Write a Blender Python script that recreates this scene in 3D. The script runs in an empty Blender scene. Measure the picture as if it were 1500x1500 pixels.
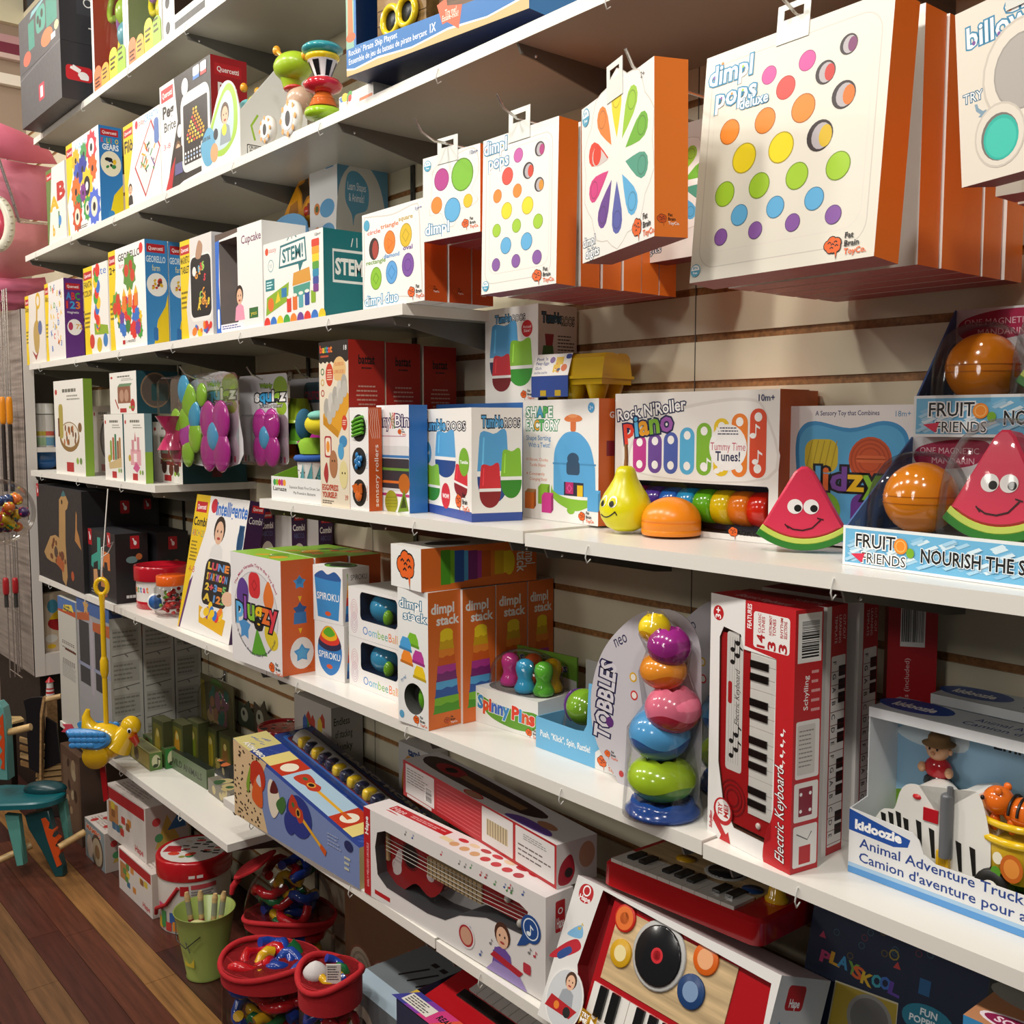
import bpy, math, random
from mathutils import Vector, Matrix
SC = bpy.context.scene
COL = SC.collection
PI = math.pi
# ---------------------------------------------------------------- camera, world, lights, exposure
CAMZ, WALLD = 1.75, 1.6
YAW, PITCH, FPX = math.radians(50.409), math.radians(4.877), 1500.0
cd = bpy.data.cameras.new('camera'); cam = bpy.data.objects.new('camera', cd); COL.objects.link(cam)
cd.sensor_width = 36; cd.lens = 36; cd.clip_start = .02
cam.location = (0, -WALLD, CAMZ); cam.rotation_euler = (PI/2-PITCH, 0, YAW)
SC.camera = cam
w = bpy.data.worlds.new('world'); SC.world = w; w.use_nodes = True
w.node_tree.nodes['Background'].inputs[0].default_value = (1, .96, .9, 1)
w.node_tree.nodes['Background'].inputs[1].default_value = .08
def area(x, y, z, s, e, col=(1, .95, .87), rx=0, ry=0):
    l = bpy.data.lights.new('ceiling_lamp', 'AREA'); l.size = s; l.energy = e; l.color = col; l.shape = 'DISK'
    o = bpy.data.objects.new('ceiling_lamp', l); COL.objects.link(o); o.location = (x, y, z); o.rotation_euler = (rx, ry, 0)
for i in range(6):
    area(-5.6+i*1.25, -1.9, 3.9, .25, 33, rx=math.radians(27))
for i in range(3):  # added fill lamps, low and far out, brightening the shelf fronts; no ceiling fittings
    area(-5.6+i*2.6, -4.2, 3.1, .6, 22, rx=math.radians(60))
vs = SC.view_settings; SC.display_settings.display_device = 'sRGB'
vs.view_transform = 'Standard'; vs.look = 'None'; vs.exposure = -0.17; vs.gamma = 1; vs.use_curve_mapping = False
# ---------------------------------------------------------------- pixel of the photograph -> point of the room
_h = Vector((-math.sin(YAW), math.cos(YAW), 0)); _r = Vector((math.cos(YAW), math.sin(YAW), 0)); _z = Vector((0, 0, 1))
_F = _h*math.cos(PITCH)-_z*math.sin(PITCH); _U = _h*math.sin(PITCH)+_z*math.cos(PITCH); _C = Vector((0, -WALLD, CAMZ))
def ray(u, v): return _F+_r*((u-750)/FPX)+_U*((750-v)/FPX)
def onz(u, v, z):
    d = ray(u, v); return _C+d*((z-_C.z)/d.z)
def ony(u, v, y):
    d = ray(u, v); return _C+d*((y-_C.y)/d.y)
def at(u, y, z):
    t = (u-750)/FPX; dy = y-_C.y; dz = z-_C.z
    x = (t*(dy*_F.y+dz*_F.z)-dy*_r.y)/(_r.x-t*_F.x)
    return Vector((x, y, z))
def ztop(p, v):
    s = (750-v)/FPX; x, dy = p.x, p.y-_C.y
    return _C.z+(s*(x*_F.x+dy*_F.y)-x*_U.x-dy*_U.y)/(_U.z-s*_F.z)
def proj(p):
    q = p-_C; k = q.dot(_F); return 750+FPX*q.dot(_r)/k, 750-FPX*q.dot(_U)/k
# ---------------------------------------------------------------- materials
MATS = {}
def lin(h):
    if len(h) == 3: h = ''.join(c*2 for c in h)
    r = []
    for i in (0, 2, 4):
        c = int(h[i:i+2], 16)/255
        r.append(c/12.92 if c <= .04045 else ((c+.055)/1.055)**2.4)
    return (*r, 1)
def mat(spec):
    if spec in MATS: return MATS[spec]
    hx, _, k = spec.partition(':')
    m = bpy.data.materials.new('mat_'+spec.replace(':', '_')); m.use_nodes = True
    nt = m.node_tree; N = nt.nodes; b = N['Principled BSDF']; L = nt.links.new
    c = lin(hx); b.inputs['Base Color'].default_value = c
    rough = {'': .42, 'g': .16, 's': .3, 'm': .28, 'f': .85, 'w': .38, 'x': .1, 'k': .5, 'l': .3, 'pl': .36}.get(k, .42)
    if k != 'x':
        tc = N.new('ShaderNodeTexCoord'); nz = N.new('ShaderNodeTexNoise'); nz.inputs['Scale'].default_value = {'f': 260, 'l': 30}.get(k, 45)
        nz.inputs['Detail'].default_value = 3
        mr = N.new('ShaderNodeMapRange'); mr.inputs['To Min'].default_value = rough*.85; mr.inputs['To Max'].default_value = rough*1.15
        L(tc.outputs['Object'], nz.inputs['Vector']); L(nz.outputs['Fac'], mr.inputs['Value']); L(mr.outputs['Result'], b.inputs['Roughness'])
        if k == 'f':
            bp = N.new('ShaderNodeBump'); bp.inputs['Strength'].default_value = .25; bp.inputs['Distance'].default_value = .002
            L(nz.outputs['Fac'], bp.inputs['Height']); L(bp.outputs['Normal'], b.inputs['Normal'])
        if k in 'wk' and k:                                   # wood grain / particle board
            mp = N.new('ShaderNodeMapping'); mp.inputs['Scale'].default_value = (1.2, 22, 22) if k == 'w' else (60, 60, 60)
            n2 = N.new('ShaderNodeTexNoise'); n2.inputs['Scale'].default_value = 3 if k == 'w' else 2; n2.inputs['Detail'].default_value = 6
            rp = N.new('ShaderNodeMapRange'); rp.inputs['From Min'].default_value = .25; rp.inputs['From Max'].default_value = .75
            rp.inputs['To Min'].default_value = .55; rp.inputs['To Max'].default_value = 1.35
            mx = N.new('ShaderNodeVectorMath'); mx.operation = 'SCALE'; mx.inputs[0].default_value = c[:3]
            L(tc.outputs['Object'], mp.inputs['Vector']); L(mp.outputs['Vector'], n2.inputs['Vector']); L(n2.outputs['Fac'], rp.inputs['Value'])
            L(rp.outputs['Result'], mx.inputs['Scale']); L(mx.outputs['Vector'], b.inputs['Base Color'])
    if k == 'm': b.inputs['Metallic'].default_value = .9
    if k == 'g': b.inputs['Coat Weight'].default_value = .4; b.inputs['Coat Roughness'].default_value = .06
    if k == 'x':                                              # clear packaging film
        tr = N.new('ShaderNodeBsdfTransparent'); tr.inputs[0].default_value = c
        gl = N.new('ShaderNodeBsdfGlossy'); gl.inputs['Roughness'].default_value = .07
        lw = N.new('ShaderNodeLayerWeight'); lw.inputs['Blend'].default_value = .12
        nz = N.new('ShaderNodeTexNoise'); nz.inputs['Scale'].default_value = 9; tc = N.new('ShaderNodeTexCoord')
        bp = N.new('ShaderNodeBump'); bp.inputs['Strength'].default_value = .35; bp.inputs['Distance'].default_value = .01
        mx = N.new('ShaderNodeMixShader'); ma = N.new('ShaderNodeMath'); ma.operation = 'MULTIPLY_ADD'; ma.inputs[1].default_value = .5; ma.inputs[2].default_value = .025
        L(tc.outputs['Object'], nz.inputs['Vector']); L(nz.outputs['Fac'], bp.inputs['Height']); L(bp.outputs['Normal'], gl.inputs['Normal'])
        L(lw.outputs['Fresnel'], ma.inputs[0]); L(ma.outputs[0], mx.inputs[0]); L(tr.outputs[0], mx.inputs[1]); L(gl.outputs[0], mx.inputs[2])
        L(mx.outputs[0], N['Material Output'].inputs['Surface'])
    MATS[spec] = m
    return m
# ---------------------------------------------------------------- lettering
_FONT = {}
def glyphs(s, off=0.0):
    k = (s, off)
    if k not in _FONT:
        cu = bpy.data.curves.new('lettering', 'FONT'); cu.body = s; cu.offset = off; cu.resolution_u = 2
        o = bpy.data.objects.new('lettering', cu); m = o.to_mesh()
        _FONT[k] = ([(v.co.x, v.co.y) for v in m.vertices], [tuple(p.vertices) for p in m.polygons])
        o.to_mesh_clear(); bpy.data.objects.remove(o); bpy.data.curves.remove(cu)
    return _FONT[k]
def twidth(s, off=0.0):
    v = glyphs(s, off)[0]; return (min(p[0] for p in v), max(p[0] for p in v)) if v else (0, .3)
def adv(c):
    a = twidth('|'+c+'|'); b = twidth('||'); return (a[1]-a[0])-(b[1]-b[0])
def rrect(x0, y0, x1, y1, r, n=5):
    if r <= 0: return [(x0, y0), (x1, y0), (x1, y1), (x0, y1)]
    P = []
    for cx, cy, a0 in ((x1-r, y0+r, -90), (x1-r, y1-r, 0), (x0+r, y1-r, 90), (x0+r, y0+r, 180)):
        for i in range(n+1):
            a = math.radians(a0+90*i/n); P.append((cx+r*math.cos(a), cy+r*math.sin(a)))
    return P
def ellp(cx, cy, rx, ry, n=24, a0=0.0, rot=0.0):
    cr, sr = math.cos(rot), math.sin(rot); P = []
    for i in range(n):
        a = a0+2*PI*i/n; x, y = rx*math.cos(a), ry*math.sin(a); P.append((cx+x*cr-y*sr, cy+x*sr+y*cr))
    return P
def spline(pts, k=6, closed=True):
    out = []; n = len(pts)
    for i in range(n if closed else n-1):
        g = lambda j: Vector(pts[j % n] if closed else pts[max(0, min(n-1, j))])
        p0, p1, p2, p3 = g(i-1), g(i), g(i+1), g(i+2)
        for j in range(k):
            t = j/k; out.append(tuple(.5*((2*p1)+(p2-p0)*t+(2*p0-5*p1+4*p2-p3)*t*t+(3*p1-p0-3*p2+p3)*t**3)))
    if not closed: out.append(tuple(pts[-1]))
    return out
# ---------------------------------------------------------------- mesh builder
class M:
    def __init__(s): s.v, s.f, s.m, s.sm, s.mats, s.T = [], [], [], [], [], Matrix()
    def mi(s, c):
        if c not in s.mats: s.mats.append(c)
        return s.mats.index(c)
    def add(s, V, Fs, c, smooth=False):
        o = len(s.v); k = s.mi(c); T = s.T
        s.v += [T @ Vector(p) for p in V]
        for f in Fs: s.f.append([o+i for i in f]); s.m.append(k); s.sm.append(smooth)
        return s
    def box(s, x0, y0, z0, x1, y1, z1, c, skip=''):
        V = [(x, y, z) for z in (z0, z1) for y in (y0, y1) for x in (x0, x1)]
        Fs = {'B': (0, 2, 3, 1), 'T': (4, 5, 7, 6), 'F': (0, 1, 5, 4), 'K': (2, 6, 7, 3), 'L': (0, 4, 6, 2), 'R': (1, 3, 7, 5)}
        return s.add(V, [f for k, f in Fs.items() if k not in skip], c)
    def prism(s, P, d, c, cs=None, bev=0.0, smooth=False):
        """polygon in local XY pushed along +Z by d; bev rounds the top rim"""
        n = len(P); V = [(x, y, 0) for x, y in P]+[(x, y, d-bev) for x, y in P]
        s.add(V, [tuple(range(n-1, -1, -1))], c)
        s.add(V, [(i, (i+1) % n, n+(i+1) % n, n+i) for i in range(n)], cs or c, smooth)
        if bev:
            cx = sum(p[0] for p in P)/n; cy = sum(p[1] for p in P)/n
            Q = []
            for i in range(n):
                a, b, e = Vector(P[i-1]), Vector(P[i]), Vector(P[(i+1) % n]); t = (e-a); nn = Vector((-t.y, t.x))
                nn = nn.normalized() if nn.length else Vector((cx-b.x, cy-b.y)).normalized()
                Q.append((b.x+nn.x*bev, b.y+nn.y*bev))
            V2 = [(x, y, d-bev) for x, y in P]+[(p[0]*.3+q[0]*.7, p[1]*.3+q[1]*.7, d-bev*.3) for p, q in zip(P, Q)]+[(x, y, d) for x, y in Q]
            s.add(V2, [(k*n+i, k*n+(i+1) % n, k*n+n+(i+1) % n, k*n+n+i) for k in (0, 1) for i in range(n)], c, True)
            s.add([(x, y, d) for x, y in Q], [tuple(range(n))], c)
        else: s.add([(x, y, d) for x, y in P], [tuple(range(n))], c)
        return s
    def lathe(s, prof, c, n=24, cx=0, cy=0, cz=0, sx=1, sy=1, smooth=True, wav=None):
        V = []
        for j, (r, z) in enumerate(prof):
            for i in range(n):
                a = 2*PI*i/n; zz = z+(wav(j, a) if wav else 0); V.append((cx+r*sx*math.cos(a), cy+r*sy*math.sin(a), cz+zz))
        k = len(prof); Fs = [(j*n+i, j*n+(i+1) % n, (j+1)*n+(i+1) % n, (j+1)*n+i) for j in range(k-1) for i in range(n)]
        s.add(V, Fs, c, smooth)
        if prof[0][0] > 1e-4: s.add(V[:n], [tuple(range(n-1, -1, -1))], c)
        if prof[-1][0] > 1e-4: s.add(V[-n:], [tuple(range(n))], c)
        return s
    def ball(s, cx, cy, cz, rx, ry, rz, c, n=20, m=12, e=1.0, z0=-1, z1=1):
        pw = lambda t: math.copysign(abs(t)**e, t); V = []
        a0, a1 = math.asin(z0), math.asin(z1)
        for j in range(m+1):
            la = a0+(a1-a0)*j/m; cl, sl = pw(math.cos(la)), pw(math.sin(la))
            for i in range(n):
                a = 2*PI*i/n; V.append((cx+rx*cl*pw(math.cos(a)), cy+ry*cl*pw(math.sin(a)), cz+rz*sl))
        s.add(V, [(j*n+i, j*n+(i+1) % n, (j+1)*n+(i+1) % n, (j+1)*n+i) for j in range(m) for i in range(n)], c, True)
        if z0 > -1: s.add(V[:n], [tuple(range(n-1, -1, -1))], c)
        if z1 < 1: s.add(V[-n:], [tuple(range(n))], c)
        return s
    def tube(s, pts, r, c, n=8, closed=False):
        pts = [Vector(p) for p in pts]; k = len(pts); V = []; up = None
        for j, p in enumerate(pts):
            a = pts[(j-1) % k] if (closed or j) else p; b = pts[(j+1) % k] if (closed or j < k-1) else p
            t = (b-a).normalized() if (b-a).length else Vector((0, 0, 1))
            if up is None: up = t.orthogonal().normalized()
            up = (up-t*up.dot(t)); up = up.normalized() if up.length > 1e-6 else t.orthogonal().normalized()
            q = t.cross(up); rr = r[j] if isinstance(r, (list, tuple)) else r
            for i in range(n):
                g = 2*PI*i/n; V.append(p+up*(rr*math.cos(g))+q*(rr*math.sin(g)))
        Fs = [(j*n+i, j*n+(i+1) % n, ((j+1) % k)*n+(i+1) % n, ((j+1) % k)*n+i) for j in range(k if closed else k-1) for i in range(n)]
        s.add(V, Fs, c, True)
        if not closed: s.add(V[:n], [tuple(range(n-1, -1, -1))], c); s.add(V[-n:], [tuple(range(n))], c)
        return s
    def cyl(s, cx, cy, z0, z1, r, c, n=20, r1=None): return s.lathe([(r, z0), (r1 if r1 is not None else r, z1)], c, n, cx, cy, smooth=True)
    def mesh(s, name):
        me = bpy.data.meshes.new(name); me.from_pydata(s.v, [], s.f)
        for c in s.mats: me.materials.append(mat(c))
        me.polygons.foreach_set('material_index', s.m); me.polygons.foreach_set('use_smooth', s.sm); me.update()
        return me
def link(name, me, parent=None, loc=None, rot=None):
    o = bpy.data.objects.new(name, me); COL.objects.link(o)
    if parent: o.parent = parent
    if loc is not None: o.location = loc
    if rot is not None: o.rotation_euler = rot
    return o
def tag(o, label, cat, group=None, kind=None):
    o['label'] = label; o['category'] = cat
    if group: o['group'] = group
    if kind: o['kind'] = kind
    return o
def struct(o, label=None):
    o['kind'] = 'structure'
    if label: o['label'] = label
    return o
def part(name, parent, m, loc=None, rot=None, label=None):
    o = link(name, m.mesh(name), parent, loc, rot)
    if label: o['label'] = label
    return o
def copytree(o, loc=None, rotz=None, label=None):
    c = o.copy(); COL.objects.link(c)
    for ch in o.children:
        d = ch.copy(); COL.objects.link(d); d.parent = c
        for g in ch.children:
            e = g.copy(); COL.objects.link(e); e.parent = d
    if loc is not None: c.location = loc
    if rotz is not None: c.rotation_euler.z = rotz
    if label: c['label'] = label
    return c
# ---------------------------------------------------------------- printing on flat faces (fractions of the face, 0..1 from its lower left)
class Face:
    def __init__(s, m, O, U, V, W, H): s.M, s.O, s.U, s.V, s.W, s.H = m, Vector(O), Vector(U), Vector(V), W, H; s.N = s.U.cross(s.V); s.k = 0
    def pt(s, a, b): return s.O+s.U*a+s.V*b+s.N*(s.k*.000014)
    def raw(s, P, Fs, c): s.k += 1; s.M.add([s.pt(a, b) for a, b in P], Fs, c); return s
    def poly(s, P, c): return s.raw(P, [tuple(range(len(P)))], c)          # metres
    def p(s, P, c): return s.poly([(x*s.W, y*s.H) for x, y in P], c)
    def sp(s, P, c): return s.p(spline(P, 5), c)
    def r(s, x0, y0, x1, y1, c, rad=0): return s.poly(rrect(x0*s.W, y0*s.H, x1*s.W, y1*s.H, rad*min(s.W, s.H)), c)
    def e(s, cx, cy, rx, ry, c, n=22, rot=0): return s.poly(ellp(cx*s.W, cy*s.H, rx*s.W, ry*s.H, n, 0, rot), c)
    def c(s, cx, cy, r, c, n=22): return s.poly(ellp(cx*s.W, cy*s.H, r*s.W, r*s.W, n), c)
    def ring(s, cx, cy, r, t, c, n=24, ry=None):
        ry = ry or r; A = ellp(cx*s.W, cy*s.H, r*s.W, ry*s.W, n); B = ellp(cx*s.W, cy*s.H, (r-t)*s.W, (ry-t)*s.W, n)
        return s.raw(A+B, [(i, (i+1) % n, n+(i+1) % n, n+i) for i in range(n)], c)
    def line(s, P, t, c):
        Q = [Vector((x*s.W, y*s.H)) for x, y in P]; V, Fs = [], []
        for j, q in enumerate(Q):
            d = Q[min(j+1, len(Q)-1)]-Q[max(j-1, 0)]; n = Vector((-d.y, d.x)).normalized()*(t*s.W/2); V += [tuple(q+n), tuple(q-n)]
        return s.raw(V, [(2*j, 2*j+1, 2*j+3, 2*j+2) for j in range(len(Q)-1)], c)
    def t(s, txt, x, y, h, c, w=None, al='l', ol=None, olw=.06, b=0.0, rot=0.0, sh=0.0, arc=None):
        """lettering: h = letter size as a share of the face height, w = fit to this share of the width, ol = outline colour; c may be a list (a colour per letter)"""
        up = abs(math.sin(rot)) > .7; x *= s.W; y *= s.H; k = h*(s.W if up else s.H)/.72; a, e = twidth(txt); sx = (w*(s.H if up else s.W)/(e-a)) if w else k
        off = {'l': -a, 'c': -(a+e)/2, 'r': -e}[al]; cr, sr = math.cos(rot), math.sin(rot)
        def tf(px, py, ox=0):
            X = (px+ox+off+sh*py)*sx; Y = py*k
            if arc:
                R = arc*s.W; g = X/abs(R); q = R+Y if R > 0 else -R-Y
                if R > 0: X, Y = q*math.sin(g), q*math.cos(g)-R
                else: X, Y = q*math.sin(g), R*-1-q*math.cos(g)
            return (x+X*cr-Y*sr, y+X*sr+Y*cr)
        if ol:
            P, Fs = glyphs(txt, olw); s.raw([tf(*q) for q in P], Fs, ol)
        if isinstance(c, str):
            P, Fs = glyphs(txt, b); s.raw([tf(*q) for q in P], Fs, c)
        else:
            o = 0
            for i, ch in enumerate(txt):
                if ch != ' ':
                    P, Fs = glyphs(ch, b); s.raw([tf(q[0], q[1], o) for q in P], Fs, c[i % len(c)]); s.k -= 1
                o += adv(ch)
            s.k += 1
        return s
    def lines(s, x0, y0, x1, y1, n, c, seed=1, f=.45, al='l'):
        R = random.Random(seed); h = (y1-y0)/n; P, Fs = [], []
        for i in range(n):
            y = y1-(i+1)*h+h*(1-f)/2; L = (x1-x0)*R.uniform(.72, 1); x = x0 if al == 'l' else (x0+x1-L)/2; e = x+L
            while x < e-.004:
                q = min(e, x+(x1-x0)*R.uniform(.08, .2)); k = len(P)
                P += [(x*s.W, y*s.H), (q*s.W, y*s.H), (q*s.W, (y+h*f)*s.H), (x*s.W, (y+h*f)*s.H)]; Fs.append((k, k+1, k+2, k+3)); x = q+(x1-x0)*.025
        return s.raw(P, Fs, c)
    def bar(s, x0, y0, x1, y1, horiz=False):
        s.r(x0, y0, x1, y1, 'f4f4f2'); R = random.Random(5); P, Fs = [], []; x = .05
        while x < .93:
            q = x+R.choice((.015, .03, .045)); k = len(P)
            for a, b in ((x, .12), (q, .12), (q, .95), (x, .95)):
                if horiz: a, b = b, a
                P.append(((x0+(x1-x0)*a)*s.W, (y0+(y1-y0)*b)*s.H))
            Fs.append((k, k+1, k+2, k+3)); x = q+R.choice((.015, .03))
        return s.raw(P, Fs, '151515')
    def blobs(s, x0, y0, x1, y1, n, cols, seed=1, r=.06):
        R = random.Random(seed)
        for i in range(n):
            k = R.uniform(.5, 1)*r; s.e(R.uniform(x0+r, x1-r), R.uniform(y0, y1), k, k*s.W/s.H*R.uniform(.6, 1.6), R.choice(cols), 9, R.uniform(0, 3))
        return s
    def brain(s, x, y, r, txt=True, dark=False, tw=None):
        """round orange brain emblem with three short words beside it"""
        W = s.W; o = '141414'
        for k, c in ((1.2, o), (1.0, 'e8641e' if not dark else 'd5581c')):
            for dx, dy, q in ((-.55, .1, .5), (-.1, .45, .52), (.45, .25, .55), (.1, -.1, .6), (.55, -.2, .42), (-.3, -.3, .4)):
                s.poly(ellp(x*W+dx*r*W, y*s.H+dy*r*W, q*r*W*k, q*r*W*k, 12), c)
            s.poly([(x*W+r*W*.2*k, y*s.H-r*W*.4), (x*W+r*W*.6, y*s.H-r*W*.4), (x*W+r*W*.5, y*s.H-r*W*1.25*k)], c)
        for a, b in ((-.4, .3), (0, .1), (.35, .35), (-.1, -.25), (.5, -.05)):
            s.line([(x+(a-.2)*r, y+b*r*W/s.H), (x+a*r, y+(b+.15)*r*W/s.H), (x+(a+.2)*r, y+b*r*W/s.H)], r*.13, o)
        if txt:
            h = r*.62*W/s.H; q = x+r*1.45
            s.t('Fat', q, y+h*1.0, h, '141414', b=.02); s.t('Brain', q, y-h*.35, h, '141414', b=.02); s.t('ToyCo.', q, y-h*1.7, h, 'fff' if dark else 'e8641e', b=.02)
        return s
    def kid(s, x, y, h, hair='3a2416', shirt='8a6fb0', skin='e2b596'):
        """small printed picture of a child, head and shoulders; h = share of the face height"""
        q = h*s.H; W = s.W; X, Y = x*W, y*s.H
        s.poly([(X-q*.33, Y), (X+q*.33, Y), (X+q*.25, Y+q*.38), (X+q*.1, Y+q*.46), (X-q*.1, Y+q*.46), (X-q*.25, Y+q*.38)], shirt)
        s.poly(ellp(X, Y+q*.74, q*.25, q*.27, 16), hair); s.poly(ellp(X, Y+q*.68, q*.19, q*.23, 16), skin)
        for d in (-.08, .08): s.poly(ellp(X+d*q, Y+q*.71, q*.025, q*.03, 8), '1c1410')
        s.poly(ellp(X, Y+q*.57, q*.075, q*.03, 8), 'a8403c'); return s
    def star(s, x, y, r, c, n=5, q=.5, rot=0):
        return s.poly([(x*s.W+s.W*(r if i % 2 == 0 else r*q)*math.sin(PI*i/n+rot), y*s.H+s.W*(r if i % 2 == 0 else r*q)*math.cos(PI*i/n+rot)) for i in range(2*n)], c)
    def note(s, x, y, h, c):
        q = h*s.H/s.W; s.e(x, y, q*.3, h*.22, c, 10); s.r(x+q*.22, y, x+q*.32, y+h*.9, c); return s.p([(x+q*.22, y+h*.9), (x+q*.65, y+h*.65), (x+q*.65, y+h*.5), (x+q*.22, y+h*.7)], c)
    def quv(s, u, v):
        d = ray(u, v); O = s.wO; N = s.wN; p = _C+d*((O-_C).dot(N)/d.dot(N))-O; return p.dot(s.wU)/s.W, p.dot(s.wV)/s.H
# ---------------------------------------------------------------- cartons
class Carton:
    """cardboard box standing at p0 (its front lower left corner), width w along rotz, depth d, height h"""
    def __init__(s, name, label, cat, p0, rz, w, d, h, col='f2f0ec', group=None, lean=0.0, cols=None, skip='', roll=0.0):
        s.name, s.label, s.cat, s.group = name, label, cat, group
        s.p0, s.rz, s.w, s.d, s.h, s.lean, s.roll = Vector(p0), rz, w, d, h, lean, roll; s.m = M(); s.col = col
        cc = cols or {}
        for k in 'BTFKLR':
            if k in skip: continue
            s.m.box(0, 0, 0, w, d, h, cc.get(k, col), skip=''.join(q for q in 'BTFKLR' if q != k))
        s.kids = []; s.faces = {}
    def face(s, k):
        if k in s.faces: return s.faces[k]
        w, d, h = s.w, s.d, s.h
        O, U, V, W, H = {'F': ((0, 0, 0), (1, 0, 0), (0, 0, 1), w, h), 'R': ((w, 0, 0), (0, 1, 0), (0, 0, 1), d, h), 'L': ((0, d, 0), (0, -1, 0), (0, 0, 1), d, h), 'T': ((0, 0, h), (1, 0, 0), (0, 1, 0), w, d)}[k]
        f = Face(s.m, O, U, V, W, H); R = s.rotm(); f.wO = s.p0+R @ f.O; f.wU = R @ f.U; f.wV = R @ f.V; f.wN = R @ f.N
        s.faces[k] = f; return f
    def rotm(s): return (Matrix.Rotation(s.rz, 3, 'Z') @ Matrix.Rotation(s.lean, 3, 'X') @ Matrix.Rotation(s.roll, 3, 'Y'))
    F = property(lambda s: s.face('F')); R = property(lambda s: s.face('R')); T = property(lambda s: s.face('T')); L = property(lambda s: s.face('L'))
    def window(s, k, shape, cx, cy, rx, ry, depth, c, cin, rad=.1):
        """replace a face (left out with skip=) by a panel with one opening and a cavity behind it"""
        f = s.face(k); W, H = f.W, f.H; X, Y, RX, RY = cx*W, cy*H, rx*W, ry*H
        inner = ellp(X, Y, RX, RY, 40) if shape == 'e' else rrect(X-RX, Y-RY, X+RX, Y+RY, rad*min(W, H), 6)
        if isinstance(shape, list): inner = [(x*W, y*H) for x, y in shape]; X = sum(p[0] for p in inner)/len(inner); Y = sum(p[1] for p in inner)/len(inner)
        def out(px, py):
            dx, dy = px-X, py-Y; t = min([(W-X)/dx if dx > 1e-9 else 1e9, -X/dx if dx < -1e-9 else 1e9, (H-Y)/dy if dy > 1e-9 else 1e9, -Y/dy if dy < -1e-9 else 1e9]); return (X+dx*t, Y+dy*t)
        n = len(inner); outer = [out(*p) for p in inner]; Fs = []; V = list(inner)+list(outer)
        for i in range(n):
            j = (i+1) % n; a, b = outer[i], outer[j]
            on = lambda p: ('L' if abs(p[0]) < 1e-7 else 'R' if abs(p[0]-W) < 1e-7 else 'B' if abs(p[1]) < 1e-7 else 'T')
            if on(a) != on(b):
                seq = 'BRTL'; cor = {'B': (W, 0), 'R': (W, H), 'T': (0, H), 'L': (0, 0)}; k = seq.index(on(a)); e_ = []
                while seq[k % 4] != on(b) and len(e_) < 3: V.append(cor[seq[k % 4]]); e_.append(len(V)-1); k += 1
                Fs.append((i, n+i, *e_, n+j, j)); continue
            Fs.append((i, n+i, n+j, j))
        s.m.add([f.O+f.U*a+f.V*b for a, b in V], Fs, c)
        I = [f.O+f.U*a+f.V*b for a, b in inner]; J = [p-f.N*depth for p in I]
        s.m.add(I+J, [(i, n+i, n+(i+1) % n, (i+1) % n) for i in range(n)], cin); s.m.add(J, [tuple(range(n))], cin)
        s.win = (f, inner)
        return f
    def film(s, name='clear_window', out=.0004):
        f, inner = s.win; m = M(); m.add([f.O+f.U*a+f.V*b+f.N*out for a, b in inner], [tuple(range(len(inner)))], 'f4f4f4:x'); s.kids.append((name, m, None)); return s
    def add(s, name, m, label=None): s.kids.append((name, m, label)); return s
    def tab(s, x=.5, hgt=.035, wd=.05):
        hgt *= .75
        """clear hang tab with a slot"""
        m = M(); X = x*s.w; y = .0015
        for a, b, c, d in ((X-wd/2, -.02, X+wd/2, hgt*.35), (X-wd/2, hgt*.35, X-wd*.3, hgt*.75), (X+wd*.3, hgt*.35, X+wd/2, hgt*.75), (X-wd/2, hgt*.75, X+wd/2, hgt)):
            m.box(a, -.0012, s.h+b, c, -.0004, s.h+d, 'e4e6e0:pl')
        s.kids.append(('hang_tab', m, 'translucent hang tab')); return s
    def done(s):
        o = link(s.name, s.m.mesh(s.name), None, s.p0, s.rotm().to_euler()); tag(o, s.label, s.cat, s.group)
        for n, m, l in s.kids: part(n, o, m, label=l)
        s.ob = o; return o
def carton(name, label, cat, u0, u1, vt, z, y0=-.34, y1=None, v0=None, v1=None, d=.08, u2=None, h=None, **kw):
    """box whose front lower corners stand at pixel columns u0, u1 on height z; vt = pixel row of its upper left corner"""
    y1 = y0 if y1 is None else y1
    p = onz(u0, v0, z) if v0 is not None else at(u0, y0, z); q = onz(u1, v1, z) if v1 is not None else at(u1, y1, z)
    ex = q-p; rz = math.atan2(ex.y, ex.x); w = ex.length; hh = h if h is not None else ztop(p, vt)-z
    if u2 is not None:                                          # depth from the pixel column of the back right edge
        ey = Vector((-math.sin(rz), math.cos(rz), 0)); t = (u2-750)/FPX; a = q-_C
        d = (t*a.dot(_F)-a.dot(_r))/(ey.dot(_r)-t*ey.dot(_F))
    return Carton(name, label, cat, p, rz, w, d, hh, **kw)
def yat(u, x, z):
    t = (u-750)/FPX; dz = z-_C.z; return _C.y+(t*dz*_F.z-x*(_r.x-t*_F.x))/(_r.y-t*_F.y)
def hang(name, label, cat, bl, br, tl, y0, y1=None, d=.05, **kw):
    """box hanging on a peg, from its lower left, lower right and upper left front corners"""
    p = ony(*bl, y0); q = onz(*br, p.z) if y1 is None else ony(*br, y1); e = q-p; rz = math.atan2(e.y, e.x); w = math.hypot(e.x, e.y)
    ex = Vector((math.cos(rz), math.sin(rz), 0)); ey = Vector((-ex.y, ex.x, 0)); dr = ray(*tl); t = (p-_C).dot(ex)/dr.dot(ex); v = _C+dr*t-p
    roll = -math.atan2(e.z, w)
    return Carton(name, label, cat, p, rz, w, d, v.length, lean=-math.atan2(v.dot(ey), v.z), roll=roll, **kw)
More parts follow.
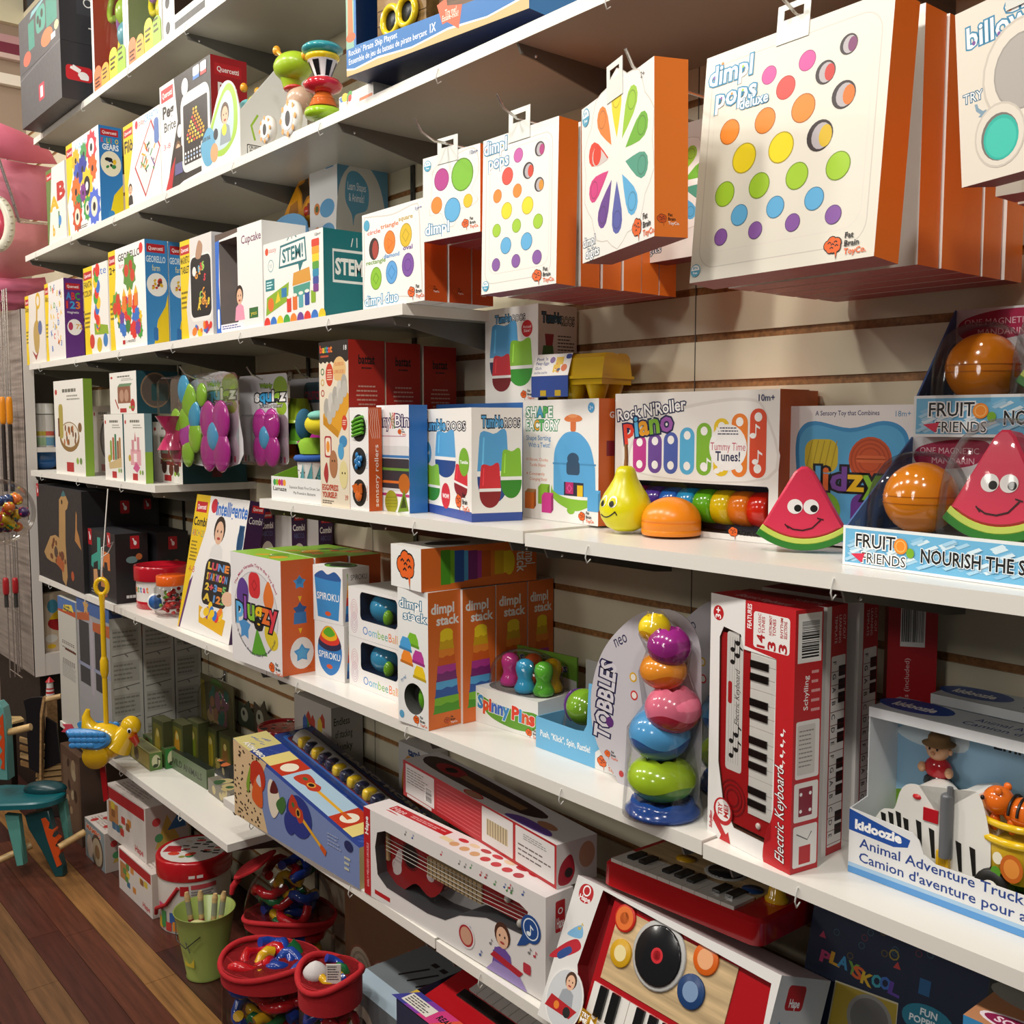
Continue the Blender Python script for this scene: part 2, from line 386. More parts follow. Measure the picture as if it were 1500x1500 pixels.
def peg(x, y, z, L, label, grp='wire peg hooks on the wall'):
    m = M(); m.tube([(0, .0, .02), (0, -.02, .0), (0, -L+.03, 0), (0, -L, .012), (0, -L-.016, .034)], .0026, 'd9d9d6:m', 8)
    m.box(-.012, -.006, -.012, .012, 0, .03, 'c8c8c4:m')
    return tag(link('peg_hook', m.mesh('peg_hook'), None, (x, y, z)), label, 'hook', grp)
ORD = ['front', 'second', 'third', 'fourth', 'fifth', 'sixth', 'seventh', 'eighth']
def bubs(f, z, L, ko=1.0):
    """printed round bubbles: (zoom x, zoom y, radius as share of width, colour)"""
    for a, b, r, c in L:
        x, y = f.quv(*z(a, b))
        rim = {'f3c': 'd9a'}.get(c)
        if c == 'hole':
            f.c(x, y, r, '3a2c2c'); f.e(x+r*.25, y-.0*r, r*.62, r*.8*f.W/f.H, 'b8aeb0', 16); continue
        if c.startswith('h'):
            f.c(x, y, r, '33282a'); f.e(x+r*.12, y-r*.05, r*.75, r*.85*f.W/f.H, 'b5aeb2', 16); f.e(x+r*.45, y-r*.1, r*.5, r*.72*f.W/f.H, c[1:], 16); continue
        k = lin(c)
        f.c(x, y, r*1.05, ''.join('%02x' % int(int(c[i:i+2], 16)*.72) for i in (0, 2, 4))); f.c(x, y, r*.97, c)
    return f
def zz(ox, oy, s): return lambda a, b: (ox+a*s, oy+b*s)
def frame_line(f, x0, y0, x1, y1, r, c='d2cdc6', t=.006):
    P = rrect(x0*f.W, y0*f.H, x1*f.W, y1*f.H, r*f.W, 6); Q = rrect(x0*f.W+t*f.W, y0*f.H+t*f.W, x1*f.W-t*f.W, y1*f.H-t*f.W, (r-t)*f.W, 6); n = len(P)
    f.raw(P+Q, [(i, (i+1) % n, n+(i+1) % n, n+i) for i in range(n)], c)
def tumbler(f, x, y, w, h, top, bot, rot=0):
    """printed egg-bottomed cup: x, y bottom centre; w, h as shares of the face"""
    W, H = f.W*w, f.H*h; X, Y = x*f.W, y*f.H; cr, sr = math.cos(rot), math.sin(rot)
    tf = lambda P: [(X+a*W*cr-b*H*sr, Y+a*W*sr+b*H*cr) for a, b in P]
    f.poly(tf([(-.5*math.cos(i*PI/14), .36-.36*math.sin(i*PI/14)**.85) for i in range(15)]), bot)
    f.poly(tf([(-.5, .43), (-.43, .88), (-.4, .94), (-.3, .965), (-.15, .95), (0, .925), (.12, .94), (.25, .985), (.36, .995), (.42, .96), (.44, .9), (.5, .43)]), top); f.poly(tf([(-.36, .5), (-.3, .5), (-.27, .88), (-.31, .88)]), ''.join('%02x' % min(255, int(int(top[i:i+2], 16)*1.15+14)) for i in (0, 2, 4)))
    f.poly(tf([(-.51, .36), (.51, .36), (.51, .43), (-.51, .43)]), 'f6f6f4')
DIM = ['fefefe']
def dimpl(f, txt, x, y, h, w=None, dots=1): f.t(txt, x, y, h, 'ffffff', w=w, ol='3d8fb8', olw=.075, b=.02); return f
def bpa(f, x, y, r):
    f.c(x, y, r, '4aa3c4'); f.c(x, y, r*.86, 'fdfdfd'); W = f.W
    f.poly([(x*W+r*.86*W*math.cos(math.radians(a)), y*f.H+r*.86*W*math.sin(math.radians(a))) for a in range(180, 361, 20)], '4aa3c4')
    f.t('BPA', x, y+r*.18*W/f.H, r*.42*W/f.H, '4aa3c4', al='c', b=.02); f.t('Free', x, y-r*.55*W/f.H, r*.36*W/f.H, 'ffffff', al='c', b=.02)
# ================================================================ the room
XL, XR = -6.05, 1.6
ZA, ZB, ZC, ZD, ZE, ZF2, ZF1 = 2.92, 2.47, 2.01, 1.55, 1.09, .632, .492
YF = -.36
# back wall: slatwall boards with particle-board grooves
m = M(); pitch = .0917; z0 = .170+CAMZ-.006
k0 = int(-z0/pitch)-1
for k in range(k0, 22):
    a = z0+k*pitch; lo, hi = max(a+.015, 0), a+pitch
    if hi <= 0: continue
    m.box(XL, 0, lo, XR, .03, hi, 'd9d0b6:s', skip='K')
    if a > -.01: m.box(XL, .005, max(a, 0), XR, .03, a+.015, '96693c:k', skip='KTB')
x = -1.36-1.22*5
while x < XR:
    m.box(x-.0012, -.0004, 0, x+.0012, .001, z0+22*pitch, '4a443c'); x += 1.22
struct(link('wall_back', m.mesh('wall_back')))
m = M(); m.box(XL-.1, -4.6, 0, XL, .03, 4.3, 'a39080:f')
for a, b, c in ((3.865, 4.3, 'e6e0c4'), (3.76, 3.8, 'c49aa0'), (3.705, 3.76, '7a2a44'), (3.68, 3.705, 'd8c0bc'), (3.545, 3.6, 'efe9e0')): m.box(XL, -4.6, a, XL+.04, 0, b, c)
struct(link('wall_left', m.mesh('wall_left')))
m = M(); m.box(XL-.1, -4.6, 4.3, XR, .03, 4.4, 'e9e4da'); struct(link('ceiling', m.mesh('ceiling')))
# plank floor
m = M(); ang = math.radians(.4); R = random.Random(11); pw = .1
pal = ['4a241c:w', '3e1f1a:w', '52291f:w', '45261e:w', '5a3022:w', '37221f:w']
m.T = Matrix.Translation((-3.0, -.428, 0)) @ Matrix.Rotation(ang, 4, 'Z')
for r in range(-40, 5):
    x = -6.5+R.uniform(-.9, 0)
    while x < 5.5:
        L = R.uniform(.75, 1.5); c = R.choice(pal)
        if r == -1: c = '8a6238:w'
        if r == -4 and -.9 < x+L/2 < .5: c = '6e4e32:w'
        if R.random() < .07: c = '63452f:w'
        m.box(x+.0008, r*pw+.0008, -.02, x+L-.0008, (r+1)*pw-.0008, 0, c, skip='B'); x += L
m.T = Matrix(); m.box(XL, -4.7, -.05, XR+.8, .4, -.004, '1a1210')
struct(link('floor', m.mesh('floor')))
# shelves, each with its brackets and price-strip clips
def shelf(u0, u1, z, label, t=.024, x0=None, x1=None, step=.61, ph=.12, clips=1, group='white wall shelves', col='e9e6df:s'):
    a = at(u0, YF, z).x if x0 is None else x0; b = at(u1, YF, z).x if x1 is None else x1
    m = M(); m.box(0, 0, -t, b-a, -YF-.001, 0, col, skip='B'); m.add([(0, 0, -t), (0, -YF-.001, -t), (b-a, -YF-.001, -t), (b-a, 0, -t)], [(0, 1, 2, 3)], 'a09d92:s')  # underside greyer than the white board: its shade is put into the colour
    o = tag(link('wall_shelf', m.mesh('wall_shelf'), None, (a, YF, z)), label, 'shelf', group)
    n = max(2, int((b-a)/step)+1)
    bm = M(); P = [(.004, 0), (.355, 0), (.355, -.075), (.30, -.07), (.05, -.022), (.012, -.018)]
    bm.T = Matrix(((0, 0, 1, 0), (1, 0, 0, 0), (0, 1, 0, 0), (0, 0, 0, 1)))
    bm.prism(P, .004, '66645e:s'); bm.T = Matrix(); bm.ball(.006, .045, -.016, .003, .003, .003, 'f0f0f0:m', 8, 6)
    me = bm.mesh('bracket')
    for i in range(n):
        x = ph*.4+(b-a-ph*.8)*i/(n-1); link('bracket', me, o, (x, 0, -t))
    if clips:
        cm = M(); cm.tube([(0, .006, -t-.008), (0, -.003, -t-.014), (0, -.007, -t-.004), (0, -.003, -t+.012), (0, -.0012, -t+.016)], .0013, 'd8d8d4:pl', 6)
        me = cm.mesh('clip')
        k = max(1, int((b-a)/.45))
        for i in range(k): link('sign_clip', me, o, ((i+.35)*(b-a)/k, 0, 0))
    return o
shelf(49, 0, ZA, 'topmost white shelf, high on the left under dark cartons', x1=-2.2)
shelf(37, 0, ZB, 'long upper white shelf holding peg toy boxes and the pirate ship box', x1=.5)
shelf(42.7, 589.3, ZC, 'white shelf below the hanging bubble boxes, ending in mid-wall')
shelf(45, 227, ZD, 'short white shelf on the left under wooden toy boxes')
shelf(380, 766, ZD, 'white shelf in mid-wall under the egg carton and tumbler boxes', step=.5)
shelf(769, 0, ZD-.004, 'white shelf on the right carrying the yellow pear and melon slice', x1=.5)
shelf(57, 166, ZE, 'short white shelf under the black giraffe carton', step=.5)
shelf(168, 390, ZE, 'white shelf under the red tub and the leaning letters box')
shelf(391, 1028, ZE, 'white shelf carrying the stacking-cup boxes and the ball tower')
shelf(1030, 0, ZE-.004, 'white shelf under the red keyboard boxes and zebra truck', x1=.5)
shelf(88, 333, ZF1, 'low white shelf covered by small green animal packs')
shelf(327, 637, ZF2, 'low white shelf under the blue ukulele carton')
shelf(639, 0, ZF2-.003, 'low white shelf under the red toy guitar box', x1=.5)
# slotted metal uprights behind the shelves
m = M()
m.box(-.008, -.006, 0, .008, 0, 3.1, '3a3833:s')
for i in range(60): m.box(-.002, -.0066, .05+i*.05, .002, -.006, .075+i*.05, '0c0c0c')
me = m.mesh('upright'); ups = []
for i, x in enumerate((-4.0, -2.95, -2.35)):
    tag(link('slotted_upright', me, None, (x, -.0005, 0)), 'dark slotted metal upright fixed to the slatted wall', 'shelf upright', 'slotted uprights on the wall')
# ================================================================ bubble boxes hanging on pegs, upper right
OR = 'ec7a26'
PK, RD, OG, YL, LM, BL, PU = 'd8509c', 'ee4a44', 'f58a28', 'f6dc1c', 'a4cf2e', '5fb0e0', '8655a4'
def hung_stack(c, n, step, words, grp, seed=3, gap=.012):
    """further copies of the box behind the front one on the same peg"""
    R = random.Random(seed); o = c.ob
    back = link('toy_box', c.plain.mesh('toy_box_back'), None)
    for i in range(1, n):
        k = back if i == 1 else back.copy()
        if i > 1: COL.objects.link(k)
        k.location = Vector(c.p0)+Vector((R.uniform(-.003, .003)+i*.0008, gap+i*step, 0)); k.rotation_euler = (R.uniform(-.006, .006), 0, R.uniform(-.004, .004))
        tag(k, '%s, %s from the front on its peg' % (words, ORD[i]), 'toy box', grp)
def plain(c, col='f0eee9', side=OR):
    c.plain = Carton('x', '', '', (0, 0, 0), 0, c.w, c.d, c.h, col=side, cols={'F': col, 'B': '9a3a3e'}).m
# --- largest box
z = zz(1000, 0, 1/3)
c = hang('toy_box', 'largest hanging white box printed with rainbow bubbles and four see-through holes', 'toy box', (1010, 415), (1280, 375), (1036, 86), -.40, d=.054,
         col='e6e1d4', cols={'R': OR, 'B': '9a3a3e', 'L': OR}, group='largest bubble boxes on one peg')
f = c.F
frame_line(f, .045, .055, .955, .95, .1, 'cfc8be', .005); frame_line(f, .075, .12, .925, .925, .09, 'e3ddd2', .006)
L = [(380, 330, .04, PK), (548, 266, .043, PK), (453, 385, .05, RD), (207, 580, .056, OG), (362, 530, .056, OG), (530, 475, .06, OG), (270, 695, .066, YL), (432, 648, .066, YL),
     (185, 853, .056, LM), (336, 815, .056, LM), (502, 773, .057, LM), (683, 728, .058, LM), (249, 945, .047, BL), (407, 910, .047, BL), (578, 873, .048, BL),
     (168, 1042, .038, PU), (319, 1012, .038, PU), (483, 978, .038, PU), (662, 943, .039, PU), (731, 193, .043, 'h7c3468'), (628, 317, .05, 'hc8342c'), (708, 415, .058, 'he07420'), (603, 595, .066, 'hd8b41a')]
bubs(f, z, L)
x, y = f.quv(*z(118, 385)); dimpl(f, 'dimpl', x, y, .085, w=.255)
for a, b, q in ((141, 345, PU), (178, 280, OG), (267, 292, LM)): f.c(*f.quv(*z(a, b)), .0065, q)
x, y = f.quv(*z(147, 478)); dimpl(f, 'pops', x+.0, y, .085, w=.235)
for a, b, q in ((172, 432, PU), (218, 412, OG), (266, 396, LM)): f.c(*f.quv(*z(a, b)), .0065, q)
x, y = f.quv(*z(252, 482)); dimpl(f, 'deluxe', x, y, .045, w=.16)
x, y = f.quv(*z(660, 1082)); f.brain(x, y, .04)
x, y = f.quv(*z(58, 1190)); bpa(f, x, y, .03)
c.tab(.5, .045, .055); plain(c); c.done(); DX = c
hung_stack(c, 6, .058, 'orange-sided largest bubble box', 'largest bubble boxes on one peg', 3, .035)
pk = c.p0.x+c.w*.5
peg(pk, 0, c.p0.z+c.h+.018, .40, 'wire peg carrying the largest bubble boxes')
# --- medium bubble box
z = zz(600, 150, .3)
c = hang('toy_box', 'hanging white box with four rows of small rainbow bubbles, above the tumbler box', 'toy box', (705, 432), (814.5, 415), (708, 207), -.37, d=.047,
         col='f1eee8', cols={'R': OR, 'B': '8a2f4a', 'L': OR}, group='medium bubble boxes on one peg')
f = c.F
frame_line(f, .05, .06, .93, .93, .1, 'c9c3ba', .006); frame_line(f, .1, .12, .9, .9, .1, 'ddd7cd', .005)
L = [(531, 258, .06, 'c85aa8'), (478, 360, .073, 'ea4a3a'), (429, 458, .057, OG), (526, 431, .057, OG), (474, 529, .07, YL), (576, 503, .072, YL), (425, 626, .056, LM), (522, 602, .057, LM), (627, 580, .06, LM),
     (470, 699, .07, BL), (571, 678, .072, BL), (422, 793, .055, PU), (519, 774, .056, PU), (622, 755, .058, PU), (636, 226, .062, 'hb0307a'), (580, 332, .07, 'hd23a1c'), (633, 400, .06, 'hd89018')]
bubs(f, z, L)
x, y = f.quv(*z(366, 262)); dimpl(f, 'dimpl', x, y, .085, w=.31); x, y = f.quv(*z(388, 330)); dimpl(f, 'pops', x, y, .08, w=.27)
for a, b, q in ((377, 232, OG), (408, 215, PU), (455, 210, YL), (402, 295, OG), (432, 290, PU), (462, 280, LM)): f.c(*f.quv(*z(a, b)), .0065, q)
x, y = f.quv(*z(622, 848)); f.brain(x, y, .055); x, y = f.quv(*z(372, 898)); bpa(f, x, y, .045)
c.tab(.5, .05, .06); plain(c); c.done()
hung_stack(c, 6, .0515, 'orange-sided medium bubble box', 'medium bubble boxes on one peg', 8)
peg(c.p0.x+c.w*.5, 0, c.p0.z+c.h+.018, .40, 'wire peg carrying the medium bubble boxes')
# --- small five bubble box
c = hang('toy_box', 'small hanging white box with five large bubbles, left of the hanging boxes', 'toy box', (620, 355), (703.5, 339), (619.5, 233), -.375, d=.05,
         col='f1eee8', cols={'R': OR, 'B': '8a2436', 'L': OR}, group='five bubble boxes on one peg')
f = c.F; W = f.W
sp = [(.16, .62), (.2, .85), (.5, .93), (.9, .97), (.98, .7), (.86, .5), (.97, .37), (.8, .3), (.66, .3), (.55, .12), (.4, .16), (.32, .3), (.12, .3), (.14, .45)]
f.sp(sp, 'd9d3c9'); f.sp([(.5+(a-.5)*.97, .55+(b-.55)*.97) for a, b in sp], 'f4f1eb')
bubs(f, z, [(156, 377, .125, 'b8388c'), (257, 352, .18, '7fc02c'), (132, 503, .095, OG), (209, 525, .135, BL), (285, 480, .075, 'f0c41a')])
x, y = f.quv(*z(78, 650)); dimpl(f, 'dimpl', x, y, .13, w=.42)
x, y = f.quv(*z(272, 593)); f.brain(x, y, .055); x, y = f.quv(*z(88, 312)); bpa(f, x, y, .065); f.t('10m+', .83, .9, .05, '2b4a8a', w=.13)
c.tab(.45, .04, .06); plain(c); c.done()
hung_stack(c, 3, .052, 'orange-sided small five bubble box', 'five bubble boxes on one peg', 4)
peg(c.p0.x+c.w*.45, 0, c.p0.z+c.h+.016, .43, 'wire peg carrying the small five bubble boxes')
# --- petals box and the one behind it
def petals(f, cx, cy, R, dark=1.0):
    cols = ['f4d91c', '9ccb2c', '6fb42c', '4e9f86', '58b0e0', '5560ae', '6a3f94', 'd83a84', 'e2402c', 'f08432']
    W, H = f.W, f.H
    P = []
    for i in range(40):
        a = 2*PI*i/40; q = R*1.2*(1+.05*math.cos(a*10)); P.append((cx+q*math.sin(a)*.98, cy+q*math.cos(a)*W/H))
    f.p(P, 'd0cac0'); f.p([(cx+(a-cx)*.985, cy+(b-cy)*.985) for a, b in P], 'f3f0ea')
    for i, c in enumerate(cols):
        a = 2*PI*i/10; s, co = math.sin(a), math.cos(a); Q = []
        for t, q in ((.3, .0), (.5, .055), (.72, .105), (.88, .115), (.98, .085), (1.03, .03), (1.03, -.03), (.98, -.085), (.88, -.115), (.72, -.105), (.5, -.055)):
            Q.append((cx+R*(t*s+q*1.5*co), cy+R*(t*co-q*1.5*s)*W/H))
        f.p(Q, c)
        if i == 8: f.p([((p[0]-cx)*.8+cx-.03, (p[1]-cy)*.8+cy) for p in Q], 'd8ccc8'); f.c(cx+R*.72*s, cy+R*.72*co*W/H, .06, 'e03820')
        else: f.ring(cx+R*.84*s, cy+R*.84*co*W/H, .055, .008, ''.join('%02x' % int(int(c[j:j+2], 16)*.8) for j in (0, 2, 4)), 14)
z = zz(600, 150, .3)
c = hang('toy_box', 'hanging white box with a wheel of rainbow petals, nearer of the two', 'toy box', (853.5, 386), (958.5, 346), (852, 161), -.44, d=.052,
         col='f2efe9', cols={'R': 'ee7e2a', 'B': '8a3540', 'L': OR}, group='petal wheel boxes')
f = c.F; petals(f, .52, .55, .41)
x, y = f.quv(*z(848, 712)); f.t('dimpl', x, y, .06, 'ffffff', ol='35586e', olw=.07, b=.02, w=.19); x, y = f.quv(*z(860, 765)); f.t('digits', x, y, .06, 'ffffff', ol='35586e', olw=.07, b=.02, w=.21)
x, y = f.quv(*z(1110, 615)); f.brain(x, y, .055); x, y = f.quv(*z(862, 75)); bpa(f, x, y, .055); f.t('2+', .84, .93, .035, '333')
c.R.brain(.22, .1, .13, dark=True); c.tab(.5, .045, .055); c.done()
p = ony(935, 388, -.13); q = ony(1040, 371, -.13)
c2 = Carton('toy_box', 'dim white petal wheel box, hanging behind and right of the nearer one', 'toy box', p, 0, (q-p).length, .05, c.h, col='e9e6e0', cols={'R': OR, 'B': '6a2530'}, group='petal wheel boxes')
petals(c2.F, .52, .55, .43); c2.F.t('dimpl', .05, .16, .06, 'ffffff', ol='35586e', olw=.07, w=.24); c2.F.t('digits', .05, .07, .06, 'ffffff', ol='35586e', olw=.07, w=.28); c2.tab(.5, .045, .055); c2.done()
peg(c.p0.x+c.w*.5, 0, c.p0.z+c.h+.018, .46, 'wire peg carrying the nearer petal wheel box')
peg(c2.p0.x+c2.w*.5, 0, c2.p0.z+c2.h+.018, .16, 'wire peg carrying the petal wheel box behind')
# --- silver dome box at the right edge
z = zz(1000, 0, 1/3)
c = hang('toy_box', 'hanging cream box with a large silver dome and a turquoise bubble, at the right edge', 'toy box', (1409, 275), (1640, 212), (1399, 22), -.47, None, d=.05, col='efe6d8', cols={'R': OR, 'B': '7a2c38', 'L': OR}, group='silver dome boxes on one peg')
f = c.F; q = lambda a, b: f.quv(*z(a, b))
x, y = q(1420, 62); dimpl(f, 'dimpl', x, y, .11, w=.42); x, y = q(1252, 218); dimpl(f, 'billow', x, y, .12, w=.42)
for a, b, k in ((1280, 190, PU), (1390, 148, PU), (1440, 38, OG)): f.c(*q(a, b), .012, k)
x, y = q(1235, 462); f.t('TRY ME', x, y, .055, 'ffffff', ol='4a7a98', olw=.07, w=.26)
P = [q(1283, 460), q(1290, 490), q(1310, 503), q(1300, 515), q(1335, 515), q(1335, 480), q(1320, 488), q(1300, 475), q(1295, 458)]; f.p(P, '8aa8bc')
x, y = q(1500, 305); f.c(x, y, .28, 'd6cec2'); f.c(x, y, .265, 'eee6d9'); f.c(x, y, .2, 'a8a29c'); f.c(x, y, .19, 'b9b4ae')
x, y = q(1393, 592); f.c(x, y, .175, 'd6cec2'); f.c(x, y, .163, 'ece4d7'); f.c(x, y-.01, .128, '7e7872'); f.c(x+.008, y-.016, .12, '2fbfae'); f.c(x+.008, y-.02, .105, '45d0bc')
x, y = q(1720, 560); f.c(x, y, .15, 'd07ac0')
c.tab(.5, .045, .055); plain(c, 'efe6d8'); c.done()
hung_stack(c, 6, .062, 'orange-sided silver dome box', 'silver dome boxes on one peg', 6)
peg(c.p0.x+c.w*.5, 0, c.p0.z+c.h+.018, .5, 'wire peg carrying the silver dome boxes')
# ================================================================ middle shelf, right half
zD = ZD+.0005
RED, ORG = 'c0341c', 'd8692a'
# rainbow roller piano box with a window
c = carton('piano_box', 'wide white box with a rainbow piano printed over a window of coloured rollers', 'toy box', 900, 1138, 577, zD-.004, y0=-.158, y1=-.152, d=.085, col='f2f0ec', skip='F', cols={'R': ORG, 'L': ORG, 'T': 'f2f0ec'})
f = c.window('F', 'r', .495, .205, .455, .165, .075, 'f2f0ec', '2a2026', .02)
z = zz(660, 420, .3); q = lambda a, b: f.quv(*z(a, b))
f.sp([(.15, .42), (.13, .7), (.2, .78), (.45, .9), (.8, .95), (.93, .85), (.95, .42)], 'e4e0dc'); f.sp([(.16, .43), (.15, .7), (.22, .77), (.46, .88), (.8, .93), (.92, .84), (.935, .43)], 'f6f4f1')
cols = ['c03a8e', '6e4a9e', '4e62b4', '58b4e4', '84bd34', 'f0cc24', 'f0852c', 'e2502c']
for i, k in enumerate(cols):
    x0 = .125+i*.1025; x1 = x0+.09; top = .66+i*.031 if i > 2 else .70+.01*i
    f.poly(rrect(x0*f.W, .425*f.H, x1*f.W, top*f.H, .042*f.W), k); f.c((x0+x1)/2, .485, .021, 'fbfbfa'); f.c((x0+x1)/2, top-.055, .021, 'fbfbfa')
f.t('Rock N\'Roller', .02, .80, .085, 'ffffff', ol='1e2350', olw=.09, w=.45, b=.02, rot=.12)
f.t('piano', .07, .675, .15, ['e2402c', '58b4e4', 'e8a020', '84bd34', 'a05ab0'], ol='1e2350', olw=.09, w=.32, rot=.13, b=.03)
f.c(.72, .62, .108, 'fbfafa'); f.lines(.66, .70, .78, .76, 3, '3a3a5a', 4, .4, 'c'); f.t('Tummy Time', .72, .60, .055, 'c03a5a', w=.2, al='c'); f.t('Tunes!', .72, .53, .065, '1e2350', w=.14, al='c', b=.02)
for a, b in ((.585, .47), (.66, .46), (.64, .68), (.86, .7), (.875, .53)): f.note(a, b, .085, 'ffffff')
f.t('10m+', .93, .925, .045, '2b3a6a', w=.085, al='c', b=.01); f.t('Fat Brain', .80, .04, .035, '141414', w=.13, b=.02); f.brain(.76, .055, .025, txt=False); f.t('Melodic Rainbow Rollers', .1, .04, .025, '333', w=.3)
m = M(); kx = .06*c.w
m.box(kx, .04, .045*c.h, .93*c.w, .07, .36*c.h, '2c2c50'); c.add('toy_frame', m)
pk = c
c.film(); o = c.done()
rp = link('roller_keyboard', None, o); n = 8
for i, k in enumerate(['c8289a', '5a3aa6', '2a6ed0', '28a8e8', '6cc41e', 'f4d010', 'f8821a', 'e8280e']):
    m = M(); w1 = .86*c.w/n; m.T = Matrix.Translation((kx+i*w1, .036, .205*c.h)) @ Matrix.Rotation(PI/2, 4, 'Y')
    m.lathe([(.010, 0), (.03, .001), (.034, .004), (.035, w1*.5), (.034, w1-.005), (.03, w1-.001), (.01, w1)], k+':g', 22, sx=.92, sy=.9)
    part('roller', rp, m)
c2 = Carton('piano_box', 'orange end of a piano box standing behind the piano box, against the wall', 'toy box', (at(1190, -.015, zD).x-.36, -.06, zD-.004), 0, .36, .052, ztop(at(1190, -.05, zD), 568)-zD, col=ORG, cols={'F': 'f2f0ec'}); c2.done()
# shape sorter box
c = carton('shape_sorter_box', 'white box picturing a blue domed shape sorter with orange handle', 'toy box', 766, 876, 587, zD, v0=757, v1=771, u2=899, col='f1eeea', cols={'R': ORG, 'L': ORG, 'T': 'c8d080'})
f = c.F
for t_, y, wd in (('SHAPE', .86, .36), ('FACTORY', .75, .45)): f.t(t_, .05, y, .085, ['ffffff', 'ffffff', 'f0a030' if y < .8 else '4a9ad0', '5cb85c', 'ffffff', 'ffffff', 'ffffff'], ol='2f8a5a', olw=.09, w=wd, b=.02)
f.t('Shape Sorting', .05, .665, .042, '3a86c0', w=.34, b=.01); f.t('With a Twist!', .08, .605, .042, '3a86c0', w=.3, b=.01)
f.t('10 Vibrant, Chunky,', .05, .49, .026, 'd86a2a', w=.31); f.t('Tactile Shapes', .1, .445, .026, 'd86a2a', w=.22); f.t('4 Constantly', .05, .37, .026, 'd86a2a', w=.26); f.t('Changing Slots!', .1, .325, .026, 'd86a2a', w=.24)
f.poly([(.43*f.W, .22*f.H)]+[(a*f.W, b*f.H) for a, b in spline([(.43, .45), (.45, .6), (.55, .71), (.66, .74), (.78, .72), (.9, .62), (.96, .45)], 4, False)]+[(.97*f.W, .22*f.H)], '5aa8de')
f.r(.42, .47, .97, .485, '4890c4'); f.r(.6, .39, .77, .5, '35506e', .03); f.e(.685, .52, .075, .05, '35506e'); f.r(.57, .22, .82, .33, '2e2a3e'); f.r(.59, .235, .69, .33, 'b8286a'); f.r(.74, .22, .81, .31, 'e8c020'); f.ring(.64, .28, .035, .01, 'e060a0', 4)
f.sp([(.4, .22), (.41, .3), (.43, .25), (.6, .2), (.9, .2), (.97, .27), (.99, .19), (.85, .13), (.7, .1), (.5, .15)], '86bc34'); f.e(.66, .1, .05, .03, '86bc34')
f.r(.65, .74, .72, .83, 'd87038', .02); f.sp([(.57, .84), (.62, .87), (.75, .87), (.8, .84), (.75, .82), (.62, .82)], 'e07c40'); f.e(.68, .865, .06, .015, 'ee9a60')
for x0, y0, k in ((.03, .08, 'e0762c'), (.22, .13, '88b834'), (.27, .06, 'cc3a8c'), (.87, .11, '5aa8de')): f.r(x0, y0, x0+.13, y0+.14, k); f.p([(x0, y0+.14), (x0+.13, y0+.14), (x0+.16, y0+.17), (x0+.04, y0+.17)], 'b08a5a' if k == 'e0762c' else k); f.p([(x0+.13, y0), (x0+.16, y0+.03), (x0+.16, y0+.17), (x0+.13, y0+.14)], ''.join('%02x' % int(int(k[j:j+2], 16)*.75) for j in (0, 2, 4)))
f.c(.91, .93, .04, '4a9ad0'); f.t('2+', .91, .915, .03, 'fff', al='c'); f.brain(.8, .06, .038)
c.R.t('G', .7, .85, .05, 'fff', b=.03); c.R.r(.5, .55, 1, .67, '8a2436'); c.done()
SF = c
# cornered tumbler box at the shelf front
def roos(f, x, y, h, w, dark=False): f.t('Tumble', x, y, h, '5aaade' if not dark else '2c5a74', ol='0e1428', olw=.1, w=w*.52, b=.03); f.t('ROOS', x+w*.56, y, h*.8, 'ffffff' if not dark else 'c8c4c0', ol='0e1428', olw=.09, w=w*.38, b=.0)
p0, p1 = onz(616, 747, zD), onz(691, 765, zD)
c = carton('tumbler_box', 'white tumbler cup box set corner-on at the shelf front, blue stripe along its base', 'toy box', 616, 691, 600, zD, v0=747, v1=765, u2=765, col='f1efea', cols={'T': 'f1efea'}, group='tumbler cup boxes')
f = c.F; f.r(0, 0, 1, .085, '3550a0'); roos(f, .07, .80, .1, .88)
tumbler(f, .52, .36, .4, .45, '5aa8de', '2a4a8c'); tumbler(f, .25, .12, .33, .36, '8cc63c', '3a8c2c'); tumbler(f, .8, .2, .24, .3, 'd8303c', '8c1c24', -.12)
f.c(.17, .58, .075, '4a9ac8'); f.t('Nest!', .17, .565, .035, 'fff', al='c', b=.03); f.c(.87, .52, .09, '7ab52e'); f.t('Tumble', .87, .505, .03, 'fff', al='c', w=.14, b=.03); f.c(.53, .19, .085, 'd02a34'); f.t('WOW!', .53, .17, .04, 'fff', al='c', b=.03); f.brain(.77, .16, .05)
g = c.R; g.r(0, 0, 1, .075, '3550a0'); roos(g, .2, .83, .1, .8); tumbler(g, .42, .16, .62, .66, '5aa8de', '2a4a8c'); tumbler(g, .78, .2, .42, .45, '8cc63c', '3a8c2c'); tumbler(g, .36, .12, .42, .4, 'd8303c', '8c1c24'); c.done()
TR = c
